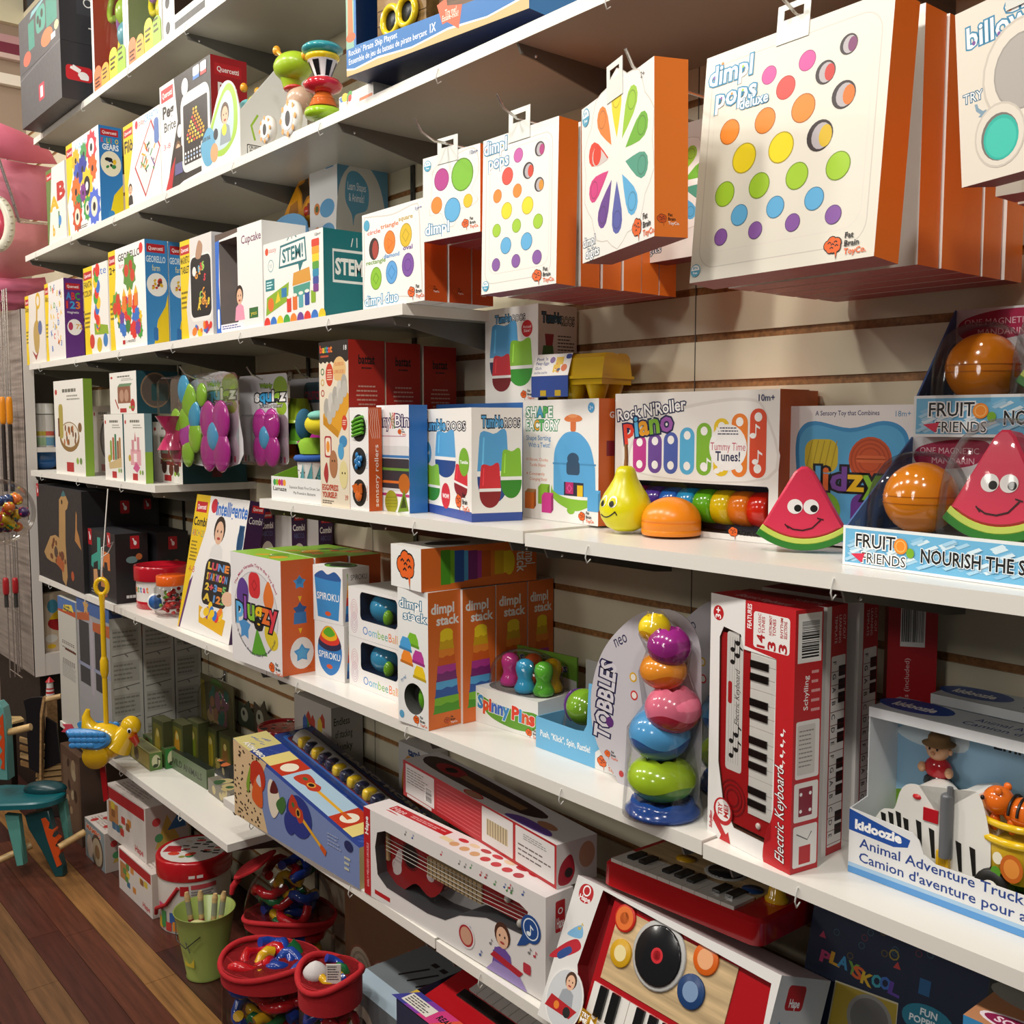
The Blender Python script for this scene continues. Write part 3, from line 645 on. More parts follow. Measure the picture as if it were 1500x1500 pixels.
# boxes behind carry the upper tumbler box and the egg carton
hb = ztop(at(630, -.12, zD), 586)-zD
e0 = at(628, -.16, zD)
Carton('tumbler_box', 'blue-topped tumbler box lying behind the corner-on tumbler box', 'toy box', (at(640, -.125, zD).x, -.125, zD), 0, at(775, -.125, zD).x-at(640, -.125, zD).x, .12, hb-.012, col='2f6fb8', cols={'T': '3a7cc0'}, group='tumbler cup boxes').done()
hs = SF.h
sb = Carton('shape_sorter_box', 'orange-ended box hidden behind the shape sorter box, under the egg carton', 'toy box', (SF.p0.x+.03, -.07, zD), 0, SF.w-.085, .065, hs-.004, col=ORG, cols={'T': 'c8d080'}); sb.done()
p = at(711, -.115, 0); pz = ony(711, 587, -.115).z
hb2 = zD+hb-.012
c = carton('tumbler_box', 'tall white tumbler box standing high against the wall, under the medium bubble boxes', 'toy box', 711, 788, 455, hb2, y0=-.124, d=.115, col='f1efea', cols={'R': 'c9c3bb'}, group='tumbler cup boxes')
f = c.F; roos(f, .2, .85, .08, .6); tumbler(f, .37, .2, .56, .66, '5aa8de', '2a3a5c'); tumbler(f, .68, .17, .44, .5, '8cc63c', '3a9c34'); tumbler(f, .32, .12, .36, .4, 'd8303c', '7c1820'); f.c(.8, .76, .1, 'c8242c'); f.t('Actual', .8, .765, .03, 'fff', al='c', w=.15); f.t('Size!', .8, .725, .03, 'fff', al='c', w=.12); f.brain(.74, .08, .05)
g = c.R; g.t('Tumble', .1, .82, .1, '2c5a74', ol='0e1420', olw=.1, w=.5, b=.03); g.t('ROOS', .6, .8, .09, 'c9c3bb', ol='14181c', olw=.08, w=.33)
g.p([(.2, .56), (.36, .56), (.4, .7), (.17, .7)], '8c2c34'); g.p([(.08, .4), (.42, .4), (.38, .58), (.13, .58)], '3f6a34'); g.p([(.02, 0), (.5, 0), (.46, .42), (.05, .42)], '2c4a68'); g.lines(.5, .42, .95, .7, 8, '4a4644', 3, .4); c.done()
# yellow egg carton wrapped in a blue sleeve
b0 = Vector(((SF.p0.x+.03), -.168, zD+hs+.0005)); o = tag(link('egg_carton', None, None, b0, (0, 0, math.radians(8))), 'yellow plastic egg carton in a blue and white sleeve, on the shape sorter box', 'toy egg carton')
m = M(); w, d = .185, .11
for i in range(3):
    for j in range(2): m.lathe([(.016, 0), (.017, .004), (.026, .034)], 'e2b81c:g', 14, .038+i*.056, .03+j*.05)
m.box(.006, .005, .03, w-.004, d-.005, .042, 'e2b81c:g'); m.box(0, 0, .042, w, d, .048, 'e8c024:g'); part('egg_tray', o, m)
m = M()
P = [(.004, .048), (.012, .085), (.022, .094), (.045, .094), (.055, .09), (.065, .094), (.088, .094), (.098, .085), (.106, .048)]
m.T = Matrix(((0, 0, 1, .003), (1, 0, 0, 0), (0, 1, 0, 0), (0, 0, 0, 1))); m.prism(P, w-.006, 'e8c024:g', smooth=False); part('carton_lid', o, m)
m = M(); sw = .1
for P, k in (([(-.003, .0), (-.004, .044), (-.0035, .044), (-.0025, .0)], '2a50a0'), ):
    m.box(.0, -.004, .006, sw, -.002, .05, '27489c'); m.add([(0, -.0045, .05), (sw, -.0045, .05), (sw, .012, .096), (0, .012, .096)], [(0, 1, 2, 3)], 'f2f0ec'); m.add([(0, .012, .096), (sw, .012, .096), (sw, .1, .096), (0, .1, .096)], [(0, 1, 2, 3)], 'f2f0ec')
    m.add([(0, -.004, .006), (0, -.0045, .05), (0, .012, .096), (0, .1, .096), (0, .112, .05), (0, .112, .006)], [(0, 1, 2, 3, 4, 5)], '27489c')
ff = Face(m, (0, -.0046, .05), (1, 0, 0), Vector((0, .0165, .046)).normalized(), sw, .0488)
ff.t("Peek 'n", .06, .72, .14, '27408c', w=.3, b=.01); ff.t('Peep Eggs', .06, .52, .14, '27408c', w=.36, b=.01); ff.t('Œufs', .06, .3, .13, '27408c', w=.18); ff.t('cache-cache', .06, .1, .13, '27408c', w=.36)
ff.c(.5, .72, .07, '7a5a9e'); ff.r(.56, .15, .74, .5, 'e8c024'); ff.r(.6, .5, .8, .85, 'e8c024'); ff.blobs(.58, .1, .76, .55, 6, ['fff', '3a3a6a', 'e08a30'], 4, .035); ff.c(.85, .35, .08, 'd8682c'); ff.r(.85, .75, 1, .97, '27408c', .1)
for a in (.25, .65): m.box(a*sw, -.0045, .008, a*sw+.016, -.0035, .02, 'c8a81c')
part('sleeve', o, m, label='blue and white printed paper sleeve')
# pear
o = tag(link('toy_pear', None, None, onz(905, 779, zD)-Vector((0, -.02, 0)), (0, 0, YAW-.75)), 'yellow toy pear with a smiling face and brown stem, at the shelf front', 'toy fruit')
S = (ztop(onz(905, 779, zD), 683)-zD)/.118
m = M(); m.lathe([(.0, 0), (.018, .001), (.034, .009), (.044, .024), (.0475, .04), (.046, .053), (.039, .068), (.029, .083), (.0215, .096), (.019, .105), (.0165, .113), (.010, .118), (.002, .1185), (0, .1185)], 'dfd910:s', 32); m.v = [v*S for v in m.v]; part('pear_body', o, m)
m = M(); m.tube([(0, 0, .117), (.001, 0, .133), (.0, 0, .157)], [.0042, .0036, .0032], '9a6a3c:w', 10); m.v = [v*S for v in m.v]; part('stem', o, m, label='brown stem')
def ppt(a, zz_, k=1.0):
    pr = [(.0, 0), (.018, .001), (.034, .009), (.044, .024), (.0475, .04), (.046, .053), (.039, .068), (.029, .083), (.0215, .096)]
    for (r0, z0_), (r1, z1_) in zip(pr, pr[1:]):
        if z0_ <= zz_ <= z1_: r = r0+(r1-r0)*(zz_-z0_)/(z1_-z0_)
    return Vector((r*math.sin(a)*k, -r*math.cos(a)*k, zz_))
m = M()
for a, k in ((-.42, 1), (.1, 1)):
    for rr, zo, cc, off in ((.0085, .056, 'f6f6f2', 1.006), (.0045, .052, '14120e', 1.02)):
        P = [ppt(a+(-.03 if rr < .006 else 0)+rr*math.cos(t)/.042, zo+rr*1.25*math.sin(t), off) for t in [i*PI/8 for i in range(16)]]; m.add(P, [tuple(range(16))], cc)
m.tube([ppt(-.6+i*.085, .034-.009*math.sin(PI*(i+1)/11.5)+.0006*i, 1.0) for i in range(11)], .0012, '1c1408', 6); m.tube([ppt(.2, .039, 1.0), ppt(.26, .036, 1.0), ppt(.3, .032, 1)], .0011, '1c1408', 6)
m.v = [v*S for v in m.v]; part('face', o, m, label='black and white printed eyes and smile')
# mandarin half
b = onz(990, 781, zD); R_ = (at(1032, b.y, zD)-at(948, b.y, zD)).length/2*.78; b += Vector((.006, -.02, 0))
o = tag(link('toy_mandarin', None, None, b, (0, 0, .3)), 'orange half dome toy mandarin between the pear and the melon slice', 'toy fruit')
m = M(); m.lathe([(R_*.97, 0), (R_, .003), (R_, .0095), (R_*.985, .0105), (R_, .0115), (R_, R_*.42)], 'e8881a:s', 40); part('mandarin_base', o, m)
m = M(); m.lathe([(R_*.985, R_*.42), (R_*.985, R_*.45), (R_, R_*.46)]+[(R_*math.cos(a), R_*.46+R_*.8*math.sin(a)) for a in [i*PI/20 for i in range(1, 11)]], 'f08c18:s', 40); part('mandarin_lid', o, m)
# melon wedges
def wedge(parent, w, h, d):
    """triangle slice standing on its rind; local x across, z up, thickness d along y"""
    T = Matrix(((1, 0, 0, 0), (0, 0, -1, d/2), (0, 1, 0, 0), (0, 0, 0, 1)))
    arc = lambda r, n=14: [(r*math.sin(a), h-r*math.cos(a)) for a in [-.62+1.24*i/n for i in range(n+1)]]
    R0 = h; k = w/2/math.sin(.62)/h
    sc = lambda P: [(x*k, y) for x, y in P]
    A = sc(arc(R0)); B = sc(arc(R0*.925)); C_ = sc(arc(R0*.86))
    tip = [(.0115*k*1.4, h*.985-.008), (.005, h-.002), (-.005, h-.002), (-.0115*k*1.4, h*.985-.008)]
    for nm, P, c in (('rind', A+B[::-1], '2f7d2c:s'), ('pith', B+C_[::-1], 'c6d860:s'), ('flesh', C_+tip, 'dd3a58:s')):
        m = M(); m.T = T; m.prism(P, d, c, bev=.0035 if nm == 'flesh' else .001); part(nm, parent, m, label={'rind': 'green rind', 'pith': 'pale green pith', 'flesh': 'pink flesh'}[nm])
    m = M(); y = -d/2-.0007; F_ = Face(m, (0, y, 0), (1, 0, 0), (0, 0, 1), w, h)
    for s in (-.085, .085):
        F_.c(s, .52, .082, 'f4f0ee'); F_.c(s+.03, .5, .04, '14100e')
    F_.line([(-.17, .29), (-.1, .25), (0, .24), (.1, .27), (.19, .37)], .016, '3a1418'); F_.line([(-.19, .31), (-.15, .26)], .014, '3a1418'); F_.line([(.15, .39), (.22, .37)], .014, '3a1418')
    part('face', parent, m, label='printed eyes and smile')
b = onz(1166, 806, zD); w = (at(1232, b.y, zD)-at(1101, b.y, zD)).length*.86
o = tag(link('toy_melon', None, None, b+Vector((0, .018, 0)), (0, 0, .55)), 'pink watermelon slice toy with a smiling face, standing on the shelf', 'toy fruit')
wedge(o, w, ztop(b, 682)-zD, .036)
# blue lids sensory box
c = carton('lids_box', 'white box picturing blue board with coloured lids, behind the melon slice', 'toy box', 1152, 1338, 595, zD, y0=-.12, y1=-.105, d=.05, col='f1eeec', cols={'R': ORG, 'L': ORG})
f = c.F; z = zz(1080, 450, .28); q = lambda a, b: f.quv(*z(a, b))
f.t('A Sensory Toy that Combines', .22, .93, .035, '2c2c6a', w=.5, b=.01); f.t('18m+', .84, .92, .04, '3a8ab8', w=.11)
f.sp([(.06, .7), (.1, .84), (.22, .89), (.5, .84), (.75, .89), (.9, .84), (.95, .7), (.92, .4), (.95, .12), (.8, .04), (.2, .04), (.05, .15), (.08, .4)], '3f96d0'); f.sp([(.09, .7), (.13, .82), (.24, .86), (.5, .81), (.74, .86), (.87, .82), (.92, .7), (.89, .4), (.92, .14), (.8, .07), (.2, .07), (.08, .17), (.11, .4)], '5ab0e2')
f.r(.14, .52, .41, .76, 'd8c02c', .08)
for i in range(5): f.line([(.15+i*.05, .53), (.2+i*.05, .75)], .008, 'b09a20')
f.c(.66, .62, .165, 'c8542a')
for r in (.15, .12, .09): f.ring(.66, .62, r, .012, 'b0461f')
f.r(.55, .6, .78, .65, 'd8683a', .03); f.c(.3, .25, .14, '7ab82e'); f.ring(.3, .25, .09, .03, '5c9c20'); f.r(.52, .12, .8, .38, '6a3a94', .08)
f.t('lidzy', .24, .40, .17, ['5aaade', 'e8702c', '7a4aa4', 'f0c020', '84bd34'], ol='14141e', olw=.1, w=.5, b=.03); c.done()
# fruit set trays
def fruit_tray(name, label, bl, br, vt_front, vt_back, z, y0=None, dep=.15, back=None):
    p = onz(bl[0], bl[1], z) if y0 is None else at(bl[0], y0, z); q = onz(br[0], br[1], z) if y0 is None else at(br[0], y0+.01, z)
    e = q-p; rz = math.atan2(e.y, e.x); w = .345; hf = ztop(p, vt_front)-z; ey = Vector((-math.sin(rz), math.cos(rz), 0)); hb = ztop(p+ey*dep, vt_back)-z
    o = tag(link(name, None, None, p, (0, 0, rz)), label, 'toy set', 'fruit toy sets in blue trays')
    wv = lambda f, n=26, sd=2: [f.p([(R.uniform(0, .93), R.uniform(.06, .8)) if 0 else (a, b), (a+.05, b+.13), (a+.035, b+.18), (a-.015, b+.05)], R.choice(['a8d4ee', 'd8ecf6', '8cc4e6'])) for R in [random.Random(sd)] for a, b in [(R.uniform(.02, .93), R.uniform(.08, .74)) for _ in range(n)]]
    m = M(); m.box(0, 0, 0, w, .004, hf, 'e9eef0'); m.box(.003, .004, 0, w-.003, dep, .004, 'dfe6ea'); m.box(.003, .004, hf*.8, w-.003, dep, hf*.83, 'e3e6ea')
    F_ = Face(m, (0, 0, 0), (1, 0, 0), (0, 0, 1), w, hf); F_.r(.012, .07, .988, .93, '6fb8e0'); wv(F_, 90)
    F_.t('FRUIT', .07, .5, .34, '151515', ol='f4f8fa', olw=.08, w=.19, b=.01); F_.t('FRIENDS', .10, .12, .26, '151515', ol='f4f8fa', olw=.08, w=.21, b=.0)
    F_.c(.285, .62, .032, 'f0902a'); F_.ring(.285, .62, .024, .004, 'f8c070'); F_.p([(.045, .3), (.1, .1), (.115, .35)], 'd83050'); F_.e(.33, .48, .018, .12, '7ab02c')
    F_.t('NOURISH THE SENSES!', .38, .3, .33, '151515', ol='f0f8fc', olw=.06, w=.6, b=.02)
    part('tray_front', o, m)
    for x, sg in ((.0015, -1), (w-.0045, 1)):
        m = M(); m.T = Matrix(((0, 0, 1, x), (1, 0, 0, 0), (0, 1, 0, 0), (0, 0, 0, 1))); m.prism([(.004, 0), (dep, 0), (dep, hb), (.004, hf)], .003, '46689c')
        for sx in (-.0003, .0033):
            m.T = Matrix(((0, 0, 1, x+sx), (1, 0, 0, 0), (0, 1, 0, 0), (0, 0, 0, 1)))
            for i in range(5):
                for j in range(5):
                    a, b = .02+i*.026, .02+j*.03
                    if b+.02 < hf+(hb-hf)*a/dep: m.add([(a, b, 0), (a+.012, b+.004, 0), (a+.012, b+.016, 0), (a, b+.012, 0)], [(0, 1, 2, 3), (3, 2, 1, 0)], '7c9cc4')
        part('tray_side', o, m, label='blue basket-weave tray side')
    m = M(); m.box(0, dep, 0, w, dep+.004, hb, 'e6eaee'); F_ = Face(m, (0, dep, 0), (1, 0, 0), (0, 0, 1), w, hb)
    F_.sp([(.02, .86), (.06, .93), (.2, .98), (.36, .97), (.37, .88), (.3, .78), (.12, .74), (.04, .78)], 'b01e50'); F_.t('ONE MAGNETIC', .05, .87, .05, 'f4d0dc', w=.28); F_.t('MANDARIN', .11, .79, .05, 'f4d0dc', w=.2)
    F_.sp([(.44, .9), (.55, .99), (.75, .98), (.8, .85), (.6, .8)], '8aba28'); F_.t('4', .6, .86, .08, 'e4f0c0', al='c'); part('back_card', o, m)
    k = .052; m = M(); m.ball(.072, dep*.52, hf*.83+k*.97, k, k, k, 'e0851a:g', 30, 16)
    for s in (-.006, .004): m.lathe([(math.sqrt(k*k-s*s)+.0003, s-.0007), (math.sqrt(k*k-s*s)+.0004, s+.0007)], 'b8680e:s', 30, .072, dep*.52, hf*.83+k*.97)
    part('toy_mandarin', o, m)
    g = link('toy_melon', None, o, (.205, dep*.42, hf*.8), (-.12, 0, .1)); wedge(g, .15, .152, .038)
    m = M(); m.ball(.30, dep*.5, hf*.83+.045, .04, .045, .045, 'd8d818:g'); part('toy_pear', o, m)
    m = M(); m.ball(.072, dep*.5, hf*.83, .066, .07, .118, 'f4f4f4:x', 24, 10, .75, 0); part('blister', o, m, label='clear blister dome'); m = M(); m.ball(.205, dep*.46, hf*.83, .085, .068, .165, 'f4f4f4:x', 24, 10, .8, 0); part('blister', o, m, label='clear blister dome')
    return o, p, hb, dep, rz, w
o, p, hb, dep, rz, w = fruit_tray('fruit_set', 'lower blue weave tray set with a large melon slice and mandarin, at the shelf end', (1234, 826), (1500, 863), 769, 640, zD-.004)
Carton('toy_carton', 'plain white carton hidden behind the lower fruit tray, under the upper tray', 'toy box', p+Vector((-math.sin(rz), math.cos(rz), 0))*(dep+.005), rz, w, max(.06, -.006-p.y-dep), hb, col='dfe3e6').done()
zz_ = zD-.004+hb+.0008
pp = ony(1337, 633, p.y+dep*.75)
fruit_tray('fruit_set', 'upper blue weave tray set with mandarin and melon, stacked on the lower tray', (1337, 633), (1500, 628), 580, 455, zz_, y0=p.y+dep*.74, dep=.125)
# ================================================================ lower middle shelf
zE = ZE+.0005
def kb_side(f):
    f.r(0, 0, 1, 1, 'b81c24'); f.r(.0, 0, .22, 1, 'efecea'); x0, x1, n = .3, .93, 14
    f.r(x0-.03, .03, x1+.02, .80, 'efecea', .05)
    for i in range(n):
        y = .04+i*(.75/n); f.r(x0-.03, y, x1+.02, y+.0025, '6a2020'); f.t('EDCBAGFEDCBAGF'[i], x0+.03, y+.036, .17, '2a1414', al='c', b=.01, rot=-PI/2)
        if i % 7 not in (2, 6): f.r(.62, y+.033, x1+.02, y+.075, '1a1212', .02)
    f.t('CUT-OUT', .78, .96, .12, 'f0d8d8', w=.1, rot=-PI/2); f.t('LEARNING', .58, .96, .12, 'f0d8d8', w=.11, rot=-PI/2); f.t('TEMPLATE', .38, .96, .12, 'f0d8d8', w=.11, rot=-PI/2)
kg = 'red keyboard boxes'
c = carton('keyboard_box', 'front red and white box with a toy keyboard showing through its window', 'toy box', 1036, 1157, 868, zE-.004, v0=1219, v1=1282, u2=1197, col='efecea', skip='F', cols={'R': 'c01c24', 'T': 'b81c26', 'L': 'efecea'}, group=kg)
f = c.window('F', [(.34, .075), (.72, .075), (.78, .1), (.80, .80), (.42, .805), (.38, .86), (.17, .875), (.12, .83), (.13, .32), (.2, .16)], 0, 0, 0, 0, .012, 'efecea', '5a3a2c')
f.p([(.80, 0), (1, 0), (1, 1), (.43, 1), (.43, .82), (.80, .80)], 'c01c24'); f.sp([(.7, 0), (.72, .12), (.78, .18), (.84, .3), (.9, .2), (.9, 0)], 'c01c24')
f.r(.44, .885, .52, .995, 'c01c24'); f.t('FEATURES', .505, .893, .05, 'fff', w=.095, rot=PI/2, b=.02); f.r(.53, .825, .94, .965, 'efecea', .03)
for i, (a, b, d_) in enumerate((('14', 'CLASSIC', 'TUNES'), ('3', 'INSTRUMENT', 'TONES'), ('3', 'RHYTHM', 'SELECTIONS'))):
    x = .66+i*.125; f.t(a, x, .83, .09, 'b01c24', w=.012+.018*len(a), rot=PI/2, b=.03); f.t(b, x-.045, .885, .03, 'b01c24', w=.075, rot=PI/2, b=.02); f.t(d_, x+.0, .885, .035, 'b01c24', w=.065, rot=PI/2, b=.02)
f.c(.1, .925, .065, 'c01c24'); f.t('3+', .13, .925, .07, 'fff', al='c', rot=PI/2, b=.02); f.c(.2, .12, .12, 'c01c24'); f.c(.2, .125, .095, 'f4f0ee'); f.p([(.09, .1), (.07, .07), (.18, .02), (.16, .0), (.3, .0), (.27, .045), (.24, .03), (.14, .08)], 'c01c24'); f.t('TRY', .19, .1, .055, 'c01c24', w=.05, rot=PI/2, b=.03); f.t('ME!', .265, .1, .055, 'c01c24', w=.05, rot=PI/2, b=.03)
f.t('Electric Keyboard', .93, .03, .105, 'ffffff', w=.36, rot=PI/2+.03, sh=.3, ol='3a1010', olw=.04); f.t('Schylling', .06, .03, .035, 'c01c24', w=.07, rot=PI/2, b=.03)
for i in range(4): f.note(.88, .4+i*.04, .028, 'ffffff')
W, H = c.w, c.h
m = M(); m.box(.125*W, .003, .09*H, .8*W, .011, .85*H, 'b81c22:g'); fk = Face(m, (0, .0028, 0), (1, 0, 0), (0, 0, 1), W, H)
fk.r(.2, .30, .40, .86, 'ece9e4', .03)
for i in range(5): fk.r(.235+i*.03, .33, .238+i*.03, .84, '9a9590')
fk.t('Electric Keyboard', .36, .49, .06, '201818', w=.22, rot=PI/2, sh=.3); fk.r(.22, .57, .27, .66, 'c01c24', .02)
for y in (.36, .42, .74, .79): fk.note(.27, y, .045, '141414'); fk.note(.33, y+.03, .045, '141414')
for r in (.16, .12, .08): fk.ring(.3, .19, r, .015, '8a1418')
m.ball(.62*W, .002, .125*H, .018*W*1.6, .003, .018*W*1.6, 'f0e0d8:g', 10, 6)
o_body = m
m2 = M(); k = 13
for i in range(k): m2.box(.5*W, .0012, (.16+i*.05)*H, .79*W, .003, (.158+(i+1)*.05)*H, 'efece6')
m3 = M()
for i in range(k-1):
    if i % 7 not in (2, 6): m3.box(.5*W, -.0006, (.193+i*.05)*H, .71*W, .002, (.222+i*.05)*H, '121010:g')
g = c.R; g.r(.1, .80, .95, .985, 'f0eeea'); g.bar(.15, .81, .9, .965, True); g.t('Schylling', .5, .62, .16, 'fff', w=.13, rot=PI/2, b=.01); g.lines(.62, .6, .95, .78, 5, 'e8b0b0', 3, .3); g.r(.1, .36, .95, .58, 'efecea', .06); g.r(.16, .375, .8, .565, 'd8d4d0', .05); g.lines(.22, .4, .75, .55, 9, '8a8684', 2, .3)
g.r(.08, .195, .95, .345, 'f0eeea', .06); g.r(.25, .215, .75, .325, '8a1a2c', .03); g.r(.08, .02, .95, .18, 'f0eeea', .06); g.r(.3, .03, .72, .1, 'c01c24'); g.line([(.2, .15), (.6, .12), (.75, .15)], .03, '555')
for a, b in ((.33, .235), (.67, .235), (.33, .3), (.67, .3)): g.c(a, b, .05, 'fff')
t = c.T; t.t('Electric Keyboard', .2, .3, .35, 'e8c8c8', w=.6)
o = c.done(); kt = part('toy_keyboard', o, o_body); part('white_keys', kt, m2); part('black_keys', kt, m3); m = M(); fi = [f.O+f.U*a+f.V*b+f.N*.0008 for a, b in c.win[1]]; m.add(fi, [tuple(range(len(fi)))], 'f4f4f4:x'); part('clear_window', o, m)
KX = c.p0.x+c.w; KH = c.h; kd = c.d
for i, u in enumerate((1205, 1252)):
    y = yat(u, KX-.005, zE); c2 = Carton('keyboard_box', ['second red keyboard box, keys and letters printed down its side', 'third red keyboard box, behind the second and before the truck tray'][i], 'toy box', (KX-.008-c.w, y, zE-.004), 0, c.w, kd*.98, KH*.985, col='efecea', cols={'T': 'b81c26', 'L': 'efecea'}, group=kg)
    kb_side(c2.R); c2.R.k += 1; c2.T.t('Schylling', .6, .3, .3, 'f0d0d0', w=.3); c2.done()
x0 = at(1292, -.085, zE).x
c2 = Carton('keyboard_box', 'red keyboard box standing alone against the wall, behind the truck tray', 'toy box', (x0, -.085, zE-.004), math.radians(35), .075, .06, ztop(at(1292, -.085, zE), 874)-zE, col='b81c24', group=kg)
f = c2.F; f.bar(.25, .8, .75, .97); f.t('Uses AAA Batteries (included)', .45, .3, .1, 'f0d0d0', w=.45, rot=PI/2); c2.R.bar(.15, .62, .85, .98, True); c2.R.t('Schylling', .6, .3, .3, 'e8c8c8', w=.2, rot=PI/2); c2.done()
# zebra truck tray
p = onz(1242, 1276, zE-.004); q = onz(1500, 1374, zE-.004); e = q-p; rz = math.atan2(e.y, e.x)
def truck_tray(p, rz, label, full=True):
    o = tag(link('truck_set', None, None, p, (0, 0, rz)), label, 'toy set', 'zebra truck sets'); w = .36; h1 = .098
    h2 = .052; m = M()
    P = [(0, 0), (w, 0), (w, h2+.004), (.135, h2+.004), (.118, h2+.012), (.11, h2+.03), (.10, h2+.038), (0, h1)]
    m.T = Matrix(((1, 0, 0, 0), (0, 0, -1, .002), (0, 1, 0, 0), (0, 0, 0, 1))); m.prism(P, .002, 'e8e9ea'); m.T = Matrix()
    F_ = Face(m, (0, -.0001, 0), (1, 0, 0), (0, 0, 1), w, h1)
    F_.r(0, 0, 1, .1, '5a9ad8'); F_.r(0, .1, 1, .16, 'a8cbea'); F_.p([(0, .66), (.2, .62), (.26, .68), (.27, .8), (.0, .985)], '1c4fa4')
    F_.t('kidoozie', .03, .71, .14, 'ffffff', w=.2, b=.05); F_.t('Animal Adventure Truck', .05, .44, .15, '1c3f8c', w=.66, b=.01); F_.t("Camion d'aventure pour animaux", .05, .22, .15, '1c3f8c', w=.86, b=.01)
    m.box(.001, .002, 0, w, .13, .003, '4a7a2c'); part('tray_front', o, m)
    m = M(); m.T = Matrix(((0, 0, 1, 0), (1, 0, 0, 0), (0, 1, 0, 0), (0, 0, 0, 1))); m.prism([(.002, 0), (.13, 0), (.13, .24), (.045, .24), (.045, .105), (.002, h1)], .002, 'dfe3e8'); part('tray_side', o, m)
    m = M(); m.box(.002, .125, .003, w, .13, .24, 'bcd8ee'); F_ = Face(m, (0, .1248, 0), (1, 0, 0), (0, 0, 1), w, .24)
    F_.r(0, 0, 1, 1, '9cc8e8'); F_.sp([(0, .8), (.1, .88), (.18, .84), (.3, .9), (.3, .76), (.1, .74)], 'dcecf6'); F_.p([(0, 0), (1, 0), (1, .4)]+[(1-i*.1, .45+.12*math.sin(i*.35)) for i in range(1, 11)], '6f9e2c'); F_.sp([(.3, .3), (.6, .5), (1, .55), (1, .1), (.4, .1)], '85b034'); F_.t('Emmenez les', .42, .83, .07, '1c2430', w=.4, b=.02); part('back_card', o, m)
    m = M(); m.box(0, .045, .24, w, .13, .243, 'c9d3dd'); m.box(0, .044, .228, w, .046, .243, 'e8ebee'); F_ = Face(m, (0, .045, .2431), (1, 0, 0), (0, 1, 0), w, .085)
    F_.e(.13, .6, .16, .4, '1c4fa4'); F_.t('kidoozie', .04, .45, .28, 'fff', w=.18, b=.04); F_.t('Animal Adventure Truck', .38, .55, .2, '1c3f8c', w=.5); F_.t("Camion d'aventure", .36, .25, .2, '1c3f8c', w=.45); part('lid', o, m)
    if not full: return o
    # the truck
    T = link('toy_truck', None, o, (.012, .01, 0)); T.scale = (.79, .9, 1); m = M()
    side = Matrix(((1, 0, 0, 0), (0, 0, -1, .105), (0, 1, 0, 0), (0, 0, 0, 1)))
    m.T = side; m.prism(spline([(.03, .05), (.032, .09), (.06, .1), (.075, .135), (.1, .143), (.125, .132), (.14, .11), (.15, .14), (.175, .152), (.21, .15), (.215, .05)], 4), .085, 'eceae4:s', bev=.008); m.T = Matrix()
    F_ = Face(m, (0, .0195, 0), (1, 0, 0), (0, 0, 1), .25, .2)
    for a, b, d_ in ((.14, .42, .05), (.2, .44, .05), (.26, .45, .06), (.32, .42, .06), (.42, .4, .09), (.52, .36, .1), (.62, .34, .12), (.72, .33, .1), (.82, .33, .09)):
        F_.p([(a, b-.1), (a+.025, b-.1), (a+.012, b+d_), (a-.03, b+d_*1.1)], '161412')
    part('truck_body', T, m)
    m = M(); m.ball(.098, .045, .133, .017, .03, .008, 'c81c24:g', 16, 8); part('roof_light', T, m, label='red button'); m = M(); m.box(.112, .018, .103, .14, .03, .122, 'b81c28:g'); part('windscreen', T, m, label='red window')
    m = M(); m.cyl(.158, .014, .062, .148, .011, '6a6c70:s', 16); m.ball(.158, .014, .148, .011, .011, .006, '6a6c70:s', 16, 6); m.cyl(.163, .014, .15, .163, .005, '6a6c70:s', 10); part('exhaust_pipe', T, m, label='grey pipe')
    m = M(); m.box(.142, .012, .04, .165, .02, .068, 'e8b818:g'); m.box(.147, .0115, .046, .16, .013, .062, 'c89a10:g'); part('headlamp', T, m, label='yellow lamp')
    for x, y in ((.24, .012), (.07, .012)):
        m = M(); m.T = Matrix(((1, 0, 0, x), (0, 0, 1, y), (0, -1, 0, .034), (0, 0, 0, 1))); m.lathe([(.018, 0), (.03, .0), (.032, .004), (.032, .022), (.028, .026)], '181614', 24); m.lathe([(.0, -.0015), (.017, -.001), (.018, .001)], 'd8d4cc:g', 20); part('wheel', T, m)
    m = M(); m.lathe([(.05, .05), (.057, .06), (.06, .1)], 'd8b42c:s', 28, .26, .065, 0, 1.15, .8)
    F_ = Face(m, (.2, .0125, .055), (1, 0, 0), (0, 0, 1), .12, .05)
    for a, b, k_ in ((.4, .2, '5a9a2c'), (.42, .6, 'f0e8d0')): F_.c(a, b, .07, k_)
    F_.c(.62, .42, .16, 'c8641c'); F_.c(.62, .42, .11, 'e8923c'); part('trailer', T, m, label='yellow trailer')
    m = M(); m.tube([(.26+.068*math.cos(a), .065+.047*math.sin(a), .106) for a in [i*PI/16 for i in range(32)]], .006, 'e8c01c:g', 8, True); part('trailer_rail', T, m)
    m = M(); m.tube([(.26+.066*math.cos(a), .065+.045*math.sin(a), .128) for a in [i*PI/16 for i in range(32)]], .005, 'e8c01c:g', 8, True)
    part('trailer_rail', T, m)
    m = M(); m.ball(.27, .062, .14, .033, .022, .022, 'e06a1c:g'); m.ball(.235, .055, .152, .021, .02, .02, 'e8701c:g'); m.ball(.222, .048, .146, .009, .01, .009, 'f0a868:g', 12, 8)
    for s in (-1, 1): m.ball(.24, .055+s*.014, .169, .006, .004, .006, 'e8701c:g', 10, 6); m.ball(.222, .047+s*.008-.004, .157, .003, .003, .0035, '141010', 8, 6); m.ball(.245+.012*s, .05, .124, .007, .008, .014, 'e06a1c:g', 10, 8)
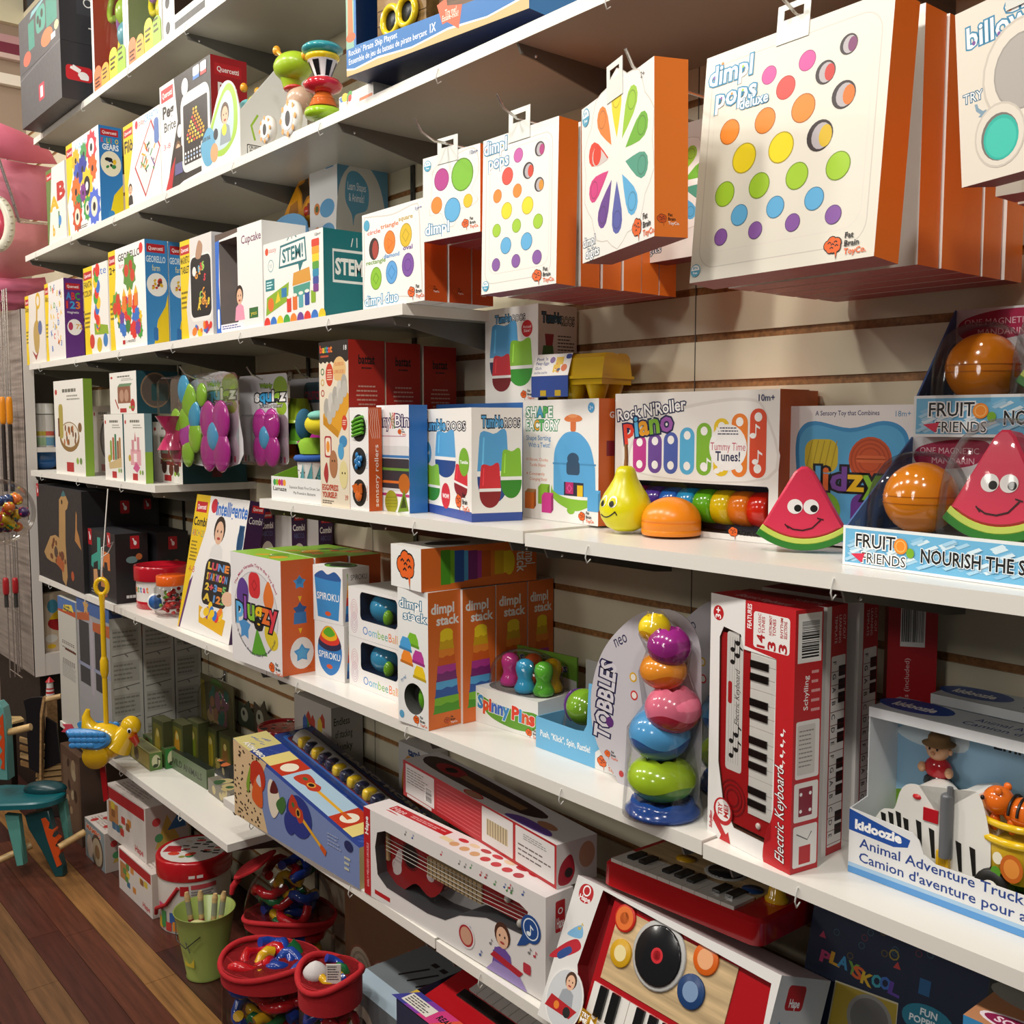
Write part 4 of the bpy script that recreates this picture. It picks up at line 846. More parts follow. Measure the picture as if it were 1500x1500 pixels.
    for i in range(4): m.tube([(.255+i*.012, .062+.023*math.cos(a), .14+.0225*math.sin(a)) for a in [PI*j/8 for j in range(9)]], .0022, '1c1410', 5)
    part('tiger_figure', o, m, (-.042, 0, 0))
    g = link('explorer_figure', None, o, (.078, .107, .145)); m = M(); m.ball(0, 0, -.012, .021, .013, .014, '141414:g', 14, 8, .8); part('trousers', g, m)
    m = M(); m.ball(0, 0, .01, .021, .014, .018, 'b81824:g', 16, 10); part('shirt', g, m); m = M(); m.ball(0, -.002, .038, .017, .015, .016, 'd8a47c:g', 18, 12); m.ball(0, -.017, .036, .0035, .003, .003, 'c88c64:g', 8, 6)
    for s in (-1, 1): m.ball(s*.0175, 0, .038, .004, .003, .005, 'd8a47c:g', 8, 6); m.ball(s*.006, -.0165, .042, .0018, .0015, .0022, '181010', 6, 4); m.ball(s*.021, -.008, .009, .0065, .0065, .008, 'd8a47c:g', 10, 8)
    part('head_and_hands', g, m); m = M(); m.lathe([(.023, .046), (.024, .048), (.016, .05), (.0155, .058), (.011, .064), (0, .065)], '7a5a34:f', 20); part('hat', g, m, label='brown brimmed hat')
    return o
truck_tray(p, rz, 'tray with a zebra striped toy truck, tiger and explorer figure, at the shelf end')
pb = p+Vector((.02*math.cos(rz)-math.sin(rz)*.142, .142*math.cos(rz), 0)); truck_tray(pb, rz, 'second truck tray half hidden behind the zebra truck tray', False)
# ball tower packs
z = zz(640, 800, .28)
TB = [(1140, 430, 90, 80, 'f4d424', 'f0b41c'), (1215, 525, 118, 108, 'a02c88', '8a2474'), (1185, 650, 128, 98, 'f59a2c', 'f07c18'), (1235, 850, 152, 125, 'ee7a96', 'cc2c44'), (1165, 980, 168, 140, '5aaae4', '2a62b8'), (1175, 1210, 188, 122, 'aacd2a', '5a9a26'), (1180, 1385, 205, 92, '2a62c4', '2458b4')]
def tower(yc, label, loc=None):
    b = ony(*z(1180, 1470), yc); b.z = zE; o = tag(link('ball_tower_pack', None, None, b), label, 'toy pack', 'ball tower packs')
    O = ony(*z(1180, 800), yc); k = (O-_C).dot(_F)/FPX*.28; pts = []
    for i, (a, bb, rx, ry, cu, cl) in enumerate(TB):
        P = ony(*z(a, bb), yc)-b; R_ = rx*k*.97; rzv = ry*k*1.02; n = 36; m = M(); P.y += .0; mm = 6
        base = i == 6; V = []
        wav = lambda t: .10*math.sin(3*t+i*1.7)-.12; jag = lambda t: .62+.10*abs(math.sin(3.5*t))
        def shell(lo, hi, c, jj):
            V = []
            for j in range(jj+1):
                for s_ in range(n):
                    t = 2*PI*s_/n; la = (lo(t)*(1-j/jj)+hi(t)*j/jj)*PI/2; rr = math.cos(la) if not base or la > 0 else 1-.0*la
                    if base: rr = (1.0-.22*(la/(PI/2)+.6)) if la < .75 else .8*math.cos(la)/math.cos(.75)
                    V.append((P.x+R_*rr*math.cos(t), P.y+R_*rr*math.sin(t), P.z+rzv*math.sin(la)))
            m.add(V, [(j*n+q_, j*n+(q_+1) % n, (j+1)*n+(q_+1) % n, (j+1)*n+q_) for j in range(jj) for q_ in range(n)], c+':g', True)
            return V
        if base:
            h_ = P.z+rzv*.72; P.z = 0; m.lathe([(R_*.96, .001), (R_, .006), (R_*.97, h_*.3), (R_*.86, h_*.75), (R_*.8, h_), (R_*.7, h_*.96), (0, h_*.8)], cl+':g', 42, P.x, P.y, 0, wav=lambda j, a: .006*abs(math.sin(3.5*a)) if j == 4 else 0)
        else:
            V0 = shell(lambda t: -.97, wav, cl, 6); m.add(V0[:n], [tuple(range(n-1, -1, -1))], cl+':g'); V1 = shell(wav, jag, cu, 7); top = V1[-n:]
            m.add(top+[(P.x, P.y, P.z+rzv*.5)], [(q_, (q_+1) % n, n) for q_ in range(n)], cu+':g')
        part('stacking_ball' if not base else 'tower_foot', o, m, label=['yellow', 'purple', 'orange', 'pink and red', 'two-tone blue', 'green', 'dark blue'][i]+(' ball' if not base else ' foot')); pts.append((P, R_, rzv))
    m = M(); path = [(pts[0][0]+Vector((0, 0, pts[0][2]*1.15)), .012)]+[(p_, r_*1.07) for p_, r_, h_ in pts]+[(Vector((pts[6][0].x, pts[6][0].y, .0005)), pts[6][1]*1.0)]
    m.tube([a for a, r_ in path], [r_ for a, r_ in path], 'f6f6f6:x', 28); part('blister', o, m, label='clear blister')
    m = M(); yb = .045; q = lambda a, c_: (lambda d_: ((d_.x), (d_.z)))(ony(*z(a, c_), yc+yb)-b)
    P = spline([q(*t) for t in ((1080, 345), (950, 440), (860, 570), (812, 750), (815, 930), (860, 1080), (930, 1190), (975, 1290), (1080, 1400), (1330, 1380), (1380, 1200), (1385, 800), (1370, 480), (1250, 340))], 4)
    m.T = Matrix(((1, 0, 0, 0), (0, 0, -1, yb), (0, 1, 0, 0), (0, 0, 0, 1))); m.prism(P, .0015, 'c3bfc6'); m.T = Matrix(); F_ = Face(m, (0, yb-.0016, 0), (1, 0, 0), (0, 0, 1), .2, .4)
    t0 = q(900, 1020); F_.t('TOBBLES', t0[0]/.2, t0[1]/.4, .2, 'cfcbd2', ol='22204a', olw=.1, b=.03, w=.37, rot=PI/2-.13); t1 = q(940, 530); F_.t('neo', t1[0]/.2, t1[1]/.4, .06, '22204a', w=.17, rot=.5); t2 = q(908, 920); F_.c(t2[0]/.2, t2[1]/.4, .05, '5a2a70')
    for a, c_, k_ in ((1030, 685, 'd8a81c'), (1035, 780, 'c83030')): t2 = q(a, c_); F_.c(t2[0]/.2, t2[1]/.4, .045, k_); F_.c(t2[0]/.2, t2[1]/.4, .03, 'e8e0d8')
    t2 = q(895, 1085); F_.brain(t2[0]/.2, t2[1]/.4, .035); t2 = q(968, 1190); F_.c(t2[0]/.2, t2[1]/.4, .03, 'b83030'); part('backing_card', o, m)
    return o
tw = tower(-.318, 'clear pack holding a wobbly tower of seven coloured balls at the shelf front')
t2 = copytree(tw, tw.location+Vector((.0, .19, 0)), None, 'second ball tower pack behind the first, only its yellow top showing')
# stacking cup boxes: four deep, one laid across the top
def cups(f, x, y, w, h, n=7):
    cols = [('7cbc2c', '4e9a22'), ('58ace0', '2e5aa8'), ('b83c96', '7e2c74'), ('f08c2c', 'd8601c'), ('f4d424', 'd8aa18')]
    for i, (a, b) in enumerate(cols):
        y0 = y+h*i/5; y1 = y+h*(i+1)/5; k0 = w*(1-.11*i)/2; k1 = w*(1-.11*(i+.8))/2; s_ = y1-y0
        f.p([(x-k0, y0), (x+k0, y0), (x+k1, y1+s_*.1), (x-k1, y1+s_*.1)], b); f.p([(x-k1*1.04, y0+s_*.55), (x-k1*.5, y0+s_*.48), (x, y0+s_*.6), (x+k1*.5, y0+s_*.5), (x+k1*1.04, y0+s_*.6), (x+k1, y1+s_*.1), (x-k1, y1+s_*.1)], a)
        f.p([(x-k0*1.06, y0), (x+k0*1.06, y0), (x+k0*1.03, y0+s_*.12), (x-k0*1.03, y0+s_*.12)], b)
    f.e(x, y+h, w*.25, h*.06, 'f4d424')
c = carton('stacking_cup_box', 'front stacking cup box, white face with cups and a see-through oval', 'toy box', 584, 628, 860, zE, v0=1055, v1=1071, u2=676, col='ececea', skip='F', cols={'R': 'e27028', 'T': 'e0dcd6', 'L': 'e27028'}, group='stacking cup boxes')
f = c.window('F', 'e', .53, .2, .33, .115, .03, 'ececea', '4a4a48')
f.t('dimpl', .06, .86, .07, 'ffffff', ol='3a7a9a', olw=.08, w=.72, b=.01); f.t('stack', .2, .775, .065, 'ffffff', ol='3a7a9a', olw=.08, w=.74, b=.01)
for a, b, k in ((.5, .64, '7cbc2c'), (.26, .6, '4aa0dc'), (.68, .52, 'b83c96'), (.3, .5, 'f08c2c'), (.72, .41, 'ecc820')): f.p([(a-.2, b-.05), (a+.2, b-.06), (a+.17, b+.0), (a+.1, b+.04), (a-.1, b+.045), (a-.18, b)], k); f.p([(a-.22, b-.05), (a+.21, b-.065), (a+.21, b-.045), (a-.22, b-.03)], ''.join('%02x' % int(int(k[j:j+2], 16)*.8) for j in (0, 2, 4)))
f.brain(.6, .05, .09); f.c(.12, .06, .08, '5aa0c8'); f.t('try me!', .12, .3, .03, '3a7ab0', w=.2, rot=.6)
m = M(); m.ball(.6*c.w, .03, .2*c.h, .018, .02, .032, '5aa022:g'); c.add('cup_inside', m, 'green cup behind the oval hole')
g = c.R; g.t('dimpl', .1, .84, .075, 'f4f2ee', w=.68, b=.03); g.t('stack', .26, .755, .07, 'f4f2ee', w=.66, b=.03); cups(g, .55, .11, .78, .58); g.brain(.55, .045, .08, dark=True); SB = c; c.done()
d0 = c.d
for i, u in enumerate((676.5, 717, 760)):
    y = c.p0.y+(d0+.003)*(i+1)
    if y+d0 > -.004: d0_ = -.004-y
    else: d0_ = d0
    if d0_ < .02: break
    c2 = Carton('stacking_cup_box', 'orange side of the %s stacking cup box, counted from the front' % ORD[i+1], 'toy box', (c.p0.x+.004, y, zE), 0, c.w, d0_, c.h*.995, col='e27028', cols={'F': 'ececea', 'T': 'e0dcd6'}, group='stacking cup boxes')
    g = c2.R; g.t('dimpl', .1, .84, .075, 'f4f2ee', w=.68, b=.03); g.t('stack', .26, .755, .07, 'f4f2ee', w=.66, b=.03); cups(g, .55, .11, .78, .58); c2.done()
zt = zE+c.h+.0008; p = at(573, c.p0.y+.004, zt); pr = at(617, c.p0.y-.004, zt)
c2 = Carton('stacking_cup_box', 'stacking cup box laid flat across the top of the others, brain emblem on its end', 'toy box', p, math.atan2(-.008, pr.x-p.x), (pr-p).length, .31, ztop(p, 796)-zt, col='e27028', cols={'F': 'ececea', 'T': 'dcd8d2'}, group='stacking cup boxes')
c2.F.brain(.5, .52, .27, txt=False); g = c2.R; cs = [('4e9a22', '7cbc2c'), ('2e5aa8', '58ace0'), ('7e2c74', 'b03c92'), ('c85a1c', 'e07a24'), ('d8aa18', 'f0d024')]
for i, (a, b) in enumerate(cs): g.r(.16+i*.115, .12+.03*i, .24+i*.115, .93-.03*i, a); g.r(.24+i*.115, .14+.03*i, .275+i*.115, .91-.03*i, b)
g.e(.75, .5, .05, .3, 'f0d024'); g.t('dimpl', .9, .92, .09, 'f4f2ee', w=.5, rot=-PI/2, b=.02); g.t('stack', .82, .85, .09, 'f4f2ee', w=.6, rot=-PI/2, b=.02); c2.T.e(.5, .35, .3, .18, '2a2826'); c2.done()
# blue ball boxes, two high
for i, (vt, vb) in enumerate(((929, 1001), (857, 929))):
    if i == 0:
        a, b = onz(512, 1001, zE), onz(584, 1029, zE); e = b-a; W0 = e.length; rz0 = math.atan2(e.y, e.x); H0 = ztop(a, 930)-zE
    c = Carton('ball_box', ['white box showing a blue ball, lower of the two stacked boxes', 'white box showing a blue ball, upper of the two stacked boxes'][i], 'toy box', (a.x, a.y, zE+i*(H0+.0008)), rz0, min(W0, SB.p0.x-a.x-.003), .15, H0, col='ebe9e8', skip='F', cols={'R': 'e4e2e0', 'T': 'dedcd8'}, group='blue ball boxes')
    f = c.window('F', 'r', .62, .66, .42 if False else .37, .28, .1, 'ebe9e8', '10203c', .1); f.t('Oombee', .3, .1, .17, ['3a7ac8', '2aa0d8', '3ab0c8', '8ac03c', '5aaa3c', '3a9a8a'], w=.5, b=.0); f.t('Ball', .82, .1, .17, ['e8702c', 'd8a01c'], w=.17, b=.0)
    for r in (.075, .058, .04, .022): f.ring(.12, .55, r, .006, 'd8a8b0', 18, r*1.5); f.ring(.12, .28, r, .006, 'c8a8c0', 18, r*1.5)
    m = M(); m.ball(c.w*.47, .056, H0*.62, .053, .05, H0*.34, '3a9ac8:g', 28, 16); c.add('toy_ball', m, 'blue ball'); m = M(); m.ball(c.w*.68, .02, H0*.5, .012, .014, .02, '7ab82c:g'); c.add('shape_piece', m, 'green piece'); c.film(); c.done()
# spiral tower boxes, two high
a, b = onz(462, 988, zE), onz(505, 1000.5, zE); e = b-a; rz0 = math.atan2(e.y, e.x); H0 = ztop(a, 908)-zE; d_ = .085
for i in range(2):
    off = Vector((-.004*i, .0, i*(H0+.0008)))
    c = Carton('spiral_toy_box', ['lower small white box printed with a rainbow cone', 'upper small white box printed with a blue tumbler'][i], 'toy box', a+off, rz0, e.length, d_, H0, col='ecebea', cols={'R': 'd8d6d2'}, group='spiral toy boxes'); f = c.F
    if i: f.p([(.15, .08), (.85, .06), (.95, .78), (.05, .8)], '3a8ac8'); f.sp([(.05, .8), (.3, .92), (.5, .86), (.75, .92), (.95, .78), (.5, .76)], '2a5a9a'); f.t('SPIROKU', .5, .4, .13, 'f4f4f4', al='c', w=.74, b=.01); f.e(.5, .16, .1, .04, 'd85a2c')
    else: f.sp([(.5, .06), (.8, .2), (.92, .55), (.7, .88), (.5, .95), (.3, .88), (.1, .55), (.2, .2)], '2f7ac0'); f.sp([(.12, .6), (.5, .5), (.9, .6), (.72, .86), (.5, .95), (.3, .86)], '28284a'); f.sp([(.18, .68), (.5, .6), (.84, .68), (.7, .88), (.5, .95), (.3, .88)], 'd83a2c'); f.sp([(.24, .75), (.5, .68), (.76, .75), (.66, .9), (.5, .95), (.34, .9)], 'f0b41c'); f.sp([(.3, .82), (.5, .75), (.7, .82), (.5, .93)], '5aaa2c'); f.t('SPIROKU', .5, .36, .12, 'f4f4f4', al='c', w=.72, b=.01); f.e(.5, .22, .1, .04, 'd85a2c')
    g = c.R; g.t('SPIROKU', .3, .78, .1, '1c1c24', w=.62, b=.0)
    for k, cc in enumerate(('2f5a9a', '3a8ac8', 'd83a2c', 'f0901c', 'f0c41c', '6ab42c')): g.p([(.08+.02*k, .06+k*.14), (.34-.03*k, .06+k*.14), (.31-.03*k, .2+k*.14), (.1+.02*k, .2+k*.14)], cc)
    if i: c.T.e(.5, .5, .42, .42, '2a2a34'); c.T.ring(.5, .5, .32, .09, '5a9a2c'); c.T.e(.5, .5, .2, .2, '3a3a44')
    c.done()
# plug toy boxes, three deep
c = carton('plug_toy_box', 'white fronted box with a ring of coloured plug shapes, green top, orange side', 'toy box', 341, 414, 807, zE, v0=964, v1=991.5, u2=462, col='e6e3e4', cols={'R': 'd8642a', 'T': '8cbc3a', 'L': 'e6e3e4'}, group='plug toy boxes')
f = c.F; P = ellp(.5*f.W, .48*f.H, .44*f.W, .38*f.H, 40); f.poly(P, 'bcb8bc'); f.poly(ellp(.5*f.W, .48*f.H, .425*f.W, .37*f.H, 40), 'dad7da')
f.r(.37, .62, .6, .85, 'd02c34', .08); f.ring(.485, .735, .06, .02, 'a81c24', 4); f.sp([(.66, .66), (.76, .8), (.86, .66), (.8, .55), (.7, .56)], 'e0742c'); f.sp([(.13, .56), (.15, .72), (.25, .78), (.36, .7), (.33, .54)], '5c3a8c'); f.star(.27, .33, .13, '4a8ec8', 5, .6); f.p([(.4, .1), (.72, .13), (.52, .36)], '5aa02c'); f.sp([(.68, .3), (.7, .4), (.9, .36), (.92, .24), (.8, .2)], 'd8c02c')
f.t('plugzy', .11, .42, .2, ['5aaade', '8a4aa4', '8ac43c', 'f0c020', 'e8702c', 'd83a4a'], ol='16161e', olw=.09, w=.8, b=.03); f.t('The Most Versatile Toy in the Toy Box!', .5, .9, .03, 'a8305c', arc=.48, w=.95, al='c', b=.02); f.t('5 silicone shapes, that push and pull!', .5, .1, .028, '3a3a4a', arc=-.48, w=.9, al='c', b=.02); f.brain(.8, .045, .05)
g = c.R; g.star(.56, .8, .2, '4a9cd8', 5, .6); g.star(.56, .815, .12, '3a86c4', 5, .6); g.star(.56, .56, .22, '2a5c98', 5, .6); g.p([(.36, .44), (.76, .44), (.74, .54), (.38, .54)], '3a7ab8'); g.e(.6, .18, .36, .14, 'f0ece8'); g.star(.6, .18, .26, '4a9cd8', 5, .6); g.star(.6, .18, .18, '5aacdf', 5, .6); g.p([(.5, .68), (.62, .68), (.56, .63)], 'f0c020'); g.p([(.5, .4), (.62, .4), (.56, .35)], 'f0c020'); g.brain(.82, .04, .05, txt=False)
c.T.blobs(.3, .2, .9, .8, 8, ['d8502c', 'e8e0d0', '3a6a3a', 'd8a02c', '6a9a2c'], 3, .09); PZ = c; c.done()
for i in range(2):
    y = PZ.p0.y+(PZ.d+.004)*(i+1); d_ = min(PZ.d, -.004-y)
    c2 = Carton('plug_toy_box', ['second plug toy box, its green top and orange side showing', 'third plug toy box, furthest back by the wall'][i], 'toy box', (PZ.p0.x+.006*i+.003, y+.004, zE), PZ.rz*.3, PZ.w, d_, PZ.h*(1.0-.01*i), col='d8642a', cols={'F': 'e6e3e4', 'T': '8cbc3a'}, group='plug toy boxes'); c2.T.blobs(.2, .2, .9, .8, 8, ['d8502c', 'e8e0d0', '3a6a3a', 'd8a02c'], 3+i, .09); c2.done()
# spinning pins box
c = carton('spinning_pins_box', 'white and green low box holding rounded pins under clear plastic', 'toy box', 697, 788, 1004, zE, v0=1056, v1=1084, d=.13, col='e9e8e4', cols={'T': 'dddcd8'})
f = c.F; f.sp([(.02, .8), (.25, .68), (.6, .62), (.98, .66), (.98, .3), (.8, .12), (.5, .12), (.2, .3)], '5f9a2a'); f.t('Spinny', .04, .42, .36, ['3a8ac8', 'e0502c', 'd8402c', '3a6ac0', '3a6ac0', '3a8ac8'], ol='f6f6f2', olw=.08, w=.5, b=.05, rot=-.04); f.t('Pins', .6, .36, .36, ['e0402c', '4a9ad8', 'd8582c', 'e0402c'], ol='f6f6f2', olw=.08, w=.34, b=.05, rot=-.04); f.brain(.86, .12, .045)
m = M(); m.box(0, .12, c.h, c.w, .125, c.h+.075, '6f9e34'); F_ = Face(m, (0, .1198, c.h), (1, 0, 0), (0, 0, 1), c.w, .075); F_.t('Spinny Pins', .1, .5, .25, ['3a5a8c', 'b8402c'], w=.75, b=.03, ol='e4e4dc', olw=.06); F_.p([(0, 0), (1, 0), (1, .3), (.5, .42), (0, .3)], 'd8d8d2'); c.add('back_card', m)
for x, y, k, hgt in ((.28, .055, 'c03a86', .075), (.5, .085, 'd8602c', .07), (.62, .035, '3a9cc8', .075), (.82, .08, 'e0b01c', .075), (.86, .045, '5aaa34', .05)):
    m = M(); m.lathe([(.014, 0), (.022, .004), (.024, .012), (.018, .024), (.0155, .032), (.019, .044), (.021, .055), (.018, .067), (.009, .0735), (0, .075)], k+':g', 22, x*c.w, y, c.h); c.add('pin', m, {'c03a86': 'pink pin', 'd8602c': 'orange pin', '3a9cc8': 'blue pin', 'e0b01c': 'yellow pin', '5aaa34': 'green pin'}[k])
m = M(); m.ball(.5*c.w, .062, c.h, .47*c.w, .056, .085, 'f6f6f6:x', 24, 10, .7, 0); c.add('blister', m, 'clear blister'); SPB = c; c.done()
# blue rattle tray
p = onz(785, 1093.5, zE); q = onz(905, 1138, zE); e = q-p; rz0 = math.atan2(e.y, e.x); w = e.length; h1 = ztop(p, 1049)-zE; h2 = h1*2.55
if p.x < SPB.p0.x+SPB.w: p.x = SPB.p0.x+SPB.w+.002
o = tag(link('rattle_tray', None, None, p, (0, 0, rz0)), 'light blue cut-out tray holding a purple and green ball, left of the ball tower', 'toy box')
m = M(); m.T = Matrix(((1, 0, 0, 0), (0, 0, -1, .002), (0, 1, 0, 0), (0, 0, 0, 1))); m.prism([(0, 0), (w, 0), (w, h2), (w*.66, h2)]+[(w*.64, h1*1.25), (w*.6, h1*1.02), (w*.5, h1*.98), (0, h1)], .002, '6cb4de'); m.T = Matrix(); F_ = Face(m, (0, -.0002, 0), (1, 0, 0), (0, 0, 1), w, h1); F_.t('Push, "Klick", Spin, Rattle!', .06, .42, .2, 'f4f8fa', w=.62, b=.02); F_.p([(.74, 0), (1, 0), (1, .62), (.78, .62), (.74, .5)], 'e8e8e6'); F_.brain(.82, .28, .05)
part('tray_front', o, m); m = M(); m.box(0, .002, 0, .002, .14, h1, '6cb4de'); part('tray_side', o, m); m = M(); m.box(0, .14, 0, w*.95, .142, h2*1.0, 'c8c6c2'); part('back_card', o, m)
m = M(); bx, by, bz, R_ = w*.36, .055, h1+.028, .037
m.ball(bx, by, bz, R_, R_, R_, '7aaa2c:g', 26, 16)
for i in range(6): m.tube([(bx-R_*1.01*math.cos(a)*math.cos(.5-i*.22), by-R_*1.01*math.cos(a)*math.sin(.5-i*.22)-.002, bz+R_*1.01*math.sin(a)) for a in [-.9+j*.18 for j in range(11)]], .0045, '6a3a8c:g', 6)
part('toy_ball', o, m, label='purple and green ball'); m = M(); m.ball(bx+.01, by, h1*.4, .05, .045, .1, 'f6f6f6:x', 20, 10, .8, 0); part('blister', o, m, label='clear blister'); m = M(); m.box(.004, .004, .001, w-.03, .138, .004, '5c5a58'); part('tray_floor', o, m)
# ================================================================ third shelf from below the top (left to right)
zC, zB_, zA_ = ZC+.0005, ZB+.0005, ZA+.0005
QR = 'b8222a'
def qlogo(f, x0, y0, x1, y1): f.r(x0, y0, x1, y1, QR); f.t('Quercetti', x0+(x1-x0)*.1, y0+(y1-y0)*.3, (y1-y0)*.45, 'f4e8e8', w=(x1-x0)*.8, b=.02)
def strip(f, txt, w=.22, col='e8c81c'):
    f.p([(0, 0), (w*.75, 0), (w*.55, .3), (w, .75), (w, 1), (0, 1)], col); qlogo(f, .01, .86, w*.95, .95)
    for i, t_ in enumerate(txt): f.t(t_, .02, .77-.1*i, .07, '1c1a18', w=w*.85, b=.02)
    f.lines(.02, .3, w*.7, .5, 4, '6a5a20', 2)
TOYC = ['d8342c', '2f6fc0', 'e8c020', '3f9c3a', 'e8802c', '6a3f94']
c = carton('peg_toy_box', 'narrow box picturing a yellow shovel toy, at the far left end of its shelf', 'toy box', 40, 68, 435, zC, y0=-.345, d=.07, col='e2dcd4'); f = c.F; strip(f, ['Daisy'], .2)
f.sp([(.45, .2), (.4, .45), (.5, .6), (.68, .58), (.7, .3), (.6, .15)], 'b89a5a'); f.ring(.68, .88, .12, .05, 'd8b02c'); f.line([(.62, .8), (.58, .55)], .07, 'c8a038'); f.p([(.3, .2), (.5, .05), (.65, .18), (.5, .12)], '9a3a3c'); f.e(.75, .5, .1, .1, '5a6a9a'); c.done()
c = carton('peg_toy_box', 'white box of magnetic letters with a purple side', 'toy box', 69, 97, 417, zC, y0=-.345, u2=125, col='e6e2de', cols={'R': '5c2a78'}); f = c.F; strip(f, ['Abc'], .2)
R_ = random.Random(4)
for i in range(26): f.t(R_.choice('ABCDEKM12345'), R_.uniform(.28, .85), R_.uniform(.08, .9), .07, R_.choice(TOYC), rot=R_.uniform(-.4, .4), b=.03)
g = c.R; qlogo(g, .1, .86, .85, .94); g.t('ABC', .12, .74, .09, ['3a8ac8', 'd8342c', '3f9c3a'], w=.7, b=.03); g.t('123', .12, .63, .09, ['d8342c', '3aa0d8', 'e8802c'], w=.7, b=.03); g.t('magnetic', .15, .57, .03, 'fff', w=.6); g.e(.5, .4, .38, .1, 'f0ece8'); g.t('72', .58, .38, .06, 'd8a01c', b=.02); g.e(.3, .41, .12, .05, 'b83a5a'); g.t('mm', .7, .03, .025, 'eee', w=.2); c.done()
c = carton('peg_toy_box', 'box picturing coloured pegs on a lime board, left of the flower castle box', 'toy box', 126, 161, 394, zC, y0=-.345, d=.07, col='e8e4de'); f = c.F; strip(f, ['FANTA', 'COLOR'], .38)
f.t('inte', .5, .87, .09, '2f6fc0', w=.45); f.c(.48, .92, .06, 'c83040'); f.p([(.4, .35), (.95, .3), (.98, .2), (.42, .22)], '8aa82c')
for i in range(9): f.c(.5+.05*(i % 3), .45+.06*i, .09, TOYC[i % 4]); f.c(.55+.04*(i % 2), .3+.01*i, .07, TOYC[(i+2) % 5])
f.c(.3, .15, .1, 'c83a30'); f.c(.6, .1, .1, 'c8b01c'); f.c(.85, .14, .09, '3a7ab8'); c.done()
c = carton('peg_toy_box', 'white box picturing a castle of coloured gears and a flower tree, blue and yellow side', 'toy box', 163, 216, 370, zC, y0=-.348, u2=249, col='f0eeea', cols={'R': '3a86c4'}); f = c.F; strip(f, ['2+'], .2)
f.t('GEORELLO', .28, .87, .07, '1f1d1c', w=.6, b=.02); f.c(.9, .93, .05, 'd83030'); f.t('farm', .3, .8, .05, 'd86a8a', w=.14)
f.p([(.57, .45), (.62, .45), (.6, .72), (.56, .72)], 'b8a06a'); f.star(.58, .74, .19, '5a8c3a', 9, .8); f.c(.5, .76, .06, 'c8402c'); f.c(.66, .7, .06, 'c8402c'); f.c(.62, .8, .05, 'b83a2c')
f.star(.2, .45, .14, '5f9a3a', 9, .8); f.c(.15, .42, .06, 'c8402c'); f.c(.24, .5, .06, 'c8402c')
R_ = random.Random(9)
for i in range(34): f.star(R_.uniform(.25, .85), R_.uniform(.15, .48), .075, R_.choice(TOYC+['d8342c', '3f7a3a']), 8, .75)
for x in (.42, .58, .74): f.r(x-.05, .4, x+.05, .52, 'e07a2c'); f.p([(x-.05, .52), (x+.05, .52), (x, .6)], 'e8b42c')
f.t('2 MODELS', .45, .06, .025, '444', w=.25); f.r(.35, .05, .42, .09, QR)
def gside(g): qlogo(g, .08, .88, .88, .96); g.t('GEORELLO', .05, .79, .06, 'dcecf6', w=.85, b=.02); g.t('farm', .3, .71, .06, 'e8e0a0', w=.35); g.e(.5, .58, .45, .11, 'f0eee8'); g.blobs(.2, .53, .8, .62, 9, ['c83a2c', '5a8a3a', 'd8b02c', '6a3a2c'], 4, .1); g.p([(.3, 0), (.98, 0), (.98, .5), (.85, .38), (.5, .25)], 'e8c81c'); g.r(.3, .05, .5, .18, '2f6fb0', .1)
gside(c.R); GE = c; c.done()
c2 = Carton('peg_toy_box', 'blue and yellow sided box directly behind the flower castle box', 'toy box', (GE.p0.x, GE.p0.y+GE.d+.003, zC), 0, GE.w, GE.d, GE.h, col='f0eeea', cols={'R': '3a86c4'}); gside(c2.R); c2.done()
c = carton('peg_toy_box', 'box picturing a black magnetic tablet, between the flower castle and the open blue box', 'toy box', 267, 313, 355, zC, y0=-.348, d=.06, col='dcd8d4'); f = c.F; strip(f, ['MAGNETIC', 'TABLET'], .32)
f.r(.3, .16, .98, .82, 'e8e6e2', .12); f.r(.33, .2, .96, .8, '1c1e22', .1); R_ = random.Random(3)
for i in range(16): f.t(R_.choice('ABCG2358'), R_.uniform(.4, .85), R_.uniform(.26, .7), .07, R_.choice(['d83a4a', '6ab8d8', 'e8c83a', '9ac85a', 'e89a3a']), b=.04, rot=R_.uniform(-.5, .5))
f.c(.45, .66, .06, 'e8e4e0'); f.sp([(.5, .8), (.6, .95), (.72, .9), (.66, .78)], 'b08a70'); f.blobs(.35, .03, 1, .13, 12, TOYC, 6, .06); c.done()
c = carton('tea_set_box', 'blue framed window box holding a red and pink cupcake toy', 'toy box', 318, 386, 345, zC, y0=-.348, d=.13, col='ecebe8', skip='F', cols={'L': '2f62b0'})
f = c.window('F', 'r', .29, .5, .2, .42, .1, 'ecebe8', '8a8480', .02); f.p([(0, 0), (.11, 0), (.07, .5), (.1, 1), (0, 1)], '2a6ac8'); f.p([(0, .93), (.5, .96), (.5, 1), (0, 1)], '5a4a42'); f.r(.1, .02, .6, .085, 'eceaf0'); f.lines(.13, .03, .55, .075, 2, '3a4a9a', 4); f.kid(.52, .1, .34, '2a1812', 'e89ab4'); f.t('Cupcake', .58, .83, .08, '6a2a5a', w=.4, b=.01); f.r(.72, .1, .9, .2, '2f6a34'); f.t('yes', .75, .13, .04, 'e8d040', w=.12); f.r(.03, .05, .075, .25, 'f0f0f0', .02)
m = M(); m.ball(.36*c.w, .06, .48*c.h, .02, .02, .02, 'f0e4e0:s'); m.ball(.37*c.w, .055, .60*c.h, .019, .018, .026, 'c81c28:g'); m.lathe([(.01, .2*c.h), (.022, .44*c.h)], 'c84a9a:g', 14, .36*c.w, .06); c.add('toy_cupcake', m, 'red and pink cupcake'); c.done()
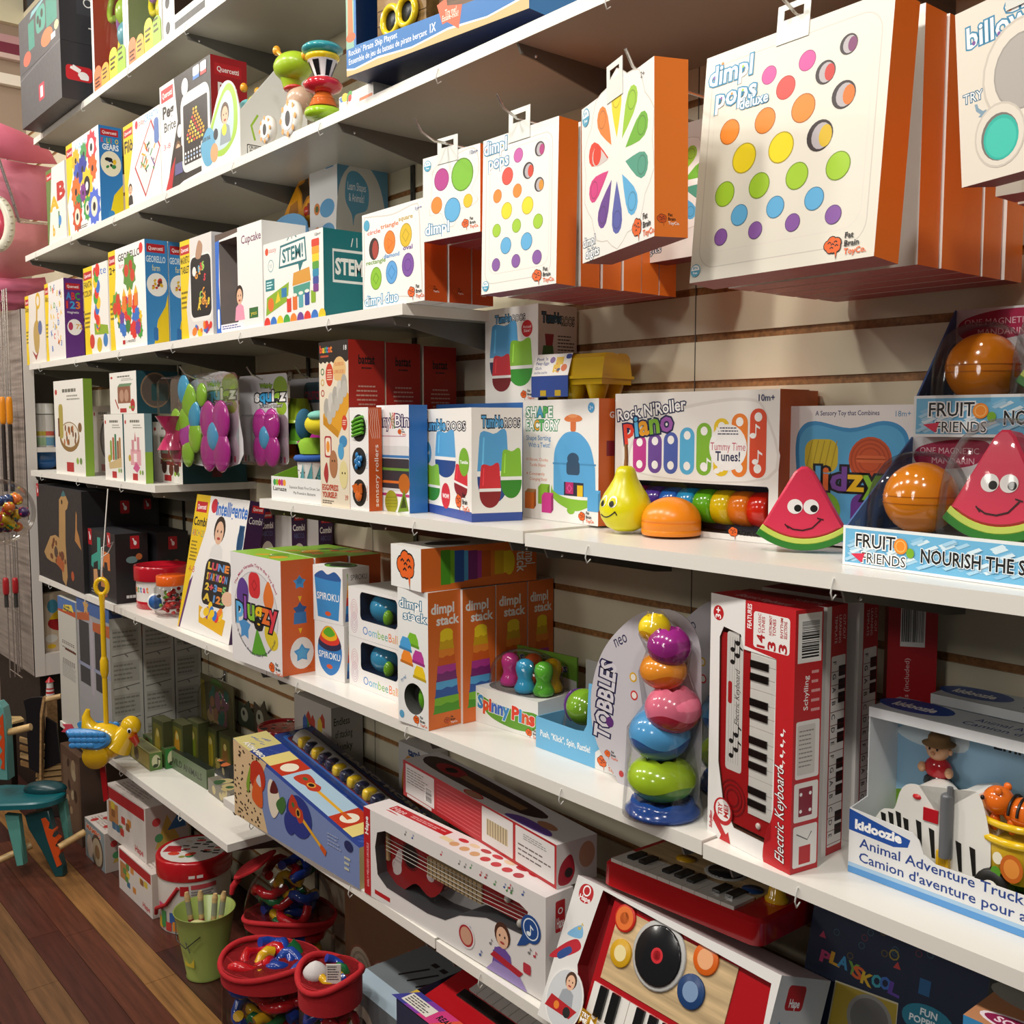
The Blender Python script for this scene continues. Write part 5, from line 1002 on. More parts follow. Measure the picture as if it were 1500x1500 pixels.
c = carton('stem_kit_box', 'white and teal box lettered for a stacking kit, beside the open blue box', 'toy box', 388, 475, 359, zC, y0=-.35, u2=540, col='eeece8', cols={'R': '14737a', 'T': 'e6e4e0'}); f = c.F
f.c(.06, .9, .03, 'd85030'); f.t('sassy', .1, .88, .06, 'c04030', w=.13); f.p([(.27, .66), (.3, .93), (.72, .96), (.74, .68), (.68, .67), (.62, .56), (.6, .665)], '1a6f76'); f.p([(.29, .685), (.315, .905), (.7, .935), (.72, .7)], 'f2f0ec'); f.t('STEM!', .34, .72, .16, '1a6f76', w=.34, b=.03, rot=.04)
for a, b in (((.42, .97), (.45, 1.0)), ((.5, .975), (.5, 1.0)), ((.58, .98), (.555, 1.0))): f.line([a, b], .01, '1a6f76')
f.ring(.13, .72, .05, .006, '4a9aa0'); f.t('12', .13, .7, .04, '4a9aa0', al='c'); f.r(.03, .42, .19, .56, '2a7f86'); f.lines(.05, .44, .17, .54, 3, 'dff', 1)
f.p([(.03, .12), (.42, .26), (.44, .48), (.05, .34)], '8ab02c'); f.c(.12, .25, .055, 'e0702c'); f.p([(.2, .25), (.29, .28), (.25, .4)], 'e8c82c'); f.r(.31, .31, .4, .42, '2a7ab0'); f.p([(.5, .42), (.8, .44), (.78, .6), (.52, .57)], 'd89a3c'); f.p([(.52, .28), (.78, .3), (.79, .43), (.51, .41)], '4a9a8a')
for i, k in enumerate(('d83a2c', 'e0702c', '5aa8b0', '2a4a9a', '8ab02c')): x = .4+i*.1; f.r(x, .12+.015*i, x+.075, .3+.01*i, k, .02); f.e(x+.037, .3+.01*i, .037, .02, 'f0e8dc')
for i, k in enumerate(('d8402c', 'e8a02c', 'e8d02c', '5aa03c', '2a8ab0', '3a4a9a', '7a3a8a')): y = .9-i*.085; w_ = .06-.003*i; f.r(.88-w_, y-.09, .88+w_, y, k, .02)
for i in range(9): f.c(.05+i*.115, .0+.018, .055, TOYC[i % 6])
f.t('12m+', .92, .93, .035, '333', al='c', w=.09); g = c.R; g.r(.2, .4, 1, .78, 'e8eeec'); g.r(.23, .43, .97, .75, '14737a'); g.t('STEM!', .27, .5, .18, 'f0f2ee', w=.68, b=.04); g.line([(.62, .82), (.66, .92)], .02, 'eee'); g.line([(.75, .82), (.75, .93)], .02, 'eee'); c.done()
ST = c
# musical bus: tall open box with a toy bus in it
yb = -.17; p = at(398, yb, zC); w = at(497, yb, zC).x-p.x; ht = ztop(at(497, yb, zC), 205)-zC; zq, zw = ztop(at(440, yb, zC), 338)-zC, ztop(at(470, yb, zC), 240)-zC; zm = lambda z_: zq+(z_-.1)/.19*(zw-zq); c = Carton('bus_toy_box', 'tall white and blue box with an orange toy bus in front', 'toy box', p, 0, w, .16, zq, col='e8eaec')
m = c.m; m.box(w*.62, 0, zq, w, .16, ht, 'eceef0', skip='RB'); m.add([(w, 0, 0), (w, .16, 0), (w, .16, ht), (w, 0, ht)], [(0, 1, 2, 3)], '5a8fae'); m.box(0, .155, zq, w*.62, .16, ht*.9, '3a4a5a')
g = Face(m, (w, 0, 0), (0, 1, 0), (0, 0, 1), .16, ht); g.sp([(.0, .2), (.0, .7), (.25, .88), (.55, .9), (.85, .78), (1, .5), (1, .2), (.5, .12)], 'c4c8c6'); g.sp([(.15, .7), (.2, .83), (.4, .85), (.6, .78), (.58, .66), (.35, .62), (.3, .56), (.27, .62)], '5a9cc0'); g.t('Learn Shapes', .2, .75, .045, 'eef4f8', w=.36); g.t('& Animals!', .22, .69, .045, 'eef4f8', w=.3); g.r(.3, .2, .78, .48, 'c8901c', .05); g.r(.36, .33, .6, .45, '3a3a5a', .03); g.r(.45, .48, .7, .52, 'a83a2c', .02); g.c(.4, .22, .06, 'c83a2c'); g.note(.72, .6, .06, '3a4a3a'); g.note(.8, .5, .05, '3a4a3a')
f = Face(m, (0, 0, 0), (1, 0, 0), (0, 0, 1), w, ht); f.r(.84, .87, .96, .96, '4a9ad0', .02); f.t('18m', .9, .895, .04, 'fff', al='c', w=.1)
for i in range(3): f.e(.86, .66-.13*i, .1, .05, '5aa4d8'); f.c(.72, .67-.13*i, .04, 'd8803c'); f.c(.72, .67-.13*i, .022, '4a6a3a')
f.r(.68, .2, .96, .42, 'd8981c', .05); f.r(.71, .3, .92, .39, '4a3a6a', .03); f.c(.72, .2, .035, 'c83a2c'); f.c(.92, .2, .035, 'c83a2c')
m2 = M(); m2.T = Matrix(((1, 0, 0, 0), (0, 0, -1, .10), (0, 1, 0, 0), (0, 0, 0, 1))); P = spline([(.1*w, .1), (.12*w, .15), (.22*w, .2), (.38*w, .26), (.55*w, .29), (.66*w, .29), (.66*w, .1)], 4); P = [(x_, zm(max(z_, .1005))) for x_, z_ in P]; m2.prism(P, .08, 'eaa01c:s', bev=.006); m2.T = Matrix()
ff = Face(m2, (0, .0195, zm(0)), (1, 0, 0), (0, 0, 1), w, zm(.3)-zm(0)); ff.star(.47, .78, .14, 'c07c10', 4, .55, .4); ff.star(.47, .78, .11, '3a2810', 4, .5, .4); ff.p([(.2, .55), (.24, .66), (.35, .7), (.36, .56)], 'b07010'); ff.p([(.46, .5), (.5, .63), (.62, .6), (.56, .5)], '8a2a1c')
c.add('toy_bus', m2, 'orange toy bus'); m2 = M(); m2.ball(.57*w, .05, zm(.305), .015, .015, .015, '3a7a5a:g'); m2.ball(.5*w, .05, zm(.285), .012, .012, .014, 'e8b82c:g'); m2.ball(.64*w, .05, zm(.31), .012, .012, .012, 'b82c2c:g'); m2.ball(.47*w, .022, zm(.165), .015, .006, .015, 'd8402c:g'); c.add('bus_knobs', m2, 'coloured knobs')
m2 = M(); m2.T = Matrix(((1, 0, 0, 0), (0, 0, -1, -.0), (0, 1, 0, 0), (0, 0, 0, 1))); m2.prism([(0, zq-.07), (.6*w, zq-.07), (.6*w, zq-.01)]+[(.3*w+.3*w*math.cos(a), zq+.0+.055*math.sin(a)) for a in [i*PI/10 for i in range(1, 10)]]+[(0, zq-.01)], .003, '6cb0e4'); m2.T = Matrix(); ff = Face(m2, (0, -.0032, zq-.15), (1, 0, 0), (0, 0, 1), w, .2); ff.t('Musical Bus', .3, .71, .12, 'ffffff', w=.5, al='c', b=.04, ol='2a6ab8', olw=.09); ff.lines(.1, .6, .5, .66, 1, 'e8f4fc', 3); c.add('header_card', m2, 'light blue header card'); c.done()
# six-shape bubble boxes
c = carton('bubble_box', 'white box of six shaped bubbles at the right end of its shelf', 'toy box', 532, 622, 316, zC, y0=-.35, u2=655, col='f0eeea', cols={'R': 'c4501c'}, group='six-shape bubble boxes'); f = c.F
f.sp([(.04, .04), (.03, .5), (.03, .93), (.1, .97), (.5, .93), (.85, .97), (.93, .9), (.95, .5), (.97, .12), (.9, .05), (.5, .08)], 'd4cfc8'); f.sp([(.055, .06), (.045, .5), (.045, .92), (.11, .955), (.5, .915), (.85, .955), (.915, .89), (.935, .5), (.955, .12), (.89, .06), (.5, .095)], 'f3f1ed')
for x, y, k, t_, tc in ((.2, .62, 'h', 'circle', 'd8502c'), (.46, .65, 'f0801c', 'triangle', 'd8702c'), (.72, .68, 'e0bc1c', 'square', 'b89a1c'), (.23, .31, '8cc42c', 'rectangle', '6aa02c'), (.49, .34, '5aa4e0', 'diamond', '4a94d0'), (.75, .38, '7c4aa4', 'oval', '6a3a94')):
    if k == 'h': f.e(x, y, .085, .115, '2a1814'); f.e(x+.02, y-.01, .05, .095, 'a83a2c')
    else: f.e(x, y, .095, .12, ''.join('%02x' % int(int(k[j:j+2], 16)*.8) for j in (0, 2, 4))); f.e(x, y, .085, .11, k)
    f.t(t_, x, y+.155, .045, tc, al='c', w=.036*len(t_), b=.02)
f.ring(.46, .64, .06, .012, 'd86a10', 3); f.ring(.72, .68, .06, .012, 'c0a010', 4); f.ring(.49, .34, .065, .012, '3a86c4', 4); f.ring(.75, .38, .055, .012, '6a3a94'); f.ring(.23, .31, .055, .012, '6ca41c', 4)
f.t('dimpl duo', .04, .04, .1, 'ffffff', ol='5aa4cc', olw=.08, w=.55, b=.01); f.brain(.8, .1, .05); f.c(.08, .88, .05, '4aa3c4'); f.t('1yr+', .87, .9, .035, '4a6ab0', w=.1); c.R.brain(.25, .12, .1, dark=True); DD = c; c.done()
for i in range(2):
    c2 = Carton('bubble_box', ['second six-shape bubble box, orange side behind the first', 'third six-shape bubble box, furthest back on the shelf'][i], 'toy box', (DD.p0.x+.004, DD.p0.y+(DD.d+.003)*(i+1), zC), 0, DD.w, DD.d, DD.h*.99, col='f0eeea', cols={'R': 'b8481c'}, group='six-shape bubble boxes'); c2.R.brain(.25, .12, .1, dark=True); c2.done()
# ---------------------------------------------------------------- second shelf from the top
c = carton('peg_toy_box', 'narrow green spined box lettered A and B, at the left end of the upper shelf', 'toy box', 71, 98, 252, zB_, y0=-.345, d=.06, col='e6e2dc'); f = c.F; f.p([(0, 0), (.05, 0), (.2, .5), (.32, 1), (0, 1)], '5f7a3c'); qlogo(f, .02, .86, .3, .95); f.t('A', .2, .45, .17, 'e8b02c', b=.05, w=.4); f.t('B', .6, .55, .22, 'b8302c', b=.05, w=.36); f.t('1', .62, .2, .2, '3a7a4a', b=.05); f.t('b', .3, .12, .14, 'd8b02c', b=.05); f.c(.68, .28, .08, '3a8ac8'); c.done()
c = carton('peg_toy_box', 'box picturing a cluster of coloured smiling gears, blue side', 'toy box', 101, 148.5, 215, zB_, y0=-.348, u2=182, col='f0eeea', cols={'R': '2f7cc0'}); f = c.F; f.p([(0, 0), (.06, 0), (.0, .35), (.2, .65), (.2, 1), (0, 1)], 'e8c81c'); qlogo(f, .01, .86, .2, .95); f.t('KALEIDO', .3, .87, .08, '8ac0e0', w=.62, ol='dfe8ee', olw=.05)
for x, y, r, k in ((.3, .78, .13, 'd8b02c'), (.55, .8, .12, '4a9a5a'), (.78, .82, .17, 'd8384a'), (.35, .62, .14, '3a5ab8'), (.5, .65, .15, '2f3f9c'), (.8, .6, .14, 'e0642c'), (.28, .45, .16, 'e0702c'), (.62, .45, .19, 'e8c42c'), (.35, .3, .12, '2f8a4a'), (.3, .18, .16, 'c8502c'), (.62, .22, .13, '3a9a4a'), (.82, .2, .19, '4a6ad0'), (.5, .4, .1, '7a3a8a')):
    f.star(x, y, r, k, 10, .78); f.c(x, y, r*.5, {'e8c42c': '1c1c24', 'd8384a': 'f0f0ee'}.get(k, 'e8dcc8' if y < .3 else k)); f.c(x, y, r*.22, 'f0f0ee' if k == 'e8c42c' else '22222a')
f.lines(.3, .03, .7, .07, 2, '555', 3); g = c.R; qlogo(g, .08, .9, .85, .97); g.t('KALEIDO', .1, .83, .05, ['d83a4a', '3aa0d8', 'e8c82c', '5ac05a'], w=.75, b=.03); g.t('GEARS', .15, .76, .06, 'f0f4f8', w=.7, b=.03); g.e(.5, .62, .45, .13, 'ece6cc'); g.blobs(.2, .56, .8, .68, 10, ['d83a2c', '3a6ac8', 'e8c02c', '3a8a4a', '1c1c1c'], 3, .1); g.p([(.3, 0), (1, 0), (1, .42), (.6, .3)], 'e8d01c'); g.r(.35, .03, .6, .14, '3a8ac8', .1); c.done()
c = carton('peg_toy_box', 'white box picturing a tilted red framed lacing board, yellow strip at its left', 'toy box', 184, 237, 187, zB_, y0=-.348, d=.05, col='eeece8'); f = c.F; f.p([(0, 0), (.12, 0), (.1, .3), (.28, .75), (.28, 1), (0, 1)], 'e8c41c'); qlogo(f, .01, .86, .26, .95); f.t('Filò', .03, .68, .14, '1c1a16', w=.23, b=.03); f.kid(.16, .05, .25, '3a2a1c', '2a2a2c'); f.c(.38, .93, .04, 'c83040'); f.t('play', .45, .9, .07, 'c85a6a', w=.16); f.t('CREATIV', .6, .9, .08, '8ab8e0', w=.38, b=.02)
Q = [(.3, .45), (.78, .9), (1.0, .55), (.58, .06)]; f.p(Q, 'b8303c'); f.p([((a-.66)*.92+.66, (b-.49)*.92+.49) for a, b in Q], 'e4e2e0'); R_ = random.Random(5)
for i in range(22): x, y = R_.uniform(.5, .85), R_.uniform(.3, .68); f.line([(x, y), (x+R_.uniform(-.1, .1), y+R_.uniform(-.12, .12))], .02, R_.choice(['c8502c', '3a8a4a', 'e0a02c', '3a3a3a', '6a4a8a', 'd8d0c8']))
f.r(.85, .6, .97, .88, '5a7ab8', .05); c.done()
c = carton('peg_toy_box', 'black box picturing a white light tablet with a glowing peg rocket, red side', 'toy box', 238, 312, 129, zB_, y0=-.346, d=.11, col='ecebe8', cols={'R': 'a01c24'}); f = c.F; f.p([(.3, 1), (1, 1), (1, .06), (.45, .04), (.25, 0), (.1, 0), (.22, .3), (.36, .6)], '181516'); f.p([(.06, 0), (.2, 0), (.3, .3), (.2, .2)], 'b8222c'); qlogo(f, .03, .84, .28, .96); f.t('Peg', .06, .69, .11, '1c1a1a', w=.22, b=.04); f.t('Brite', .08, .56, .09, '1c1a1a', w=.24, b=.01); f.t('3-8', .06, .4, .05, 'c83a5a', w=.14); f.r(.42, .1, .97, .8, 'dcdcda', .12); f.r(.47, .17, .93, .7, '121214', .02)
for r_, (a, b, k) in enumerate([(8, 8, 'f0f0f0'), (7, 7, 'a8c0e0'), (6, 7, 'f0f0f0')]): 
    for i in range(a): f.e(.5+i*.055, .2+r_*.035, .014, .012, k)
for r_, n_ in enumerate((6, 7, 7, 6, 5, 4, 3, 2, 2)):
    for i in range(n_): f.e(.7+(i-(n_-1)/2)*.05, .36+r_*.033, .018, .013, ['e8b02c', 'e8d85c', 'd83a2c', 'f0a02c'][(i+r_) % 4])
f.c(.52, .86, .065, 'ecebe8'); f.c(.4, .5, .05, 'ecebe8'); f.kid(.36, .12, .3, '6a4a2c', '5a5a8a'); f.r(.3, .22, .44, .36, '2a2022'); f.r(.68, .9, .8, .98, 'f0f0f0', .02); f.r(.68, .87, .8, .9, '3a7ac8'); f.r(.82, .9, .93, .98, 'f0f0f0', .02); f.r(.82, .87, .93, .9, 'c83a3a'); g = c.R; qlogo(g, .1, .84, .85, .94); g.t('Peg', .2, .68, .1, 'f0e8e8', w=.5, b=.03); g.t('Brite', .2, .56, .1, 'f0e8e8', w=.6, b=.03); PBX = c; c.done()
# snail display tray and loose toys
c = carton('snail_tray', 'white display tray with an arched picture panel, behind the green headed toy', 'toy box', 297, 354, 160, zB_, y0=-.3545, d=.2, h=.062, col='e8e7e3', skip='BTFKLR')
c.m.box(.32*c.w, .004, 0, c.w-.004, .2, .05, 'e8e7e3')
m2 = M(); w, h0 = c.w, ztop(c.p0+Vector((c.w, 0, 0)), 160)-zB_; ht = h0*1.75; m2.T = Matrix(((1, 0, 0, 0), (0, 0, -1, 0), (0, 1, 0, 0), (0, 0, 0, 1))); P = [(0, 0), (w, 0), (w, h0)]+spline([(w, h0), (.88*w, ht*.88), (.7*w, ht), (.5*w, ht*.92), (.25*w, h0*.95), (.1*w, h0*.8), (0, h0*.75)], 4, False)[1:]; m2.prism(P, .003, 'e8e7e3'); m2.T = Matrix(); f = Face(m2, (0, -.0032, 0), (1, 0, 0), (0, 0, 1), w, ht)
f.sp([(.3, .2), (.22, .45), (.5, .82), (.72, .96), (.88, .85), (.95, .6), (.9, .3), (.6, .12)], '9cc43a'); f.sp([(.33, .24), (.3, .45), (.52, .76), (.7, .88), (.82, .78), (.86, .55), (.8, .3), (.6, .2)], 'b8ccd4'); f.kid(.64, .25, .5, '5a4030', '8a98a0'); f.sp([(.0, .35), (.2, .55), (.38, .4), (.3, .1), (.1, .1)], '5aa4c8'); f.c(.35, .2, .1, 'd8a070'); f.c(.62, .42, .06, 'd0d83a'); f.c(.4, .42, .06, '2a2c34'); f.t('CRUISIN SNAIL', .02, .4, .05, '2a2a2a', w=.24, b=.03); c.add('picture_panel', m2)
m2 = M(); m2.T = Matrix(((0, 0, 1, w-.003), (1, 0, 0, 0), (0, 1, 0, 0), (0, 0, 0, 1))); m2.prism([(0, 0), (.2, 0), (.2, h0*2.3), (.15, h0*2.45), (0, h0)], .003, 'e4e3df'); m2.T = Matrix(); f = Face(m2, (w, 0, 0), (0, 1, 0), (0, 0, 1), .2, h0); f.r(.08, .08, .3, .3, '2a2a2a', .03); f.r(.09, .1, .29, .28, 'e4e3df', .03); f.t('CRUISIN', .11, .21, .06, '2a2a2a', w=.16, b=.03); f.t('SNAIL', .12, .12, .07, '2a2a2a', w=.14, b=.04); f.line([(.2, .4), (.15, .7), (.25, .95)], .03, '9cc43a'); c.add('tray_side', m2)
m2 = M(); m2.ball(.6*w, .07, h0*1.15, .04, .03, .045, '6ab8c0:s'); m2.ball(.75*w, .08, h0*1.3, .03, .03, .03, 'b8cc3a:s'); m2.ball(.6*w, .06, h0*1.75, .011, .011, .013, 'e8a02c:g', 12, 8); m2.ball(.85*w, .07, h0*1.55, .01, .01, .012, 'e8a02c:g', 12, 8); c.add('boxed_snail', m2, 'teal and lime snail toy inside the tray'); SN = c; c.done()
def snail():
    yy = -.342; b = at(404, yy, zB_); o = tag(link('rattle_toy', None, None, b, (0, 0, 0)), 'green headed toy with orange feelers and two white spotted wheels, at the shelf edge', 'toy'); L = lambda u, v: (lambda d_: (d_.x-b.x, d_.z-zB_))(ony(u, v, yy)); k = (b-_C).dot(_F)/FPX
    m = M(); x, z_ = L(424, 97); m.ball(x, .01, z_, 34*k, 26*k, 20*k, 'a4c42a:s', 24, 14); x2, z2 = L(422, 120); m.lathe([(12*k, -8*k), (14*k, 0), (18*k, 10*k)], 'a4c42a:s', 18, x2, .01, z2); part('head', o, m, label='green head')
    m = M(); x2, z2 = L(425, 129); m.ball(x2, .01, z2, 17*k, 14*k, 5*k, 'c8342c:g', 18, 8); part('collar', o, m, label='red collar'); m = M(); x2, z2 = L(428, 145); m.ball(x2, .02, z2+.0, 22*k, 18*k, 20*k, 'c8a890:s', 16, 10); part('body', o, m)
    for u, v in ((400, 73), (442, 79)): m = M(); x2, z2 = L(u, v); m.ball(x2, .01, z2, 6*k, 6*k, 7*k, 'eea42c:g', 12, 8); m.tube([(x2, .01, z2), (x2+(x-x2)*.4, .01, z2+(z_-z2)*.4)], 3*k, 'eea42c:g', 8); part('feeler', o, m, label='orange feeler')
    for u, v, r in ((391, 180, 20), (425, 164, 26)):
        m = M(); x2, z2 = L(u+8, v+12); r *= k
        m.T = Matrix(((1, 0, 0, x2), (0, 0, 1, -.02), (0, -1, 0, z2), (0, 0, 0, 1))); m.lathe([(0, 0), (r*.8, -.002), (r, .004), (r, .016), (r*.8, .02)], 'e8e6e0:s', 24)
        ff = Face(m, (0, 0, -.0022), (1, 0, 0), (0, -1, 0), 1, 1)
        for i in range(8): a = i*PI/4; ff.poly(ellp(r*.82*math.cos(a), r*.82*math.sin(a), r*.13, r*.16, 8), 'e0963c')
        ff.poly(ellp(0, 0, r*.58, r*.6, 18), 'f0eeea'); ff.poly(ellp(0, 0, r*.3, r*.42, 14), '141416'); m.T = Matrix(); part('wheel', o, m, label='white wheel with orange spots')
snail()
yy = -.335; b = at(474, yy, zB_); k = (b-_C).dot(_F)/FPX; o = tag(link('rattle_toy', None, None, b), 'stacked rattle with a teal top, black and white waist and green ring foot', 'toy'); H = lambda v: ony(474, v, yy).z-zB_
def seg(name, v0, v1, prof, c, lab=None):
    m = M(); z0, z1 = max(0, H(v0)), H(v1); m.lathe([(r*k, z0+(z1-z0)*t) for r, t in prof], c, 22); return part(name, o, m, label=lab)
seg('foot_ring', 176, 160, [(14, 0), (26, .2), (28, .5), (26, .9), (10, 1)], 'a4cc2a:g', 'green ring'); seg('clear_drum', 160, 147, [(20, 0), (24, .5), (20, 1)], 'f0e8d8:x'); seg('cone', 158, 132, [(21, 0), (18, .3), (9, 1)], 'e8762c:s', 'orange cone'); seg('flower_ring', 137, 115, [(14, 0), (26, .25), (29, .55), (24, .85), (10, 1)], 'c82434:g', 'red ring'); w_ = seg('waist', 116, 90, [(13, 0), (12, .15), (20, .9), (22, 1)], 'ecebe6:s', 'white waist with black stripes')
for i in range(6):
    a = i*PI/3; m = M(); z0, z1 = H(114), H(92); m.add([(12.4*k*math.cos(a+d), 12.4*k*math.sin(a+d), z0+.001) for d in (-.25, .25)]+[(21*k*math.cos(a+d), 21*k*math.sin(a+d), z1) for d in (.25, -.25)], [(0, 1, 2, 3)], '161414:s'); part('stripe', w_, m)
seg('petal_ring', 92, 78, [(18, 0), (25, .4), (25, .7), (15, 1)], 'f0cc1c:g', 'yellow ring'); seg('top_disc', 80, 64, [(20, 0), (30, .3), (30, .55), (26, .8), (5, 1)], '3aa0a8:g', 'teal top')
# small picture box under the pirate ship box
zP = ztop(at(508, -.41, zB_), 113)
c = carton('small_toy_box', 'small white box with a child pictured on it, tucked under the pirate ship box', 'toy box', 497, 547, 116, zB_, y0=-.352, d=.07, h=zP-zB_-.0008, col='e8e6e2'); f = c.F; f.p([(.0, .9), (.1, 1), (.25, .8), (.2, .6), (.05, .6)], '3a7ab8'); f.blobs(.1, .6, .4, .9, 7, TOYC, 3, .07); f.kid(.25, .03, .5, '6a3a20', 'e8d0c8', ); f.r(.6, .12, .98, .32, 'd8743c', .1); c.done(); hs_ = c.h
c = carton('pirate_ship_box', 'large blue box of a wooden pirate ship with yellow portholes, high on the upper shelf', 'toy box', 508, 775, -85, zP, y0=-.41, y1=-.345, d=.32, col='2472b8', skip='F', cols={'B': '182a58', 'R': '2472b8'}, group=None); W, H_ = c.w, c.h  # bottom face in darker blue, the shadow under the box painted in
Q = [c.F.quv(u, v) for u, v in ((522, 66), (700, -2), (760, -60), (600, -75), (520, -70))]; f = c.window('F', Q, 0, 0, 0, 0, .12, '2472b8', '0f2f5c')
f.p([(0, 0), (1, 0), (1, .08), (.8, .04), (.6, .06), (.4, .03), (.2, .05), (.05, .03), (0, .045)], 'd8b47c'); f.p([(0, .045), (.05, .03), (.2, .05), (.4, .03), (.6, .06), (.8, .04), (1, .08), (1, .095), (.8, .052), (.6, .075), (.4, .042), (.2, .065), (.05, .042), (0, .06)], 'e8f0f4')
f.r(.0, .2, .05, 1, '8ab8a0'); f.p([(.01, .3), (.045, .3), (.035, .95), (.015, .95)], 'c8743c'); f.e(.03, .28, .03, .035, 'd8642c')
x, y = .015, .145; f.t("Rockin' Pirate Ship Playset", x, y, .045, 'e8eef4', w=.3, b=.01, rot=.0); x, y = .015, .082; f.t('Ensemble de jeu du bateau de pirate berçant', x, y, .045, 'e8eef4', w=.47, b=.01)
x, y = f.quv(630, 48); f.t('1X', x, y, .06, 'f0f4f8', w=.03, b=.03); P = [f.quv(*q_) for q_ in ((640, 8), (654, -3), (655, 8), (677, 6), (672, 42), (655, 32), (648, 36))]; f.p(P, 'e0623a'); x, y = f.quv(652, 24); f.t('Try me!', x, y, .045, 'f8e0d0', w=.06, b=.01); x, y = f.quv(648, 32); f.t('Essaie-moi!', x, y, .04, 'f8e0d0', w=.085, b=.01); x, y = f.quv(499+4, 22)
m = M(); x0, z0_ = c.F.quv(548, 55); x1, z1_ = c.F.quv(608, 30)
a = .09*W; m.box(.13*W, .03, .18*H_, .42*W, .1, .95*H_, '8a6a3c:w'); m.box(.45*W, .05, .25*H_, .8*W, .1, .95*H_, '6a4a2a:w')
for i in range(6): m.box(.13*W, .0292, (.22+.11*i)*H_, .42*W, .0301, (.225+.11*i)*H_, '4a3418')
part_m = m; o_ = c; c.add('toy_ship', m, 'brown toy ship hull'); 
for u, v in ((561, 26), (584, 12)):
    m = M(); x, y = c.F.quv(u, v); m.tube([(x*W+.026*math.cos(t), .022, y*H_+.028*math.sin(t)) for t in [i*PI/12 for i in range(24)]], .0075, 'e8c81c:g', 8, True); m.T = Matrix(((1, 0, 0, x*W), (0, 0, 1, .024), (0, -1, 0, y*H_), (0, 0, 0, 1))); m.lathe([(0, 0), (.024, .0), (.024, .005)], '141c20', 20); c.add('porthole', m, 'yellow porthole ring')
c.done()
# ---------------------------------------------------------------- topmost shelf
p = at(33, -.43, zA_); q = at(91, -.43, zA_); hC = ztop(q, 57)-zA_; dC = .40
for i in range(2):
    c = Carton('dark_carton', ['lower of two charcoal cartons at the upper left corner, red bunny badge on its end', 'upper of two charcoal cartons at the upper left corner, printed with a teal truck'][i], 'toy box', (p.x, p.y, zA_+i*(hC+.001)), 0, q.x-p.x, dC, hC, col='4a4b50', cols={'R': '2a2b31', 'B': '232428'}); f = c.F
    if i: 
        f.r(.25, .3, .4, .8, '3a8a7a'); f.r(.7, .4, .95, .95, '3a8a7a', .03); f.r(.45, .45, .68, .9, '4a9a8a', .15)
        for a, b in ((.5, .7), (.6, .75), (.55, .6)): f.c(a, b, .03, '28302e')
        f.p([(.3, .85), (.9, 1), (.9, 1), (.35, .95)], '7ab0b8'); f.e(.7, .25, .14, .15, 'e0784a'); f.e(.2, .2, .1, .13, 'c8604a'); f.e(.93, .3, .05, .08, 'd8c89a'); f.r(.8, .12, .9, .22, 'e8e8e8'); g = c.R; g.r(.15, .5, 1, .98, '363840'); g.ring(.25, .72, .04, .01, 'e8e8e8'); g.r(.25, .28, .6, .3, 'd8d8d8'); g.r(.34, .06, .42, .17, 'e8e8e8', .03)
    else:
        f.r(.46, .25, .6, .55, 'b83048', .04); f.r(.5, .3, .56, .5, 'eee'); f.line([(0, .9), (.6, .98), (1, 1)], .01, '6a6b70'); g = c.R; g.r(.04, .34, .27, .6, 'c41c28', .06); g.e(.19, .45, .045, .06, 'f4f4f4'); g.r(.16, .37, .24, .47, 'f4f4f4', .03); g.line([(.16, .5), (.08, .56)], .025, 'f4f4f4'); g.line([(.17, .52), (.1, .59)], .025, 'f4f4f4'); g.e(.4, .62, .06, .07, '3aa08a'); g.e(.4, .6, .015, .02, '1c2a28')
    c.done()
def plush_box(u0, u1, label, seed, inner):
    c = carton('window_toy_box', label, 'toy box', u0, u1, 0, zA_, y0=-.345, d=.2, h=.46, col='ecebe6', skip='F', group=None); f = c.window('F', 'r', .5, .5, .43, .47, .16, 'ecebe6', inner, .03); W, H = c.w, c.h
    m = M()
    for i, (k, b) in enumerate((('ee7a44', .2), ('e8a42c', .16), ('dcd820', .2), ('96c42c', .15))):
        x = W*(.05+.235*i); m.T = Matrix(((1, 0, 0, 0), (0, 0, -1, -.0005-.0009*(i % 2)), (0, 1, 0, 0), (0, 0, 0, 1))); m.prism([(x, .002), (x+.23*W, .002)]+[(x+.115*W+.115*W*math.cos(t), H*(b-.06+.02*i)+.06*H*math.sin(t)) for t in [j*PI/8 for j in range(9)]], .0008, k); m.T = Matrix(); ff = Face(m, (0, -.0025, 0), (1, 0, 0), (0, 0, 1), W, H); ff.lines(.09+.235*i, .04+.02*i, .24+.235*i, .12+.03*i, 3, '4a3a18', i)
    c.add('scalloped_front', m, 'scalloped card front in orange, yellow and lime'); R = random.Random(seed)
    for i in range(5):
        m = M(); k = R.choice(['e8683c', 'dcd020', '5aa8b8', '8a5a9a', '9cc43a']); x, z_ = R.uniform(.25, .75)*W, R.uniform(.3, .75)*H
        if i % 2: m.ball(x, .07, z_, .045, .04, .05, k+':s', 18, 12)
        else: m.tube([(x+.06*math.cos(t), .06+.01*math.sin(t), z_+.06*math.sin(t)) for t in [j*PI/7 for j in range(12)]], .011, k+':s', 10)
        c.add('bath_toy', m)
    c.film(); c.done()
plush_box(137, 186, 'clear fronted toy box with red backing, beside the charcoal cartons', 3, 'b8503c')
plush_box(187, 238, 'clear fronted toy box with green backing, on the topmost shelf', 8, '8a9a6a')
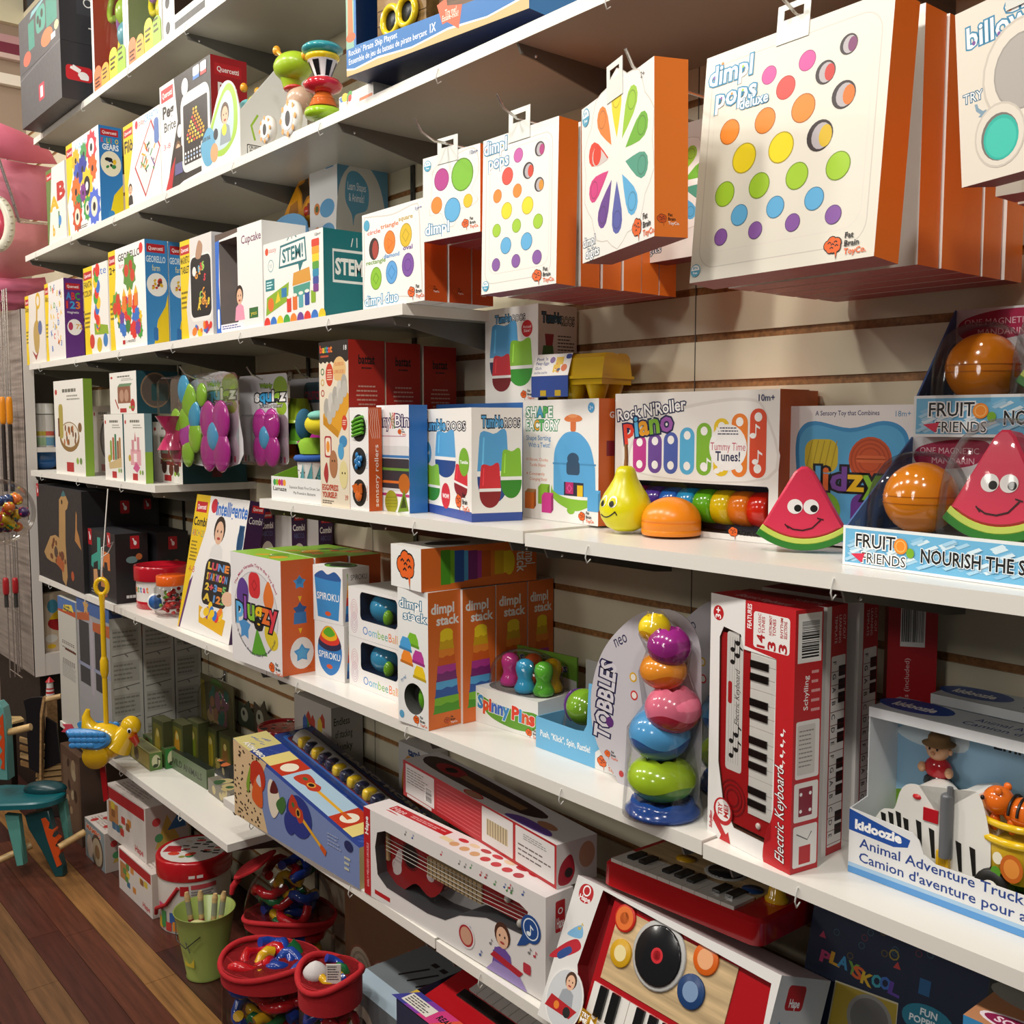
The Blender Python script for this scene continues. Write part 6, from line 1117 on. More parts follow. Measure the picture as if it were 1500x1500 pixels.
c = carton('plush_box', 'white box with black spots holding a brown furry toy, on the topmost shelf', 'toy box', 240, 330, 0, zA_, y0=-.35, d=.22, h=.3, col='e8e6e0', skip='F'); f = c.window('F', 'r', .58, .55, .38, .38, .14, 'e8e6e0', '3a2a20', .02)
for y in (.1, .35, .6, .85): f.e(.08, y, .04, .06, '161616')
f.r(.2, .0, .7, .1, '1c1c1c'); m = M(); m.ball(.58*c.w, .07, .36*c.h, .09, .05, .08, '6a5040:f', 22, 14); c.add('furry_toy', m, 'brown furry toy'); c.done()
# ================================================================ middle shelf, left half: wooden toy boxes, blister packs, egg game boxes
ORD2 = None
def wooden(u0, u1, vt, y0, label, pic, side, zb=zD, d=.12, u2=None, h=None, grp='wooden toy boxes'):
    c = carton('wooden_toy_box', label, 'toy box', u0, u1, vt, zb, y0=y0, d=d, u2=u2, h=h, col='e6e3dc', cols={'R': side, 'T': '9a9a90', 'L': side}, group=grp); f = c.F
    f.e(.08, .88, .04, .03, 'b8342c'); f.lines(.3, .86, .9, .92, 1, '6a6a62', 3, .6); f.lines(.45, .78, .9, .85, 2, '8a8a82', 4); pic(f); f.r(.38, .03, .62, .13, 'b02c30'); f.e(.75, .15, .04, .035, '8ab03a'); f.e(.86, .15, .04, .035, '6a8a4a'); return c
def p_ship(f):
    f.e(.5, .4, .34, .16, '8a6a3c'); f.e(.5, .42, .3, .13, 'ddd6c8'); f.r(.15, .38, .3, .75, 'a89a4a', .05)
    R = random.Random(3)
    for i in range(14): f.e(R.uniform(.3, .75), R.uniform(.34, .5), .025, .035, R.choice(['7a4a2a', 'a8642c', '5a3a22']))
    f.e(.86, .5, .06, .05, '7a5a34'); f.r(.12, .4, .17, .6, '6a3a2a')
def p_tools(f):
    for i, (x, k) in enumerate(((.35, '7a9a3a'), (.48, 'a85a34'), (.6, '3a7a5a'), (.72, '8a5a3a'), (.83, 'a87a4a'))): f.r(x-.05, .3, x+.05, .6+.05*(i % 3), k, .03)
    f.p([(.2, .25), (.9, .35), (.9, .2), (.25, .16)], 'c8b080'); f.e(.25, .32, .08, .06, 'b8a03a')
def p_castle(f):
    f.r(.3, .25, .8, .48, 'd8a0a8'); f.r(.36, .45, .48, .62, 'c88a94'); f.r(.62, .45, .74, .66, 'c88a94'); f.p([(.5, .6), (.58, .6), (.54, .74)], 'b84a5a'); f.p([(.4, .2), (.6, .14), (.75, .22), (.55, .3)], 'c85a8a'); f.e(.25, .35, .06, .05, 'b8a02c'); f.r(.45, .3, .6, .42, 'ece0dc')
def p_truck(f): f.p([(.25, .3), (.95, .28), (.98, .42), (.6, .45), (.55, .65), (.28, .65)], '8a3a34'); f.r(.3, .48, .52, .62, '8a9a8a'); f.c(.38, .26, .09, '4a2a24'); f.c(.8, .25, .09, '4a2a24'); f.c(.62, .22, .08, '6a3a2a'); f.r(.25, .66, .6, .75, '6a8a5a')
def p_mat(f): f.e(.75, .5, .4, .3, '5a5c62'); f.e(.8, .5, .36, .27, 'a8a8aa'); f.e(.72, .2, .15, .08, '8ab03a')
def p_radio(f): f.r(.3, .25, .78, .65, '8a5a44', .03); f.p([(.3, .65), (.38, .72), (.84, .72), (.78, .65)], '6a8a6a'); f.c(.45, .43, .08, 'b08a74'); f.c(.63, .43, .08, 'b08a74'); f.c(.85, .2, .08, 'b02c30'); f.line([(.2, .35), (.32, .12)], .03, 'a83a30')
c = wooden(83, 126, 559, -.345, 'tallest white wooden toy box, picturing an ark of animals, green side', p_ship, '86a83a', u2=139); c.done()
c = wooden(139, 166, 595, -.2, 'white box picturing a grey play dome, half hidden behind the castle blocks boxes', p_mat, '86a83a', d=.1); c.done()
c = wooden(155, 182, 607, -.345, 'white box picturing wooden tool blocks, beside the pink castle box', p_tools, '3a6a70', d=.13); hT = c.h; c1 = c; c.done()
c = wooden(184, 214, 605, -.345, 'white box picturing a pink block castle, green and teal side', p_castle, '7a9aa0', u2=225, h=hT); c.R.r(0, 0, 1, .45, '8ab03a'); c.done()
c = wooden(226, 268, 618, -.265, 'white box picturing a red wooden truck, long teal side, under the blister packs', p_truck, '1e4a50', u2=362); g = c.R; g.r(.45, .1, .6, .26, '6a2a34'); g.e(.7, .85, .14, .1, '8a7a6a'); c.done()
c = wooden(162, 201, 547, -.342, 'white and teal box picturing a brown toy radio, lying on top of the castle box', p_radio, '1c4650', zb=zD+hT+.0008, u2=262); g = c.R; g.e(.45, .55, .36, .42, '8a7058'); g.e(.45, .55, .33, .38, '5a5048'); g.r(.35, .3, .75, .7, '2a4a4a', .05); c.done()
# blister packs of suction spinners
def squigz(label, bl, br, tl, y0, first):
    p = ony(*bl, y0); q = onz(*br, p.z); q = ony(*br, y0); e = q-p; W = math.hypot(e.x, e.y); H = ony(*tl, y0).z-p.z
    o = tag(link('spinner_pack', None, None, p, (0, 0, math.atan2(e.y, e.x))), label, 'toy pack', 'suction spinner packs'); m = M(); m.T = Matrix(((1, 0, 0, 0), (0, 0, -1, .003), (0, 1, 0, 0), (0, 0, 0, 1)))
    m.prism(spline([(0, .0), (W, .0), (W, H*.55), (W*.96, H*.9), (W*.75, H), (W*.45, H*.97), (W*.1, H*.88), (0, H*.5)], 4) if first else rrect(0, 0, W, H, .012), .0012, 'cfcdd0'); m.T = Matrix(); f = Face(m, (0, .0017, 0), (1, 0, 0), (0, 0, 1), W, H)
    f.e(.86, .85, .14, .12, '86a824'); f.e(.88, .62, .1, .08, '86a824'); f.t('Whirly', .45, .85, .05, '8ab82c', ol='1c1e24', olw=.1, w=.25, b=.04); f.t('squigz', .35, .7, .13, ['e8e6e4', '3a9ad0', '3a9ad0', 'e8e6e4', '8ab82c', 'e8e6e4'], ol='1c1e24', olw=.12, w=.6, b=.04); f.t('fun little spinners!', .42, .63, .04, 'e8e6e4', ol='1c1e24', olw=.1, w=.48)
    f.brain(.62, .52, .045)
    for i in range(14): f.r(.03+i*.068, .01, .06+i*.068, .08, ['3a5a9a', 'c83a4a', '3a8a4a', 'e8e4e0'][i % 4])
    part('backing_card', o, m)
    def cup(x, z_, r, k, name='spinner'):
        m = M(); m.T = Matrix(((1, 0, 0, x*W), (0, 0, -1, -.006), (0, 1, 0, z_*H), (0, 0, 0, 1)))
        r *= W
        for i in range(4): a = PI/4+i*PI/2; m.ball(r*.54*math.cos(a), r*.54*math.sin(a), .008, r*.53, r*.53, .009, k+':g', 16, 8)
        part(name, o, m)
    def knob(x, z_, r, k, yy=-.012): m = M(); m.ball(x*W, yy-.004, z_*H, r*W*.85, .009, r*W*.85, k+':g', 18, 10); part('suction_cup', o, m)
    cup(.66, .29, .3, 'a82a86'); knob(.66, .29, .13, '4a9ac8', -.014)
    if first:
        for x, z_, r, k in ((.1, .82, .14, '3a9ac4'), (.2, .68, .17, '84b82c'), (.45, .75, .11, '84b82c'), (.3, .52, .14, '3a9ac4'), (.1, .45, .14, '84b82c'), (-.08, .45, .13, '84b82c'), (-.12, .3, .15, 'b02a5a'), (.12, .3, .15, 'a83a9a'), (.3, .28, .15, '84b82c'), (.15, .1, .14, '84b82c'), (-.1, .1, .13, 'b02a5a')): knob(x, z_, r, k)
        m = M(); m.lathe([(.13*W, 0), (.06*W, .18*H), (.06*W, .22*H), (.14*W, .4*H)], 'b02a5a:g', 16, -.12*W, -.02, .12*H); part('spinner_stem', o, m)
    m = M(); m.T = Matrix(((1, 0, 0, 0), (0, 0, -1, -.001), (0, 1, 0, 0), (0, 0, 0, 1))); m.prism(rrect(-.28*W if first else .25*W, -.02*H, W*1.02, .98*H if first else .55*H, .03), .05, 'f4f4f4:x', bev=.012, smooth=True); part('blister', o, m, label='clear blister'); return o, p, W, H
o1, pq, Wq, Hq = squigz('front spinner pack, green and blue suction cups hanging out at its left', (272, 674), (350, 676), (262, 550), -.30, True)
o2, p2, W2, H2 = squigz('second spinner pack behind the front one, with a single purple flower spinner', (352, 676), (422, 675), (346, 552), -.24, False)
peg(pq.x+Wq*.4, 0, pq.z+Hq*.94, .36, 'wire peg carrying the front spinner pack'); peg(p2.x+W2*.5, 0, p2.z+H2*.95, .27, 'wire peg carrying the second spinner pack')
# cone rattle pack hanging behind
p = ony(425, 672, -.15); q = ony(478, 672, -.15); W = q.x-p.x; H = ony(425, 556, -.15).z-p.z; o = tag(link('cone_pack', None, None, p), 'dim blister pack of purple, orange and lime cones, left of the egg game box', 'toy pack'); m = M(); m.box(0, .003, 0, W, .0045, H, 'a8a6aa'); f = Face(m, (0, .003, 0), (1, 0, 0), (0, 0, 1), W, H); f.r(.4, .7, .9, .95, '2a4a5a', .1); f.t('CLUTCH', .42, .74, .1, 'a82a4a', w=.45, b=.04); part('backing_card', o, m)
for x, z_, r, k in ((.16, .3, .2, '4a2a86'), (.16, .02, .22, 'd8641c'), (.55, .45, .26, '9ab82c'), (.6, .2, .24, '5a9a2c'), (.9, .2, .2, 'a82a86')): m = M(); m.lathe([(r*W, 0), (r*W, .008), (r*W*.75, .012), (r*W*.45, .3*H)], k+':g', 16, x*W, -.03, z_*H); part('cone', o, m, label={'4a2a86': 'purple cone', 'd8641c': 'orange cone', '9ab82c': 'lime cone', '5a9a2c': 'green cone', 'a82a86': 'magenta cone'}[k])
peg(p.x+W*.5, 0, p.z+H+.002, .17, 'wire peg carrying the pack of cones')
# drum tray
p = at(398, -.345, zD); W = at(474, -.345, zD).x-p.x-.004; hf = ztop(p, 697)-zD; o = tag(link('drum_set', None, None, p), 'white and green tray with a fabric toy drum and yellow fish toy', 'toy set'); m = M(); m.box(0, 0, 0, W, .003, hf, 'e8e8e6'); m.box(0, .003, 0, W, .2, .003, '6a9a2c'); f = Face(m, (0, 0, 0), (1, 0, 0), (0, 0, 1), W, hf)
for i, k in enumerate(('3a9a5a', '8ab82c', 'd83a3a', 'b83a8a', 'e8a02c')): f.e(.07+i*.05, .75, .03, .14, k)
f.t('Lamaze', .04, .4, .18, '1c1c1c', w=.27, b=.02); f.t('Squeeze Beats First Drum Set', .37, .55, .12, '333', w=.58); f.t('Ma Première Batterie', .45, .32, .12, '333', w=.42); part('tray_front', o, m, label='white printed tray front')
m = M(); m.T = Matrix(((0, 0, 1, 0), (1, 0, 0, 0), (0, 1, 0, 0), (0, 0, 0, 1))); m.prism([(.003, 0), (.2, 0), (.2, hf*2.1), (.003, hf)], .003, '7aa82c'); part('tray_side', o, m, label='green tray side'); m = M(); m.box(0, .197, .003, W, .2, hf*2.1, '7aa82c'); part('tray_back', o, m)
m = M(); m.lathe([(.036, .004), (.04, .06), (.043, .11)], 'e4e2de:f', 24, W*.45, .06); 
R = random.Random(6)
for i in range(40): a, z_ = R.uniform(PI, 2*PI), R.uniform(.02, .1); r = .0362+(z_/.11)*.007+.0004; m.ball(W*.45+r*math.cos(a), .06+r*math.sin(a), z_, .0016, .0016, .0016, '2a2a30', 5, 4)
for k in range(3): a0 = 4.7+k*.55; m.add([(W*.45+(.0365+.0001*k)*math.cos(a0-.15), .06+.0365*math.sin(a0-.15), .005), (W*.45+.038*math.cos(a0+.5), .0595+.038*math.sin(a0+.5), .005), (W*.45+.0445*math.cos(a0+.45), .0585+.0445*math.sin(a0+.45), .1), (W*.45+.041*math.cos(a0+.1), .059+.041*math.sin(a0+.1), .06)], [(0, 1, 2, 3)], '5aa0a8:f')
part('drum', o, m, label='white spotted and teal fabric drum'); m = M(); m.tube([(W*.45+.043*math.cos(t), .06+.043*math.sin(t), .112) for t in [i*PI/14 for i in range(28)]], .009, '2a5aa8:f', 8, True); part('drum_rim', o, m, label='blue rim')
m = M(); m.ball(W*.55, .06, .2, .05, .03, .028, 'd8c81c:f', 20, 12); part('fish_body', o, m, label='yellow fish body'); m = M(); m.ball(W*.28, .06, .2, .02, .025, .042, '1f5a78:f', 16, 10); part('fish_mouth', o, m, label='teal fish mouth'); m = M(); m.ball(W*.6, .055, .222, .035, .028, .014, '7ac0b0:f', 14, 8); part('fish_fin', o, m)
m = M(); m.cyl(W*.65, .07, .118, .175, .012, '2a5aa8:f', 12); part('handle', o, m, label='blue handle'); m = M(); m.lathe([(.028, .122), (.034, .15), (.022, .165)], '8ab82c:f', 16, W*.3, .075); part('shaker', o, m, label='lime shaker')
# egg game boxes, three deep
c = carton('egg_game_box', 'tall cream and red box picturing a carton of eggs with faces, front one of three', 'toy box', 470.5, 513, 502, zD, y0=-.35, d=.1, col='e2d6c0', cols={'R': 'a82416', 'L': 'a82416', 'T': '241c18'}, group='egg game boxes'); f = c.F
f.r(0, .88, 1, 1, '1c1512'); f.p([(i/14, .88-.012*(i % 2)) for i in range(15)]+[(1, .89), (0, .89)], '1c1512'); f.t('battat', .04, .935, .045, ['e04a2c', 'e8b02c', '5aa04a', '3a8ac0', 'e04a2c', 'e8802c'], w=.42, b=.03); f.lines(.06, .9, .42, .925, 1, 'c04a2c', 3); f.t('18', .85, .94, .03, 'eee', w=.1)
f.e(.36, .8, .13, .07, 'c4381c'); f.lines(.27, .765, .46, .835, 5, 'e8c8b0', 3, .5, 'c'); f.e(.7, .83, .22, .075, 'dcb478'); f.r(.52, .765, .9, .84, 'dcb478', .05); f.t('PLAYBOOK', .7, .85, .022, 'c04a1c', al='c', w=.3); f.t('LIVRE DE JEU', .7, .805, .022, 'c04a1c', al='c', w=.34)
for y, k in ((.82, '2f6a3a'), (.755, 'c8a04a'), (.69, 'a8342c')): f.ring(.12, y, .06, .02, k)
f.p([(.12, .56), (.75, .86-.12), (1.0, .68), (1, .6), (.62, .42), (.12, .5)], 'd89a24'); f.p([(.12, .5), (.62, .42), (.66, .46), (.14, .55)], 'c08414')
R = random.Random(2)
for i in range(5): f.e(.25+.15*i, .6+.035*i, .1, .06, ['a8a49c', 'c8c4bc'][i % 2]); f.e(.35+.13*i, .55+.04*i, .09, .05, 'b8b4ac')
f.e(.85, .51, .09, .045, 'c83a24'); f.lines(.79, .495, .92, .53, 3, 'f0d0c0', 2); f.r(.16, .3, .4, .43, 'a82a34', .05); f.r(.19, .31, .37, .42, 'ecdcc8', .05); f.e(.28, .365, .06, .035, 'e0902c'); f.e(.46, .26, .14, .085, 'a8714c'); f.e(.8, .4, .13, .035, '3a86b8'); f.e(.72, .34, .1, .05, '4a9ac8'); f.e(.8, .2, .14, .085, 'dccf94'); f.c(.42, .28, .02, '3a2418'); f.c(.5, .28, .02, '3a2418'); f.c(.76, .21, .02, '3a2418'); f.c(.85, .21, .02, '3a2418'); f.sp([(.12, .2), (.22, .27), (.28, .2), (.22, .14)], 'a83030')
f.t('EGGXPRESS', .06, .1, .035, 'c0442a', w=.55, b=.03); f.t('YOURSELF!', .06, .055, .035, 'c0442a', w=.5, b=.03); f.lines(.06, .015, .5, .04, 2, '6a5a50', 5); f.t('39', .84, .05, .03, 'c0442a', w=.1)
def eggside(g):
    g.t('battat', .5, .86, .055, '16100e', w=.44, al='c', b=.03); g.lines(.36, .825, .64, .845, 1, '16100e', 2); g.lines(.2, .58, .8, .74, 6, 'c89a88', 4, .35, 'c'); g.lines(.18, .38, .82, .53, 6, 'c89a88', 7, .35, 'c')
eggside(c.R); E1_ = c; c.done()
for i in range(2):
    c2 = Carton('egg_game_box', ['middle one of three tall red sided egg game boxes', 'rearmost of three tall red sided egg game boxes, next to the wall'][i], 'toy box', (E1_.p0.x+.004*i, E1_.p0.y+(E1_.d+.004+.002*i)*(i+1), zD), 0, E1_.w, E1_.d, E1_.h*(.995-.01*i), col='a82416', cols={'F': 'e2d6c0', 'T': '241c18'}, group='egg game boxes'); eggside(c2.R); c2.done()
# sensory rollers box
c = carton('sensory_box', 'narrow white box with three round windows showing green, blue and orange rollers', 'toy box', 513.5, 541, 597, zD, y0=-.353, d=.036, col='eceae8', skip='', cols={'R': 'c8541c', 'L': 'c8541c'}); f = c.F
for y, k, kk in ((.8, '5aa82c', '8ad04a'), (.48, '2a7ab8', '4aa0d8'), (.17, 'e0702c', 'f08c3c')):
    f.c(.5, y, .38, '22201e'); 
    m = M(); X, Z_ = .5*c.w, y*c.h; r = .3*c.w
    if k == '5aa82c':
        for i in range(5): m.tube([(X-r*.9, -.0035, Z_-r*.75+i*r*.32), (X, -.007, Z_-r*.6+i*r*.36), (X+r*.9, -.0035, Z_-r*.4+i*r*.36)], r*.15, k+':g', 8)
    elif k == '2a7ab8':
        for i in range(9): m.ball(X+r*.6*math.cos(i*2.4)*((i+1)/9), -.004, Z_+r*.7*math.sin(i*2.4)*((i+1)/9), r*.2, .004, r*.3, k+':g', 10, 6)
    else:
        m.ball(X, -.003, Z_-r*.2, r*.6, .004, r*.6, k+':g', 14, 8)
        for i in range(4): m.tube([(X-r*.5+i*r*.33, -.003, Z_), (X-r*.7+i*r*.42, -.006, Z_+r*(.7+.15*(i % 2)))], r*.16, k+':g', 8)
    c.add('roller', m, {'5aa82c': 'green ribbed roller', '2a7ab8': 'blue bumpy roller', 'e0702c': 'orange fingered roller'}[k])
for y, t_, k in ((.8, 'Twisty Roller', '5aa82c'), (.48, 'Bumpy Roller', '3a86c0'), (.17, 'Spiky Roller', 'c05a3a')): f.t(t_, .5, y, .022, k, arc=.46, w=.7, al='c') if 0 else f.t(t_, .93, y-.07, .07, k, w=.15, rot=PI/2)
g = c.R; g.t('sensory rollers', .72, .04, .3, 'f4e8e0', w=.6, rot=PI/2, b=.01)
for i in range(5): g.line([(.05+.15*i, .99), (.2+.13*i, .9), (.1+.18*i, .8), (.3+.13*i, .7)], .03, 'f0d8c8')
c.done()
# lattice cube box
c = carton('lattice_box', 'white box picturing a toy bin with coloured elastic bands, beside the tumbler box', 'toy box', 553, 600, 594, zD, y0=-.313, d=.05, col='eceaec', cols={'R': '2f6fb8', 'T': '2f6fb8'}); f = c.F
f.t('Inny', .03, .8, .12, 'eceaec', ol='3a2a5a', olw=.07, w=.4); f.t('Bin', .58, .8, .12, 'eceaec', ol='3a2a5a', olw=.07, w=.42)
for a, b in ((.44, .56), (.5, .58), (.42, .52)): f.line([(a, .78), (b, .93)], .015, 'd83a2c'); f.line([(b, .78), (a, .93)], .015, '5a8a3a')
f.line([(.03, .71), (.9, .71)], .01, 'a82a6a'); f.brain(.72, .75, .05); f.c(.1, .75, .05, 'd8642c'); f.r(.05, .2, 1, .62, 'd8d8da', .05); f.r(.1, .22, 1, .5, '34323a', .03)
for y, k in ((.52, '3a7ab8'), (.4, '6a9a3a'), (.28, 'e0742c'), (.16, 'b83a7a')): f.r(.05, y-.012, 1, y+.012, k)
f.c(.85, .27, .17, 'b8641c'); f.e(.45, .09, .2, .11, '9a9a24')
for i in range(4): f.line([(.28, .04+.03*i), (.62, .05+.03*i)], .008, '6a6a18')
f.p([(.65, .0), (.98, .02), (.85, .22)], '6a8a1c'); f.p([(.73, .04), (.92, .05), (.84, .16)], '34440c'); c.done()
# ================================================================ lower middle shelf, left part
def bunny(f, x, y, s=.06): f.r(x-s, y-s*1.2*f.W/f.H*1.2, x+s, y+s*1.2*f.W/f.H*1.2, 'b01c26', .02); f.e(x+s*.1, y-.01, s*.35, s*.5*f.W/f.H, 'eee'); f.line([(x, y), (x-s*.4, y+s*.9*f.W/f.H)], s*.3, 'eee')
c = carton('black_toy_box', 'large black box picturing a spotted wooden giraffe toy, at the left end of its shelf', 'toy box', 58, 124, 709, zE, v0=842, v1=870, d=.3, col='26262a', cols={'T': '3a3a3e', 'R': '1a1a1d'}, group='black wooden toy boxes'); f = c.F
G = [(.2, .22), (.14, .28), (.3, .47), (.42, .5), (.5, .48), (.53, .88), (.58, .92), (.68, .93), (.73, .87), (.7, .8), (.66, .78), (.64, .45), (.66, .1), (.62, .0), (.55, .05), (.54, .16), (.4, .2), (.3, .2)]; f.p(G, 'b08a58'); f.sp([(.58, .92), (.63, .98), (.67, .93)], '3a6a70'); R = random.Random(8)
for i in range(12): f.e(R.uniform(.3, .62), R.uniform(.2, .44), .02, .028, '6a3a20')
f.p([(.42, .2), (.58, .13), (.6, .24), (.45, .3)], 'a8562c'); f.e(.42, .32, .04, .06, '4a3a34'); f.e(.56, .3, .04, .05, '6a3a28'); f.e(.59, .86, .015, .025, '1c1814')
f.p([(.86, .62), (.84, .5), (.97, .42), (.93, .55), (.89, .62), (.9, .76), (.88, .8)], 'b07a44'); bunny(f, .03, .94, .03); f.e(.77, .13, .03, .05, 'b0502c'); g = c.R; bunny(g, .55, .83, .06); g.p([(.42, .45), (.62, .42), (.64, .62), (.6, .62), (.58, .5), (.46, .5)], '8a6438'); bunny(g, .85, .85, .05); g.p([(.75, .45), (.92, .44), (.94, .6), (.9, .6), (.88, .5), (.78, .5)], '6a4c30'); GB = c; c.done()
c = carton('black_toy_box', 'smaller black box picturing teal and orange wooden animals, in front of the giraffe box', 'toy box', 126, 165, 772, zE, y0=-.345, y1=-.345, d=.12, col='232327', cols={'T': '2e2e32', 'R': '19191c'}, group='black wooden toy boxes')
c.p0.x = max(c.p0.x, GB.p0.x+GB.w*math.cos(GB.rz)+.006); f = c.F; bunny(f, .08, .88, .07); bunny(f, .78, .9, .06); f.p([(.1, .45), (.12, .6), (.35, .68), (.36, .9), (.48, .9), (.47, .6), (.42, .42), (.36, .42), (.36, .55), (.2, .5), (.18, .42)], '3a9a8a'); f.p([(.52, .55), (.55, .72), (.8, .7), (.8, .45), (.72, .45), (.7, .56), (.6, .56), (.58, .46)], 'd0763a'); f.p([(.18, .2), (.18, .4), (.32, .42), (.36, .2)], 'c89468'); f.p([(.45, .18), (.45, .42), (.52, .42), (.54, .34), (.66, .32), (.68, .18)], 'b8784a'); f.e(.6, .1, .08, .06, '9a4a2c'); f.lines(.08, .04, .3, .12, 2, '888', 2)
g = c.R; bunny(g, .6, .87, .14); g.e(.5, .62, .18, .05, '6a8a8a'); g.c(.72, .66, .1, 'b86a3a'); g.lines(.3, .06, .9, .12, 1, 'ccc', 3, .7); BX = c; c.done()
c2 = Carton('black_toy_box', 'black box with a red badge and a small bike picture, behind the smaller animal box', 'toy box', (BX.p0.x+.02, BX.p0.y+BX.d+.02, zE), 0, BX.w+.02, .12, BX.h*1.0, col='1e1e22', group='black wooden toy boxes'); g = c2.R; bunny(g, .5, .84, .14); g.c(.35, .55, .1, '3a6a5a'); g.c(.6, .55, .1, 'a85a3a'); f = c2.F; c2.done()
# red tub and small jar
b = onz(224, 889, zE)+Vector((0, .035, 0)); k = (b-_C).dot(_F)/FPX; hT_ = ztop(b, 826)-zE; o = tag(link('toy_tub', None, None, b), 'round red tub with a white label, behind the small orange lidded jar', 'tub'); R_ = 36*k; m = M(); m.lathe([(R_*.96, 0), (R_, .004), (R_, hT_*.18)], 'b4182a:g', 30); part('tub_base', o, m); m = M(); m.lathe([(R_*.985, hT_*.18), (R_*.985, hT_*.66)], 'dcd8d4:s', 30); F_ = Face(m, (-R_*.62, -R_*.80, hT_*.18), (1, 0, 0), (0, 0, 1), R_*1.24, hT_*.48)
for i, ch in enumerate('battat'):
    P, Fs = glyphs(ch, .03); a0 = -PI/2+.15+(i-2.5)*.17; m.add([(R_*.992*math.cos(a0+p_[0]*.26), R_*.992*math.sin(a0+p_[0]*.26), hT_*.4+p_[1]*hT_*.22) for p_ in P], Fs, ['d83a2c', 'e8a02c', '4a9a4a', '3a7ab8', 'd83a6a', 'e8802c'][i])
for a0, kk in ((-2.3, '7a9a3a'), (-2.15, '3a3a3a')): m.ball(R_*.985*math.cos(a0), R_*.985*math.sin(a0), hT_*.42, .012, .003, .018, kk, 10, 6)
part('tub_label', o, m, label='white printed label'); m = M(); m.lathe([(R_*1.07, hT_*.66), (R_*1.08, hT_*.7), (R_*1.08, hT_*.95), (R_*1.05, hT_), (R_*.98, hT_), (R_*.96, hT_*.94), (0, hT_*.94)], 'b01626:g', 32); part('lid', o, m, label='red lid')
b = onz(240, 903, zE)+Vector((0, .03, 0)); hT_ = ztop(b, 842)-zE; R_ = 23.5*k; o = tag(link('toy_jar', None, None, b), 'small clear jar of red and green pieces under an orange lid, before the red tub', 'jar'); m = M(); m.lathe([(R_*.7, .001), (R_*.98, .01), (R_, .02), (R_, hT_*.68), (R_*.8, hT_*.8)], 'f2f2f2:x', 28); part('jar_body', o, m, label='clear jar'); m = M(); m.lathe([(R_*.86, hT_*.76), (R_*.88, hT_*.78), (R_*.88, hT_*.98), (R_*.84, hT_), (0, hT_)], 'e0601c:g', 28); part('lid', o, m, label='orange lid'); R = random.Random(2)
g_ = link('jar_contents', None, o)
for i in range(46): a, r = R.uniform(0, 6.28), R_*.78*math.sqrt(R.random()); m = M(); m.ball(r*math.cos(a), r*math.sin(a), .012+hT_*.55*R.random(), .0075, .0075, .0065, R.choice(['b81c20:g', 'b81c20:g', 'c82a20:g', '6a9a2c:g', '2a2a2a:g']), 8, 6); part('toy_piece', g_, m)
m = M(); m.T = Matrix.Translation((-R_*.75, -R_*.7, hT_*.32)) @ Matrix.Rotation(.75, 4, 'Z') @ Matrix.Rotation(PI/2, 4, 'X'); m.lathe([(0, .002), (R_*.5, .002), (R_*.52, 0)], 'e8e8e8', 22); m.lathe([(0, .003), (R_*.42, .0025), (R_*.42, .002)], '2a5a9a', 22); m.T = Matrix(); part('jar_label', o, m, label='round white and blue label')
# leaning letters box
y0 = onz(260, 917, zE).y
c = hang('letters_box', 'leaning white box picturing a curly haired boy and black letter board', 'toy box', (260, 916), (335, 944), (289, 723), y0, d=.055, col='e6e3e0', cols={'R': '3a1f4a', 'T': 'd8d4ce'}, group='letter board boxes')
c.p0.z = zE+.0006; f = c.F; f.p([(0, 0), (.02, 0), (.1, .35), (.28, .75), (.28, 1), (0, 1)], 'e0bc1c'); f.p([(.02, 0), (.05, 0), (.16, .4), (.1, .35)], '5a2a6a'); qlogo(f, .03, .87, .24, .95); f.t('Combi', .02, .77, .065, '1c1a16', w=.25, b=.03); f.t('ABC+123', .02, .69, .05, ['6a6a9a', 'c85a3a', '5a9a5a'], w=.23); f.lines(.03, .5, .18, .66, 6, '7a6420', 3); f.t('4-8', .05, .42, .05, 'c85a3a', w=.12); f.c(.38, .93, .06, 'c02838'); f.t('intelligente', .43, .87, .1, '2a6ab8', w=.56, b=.03)
f.kid(.54, .49, .37, '2a1c16', 'd8d6d4', 'd8ae92'); f.r(.36, .18, .88, .56, 'e0dedc', .1); f.r(.38, .22, .86, .55, '201e20', .08); R = random.Random(5)
for rw, tx in enumerate(('LUNE', 'STAR*MOON', '2+3=5', 'A 123')): f.t(tx, .43, .475-.075*rw, .05, ['d8b83a', 'c84a5a', '5a8ac0', 'd8803a', '6aa85a', 'a86ab8'], w=.38, b=.05)
f.p([(.36, .2), (.88, .15), (.86, .04), (.4, .08)], 'dcaa18'); f.blobs(.42, .14, .86, .22, 18, TOYC+['e8e0d0'], 4, .05); f.e(.86, .3, .1, .05, 'd8ae92'); f.r(.88, .6, .99, .82, '3a6a9a', .1); g = c.R; qlogo(g, .2, .92, .9, .97); g.t('Combi', .1, .84, .05, 'eee', w=.8); LB = c; c.done()
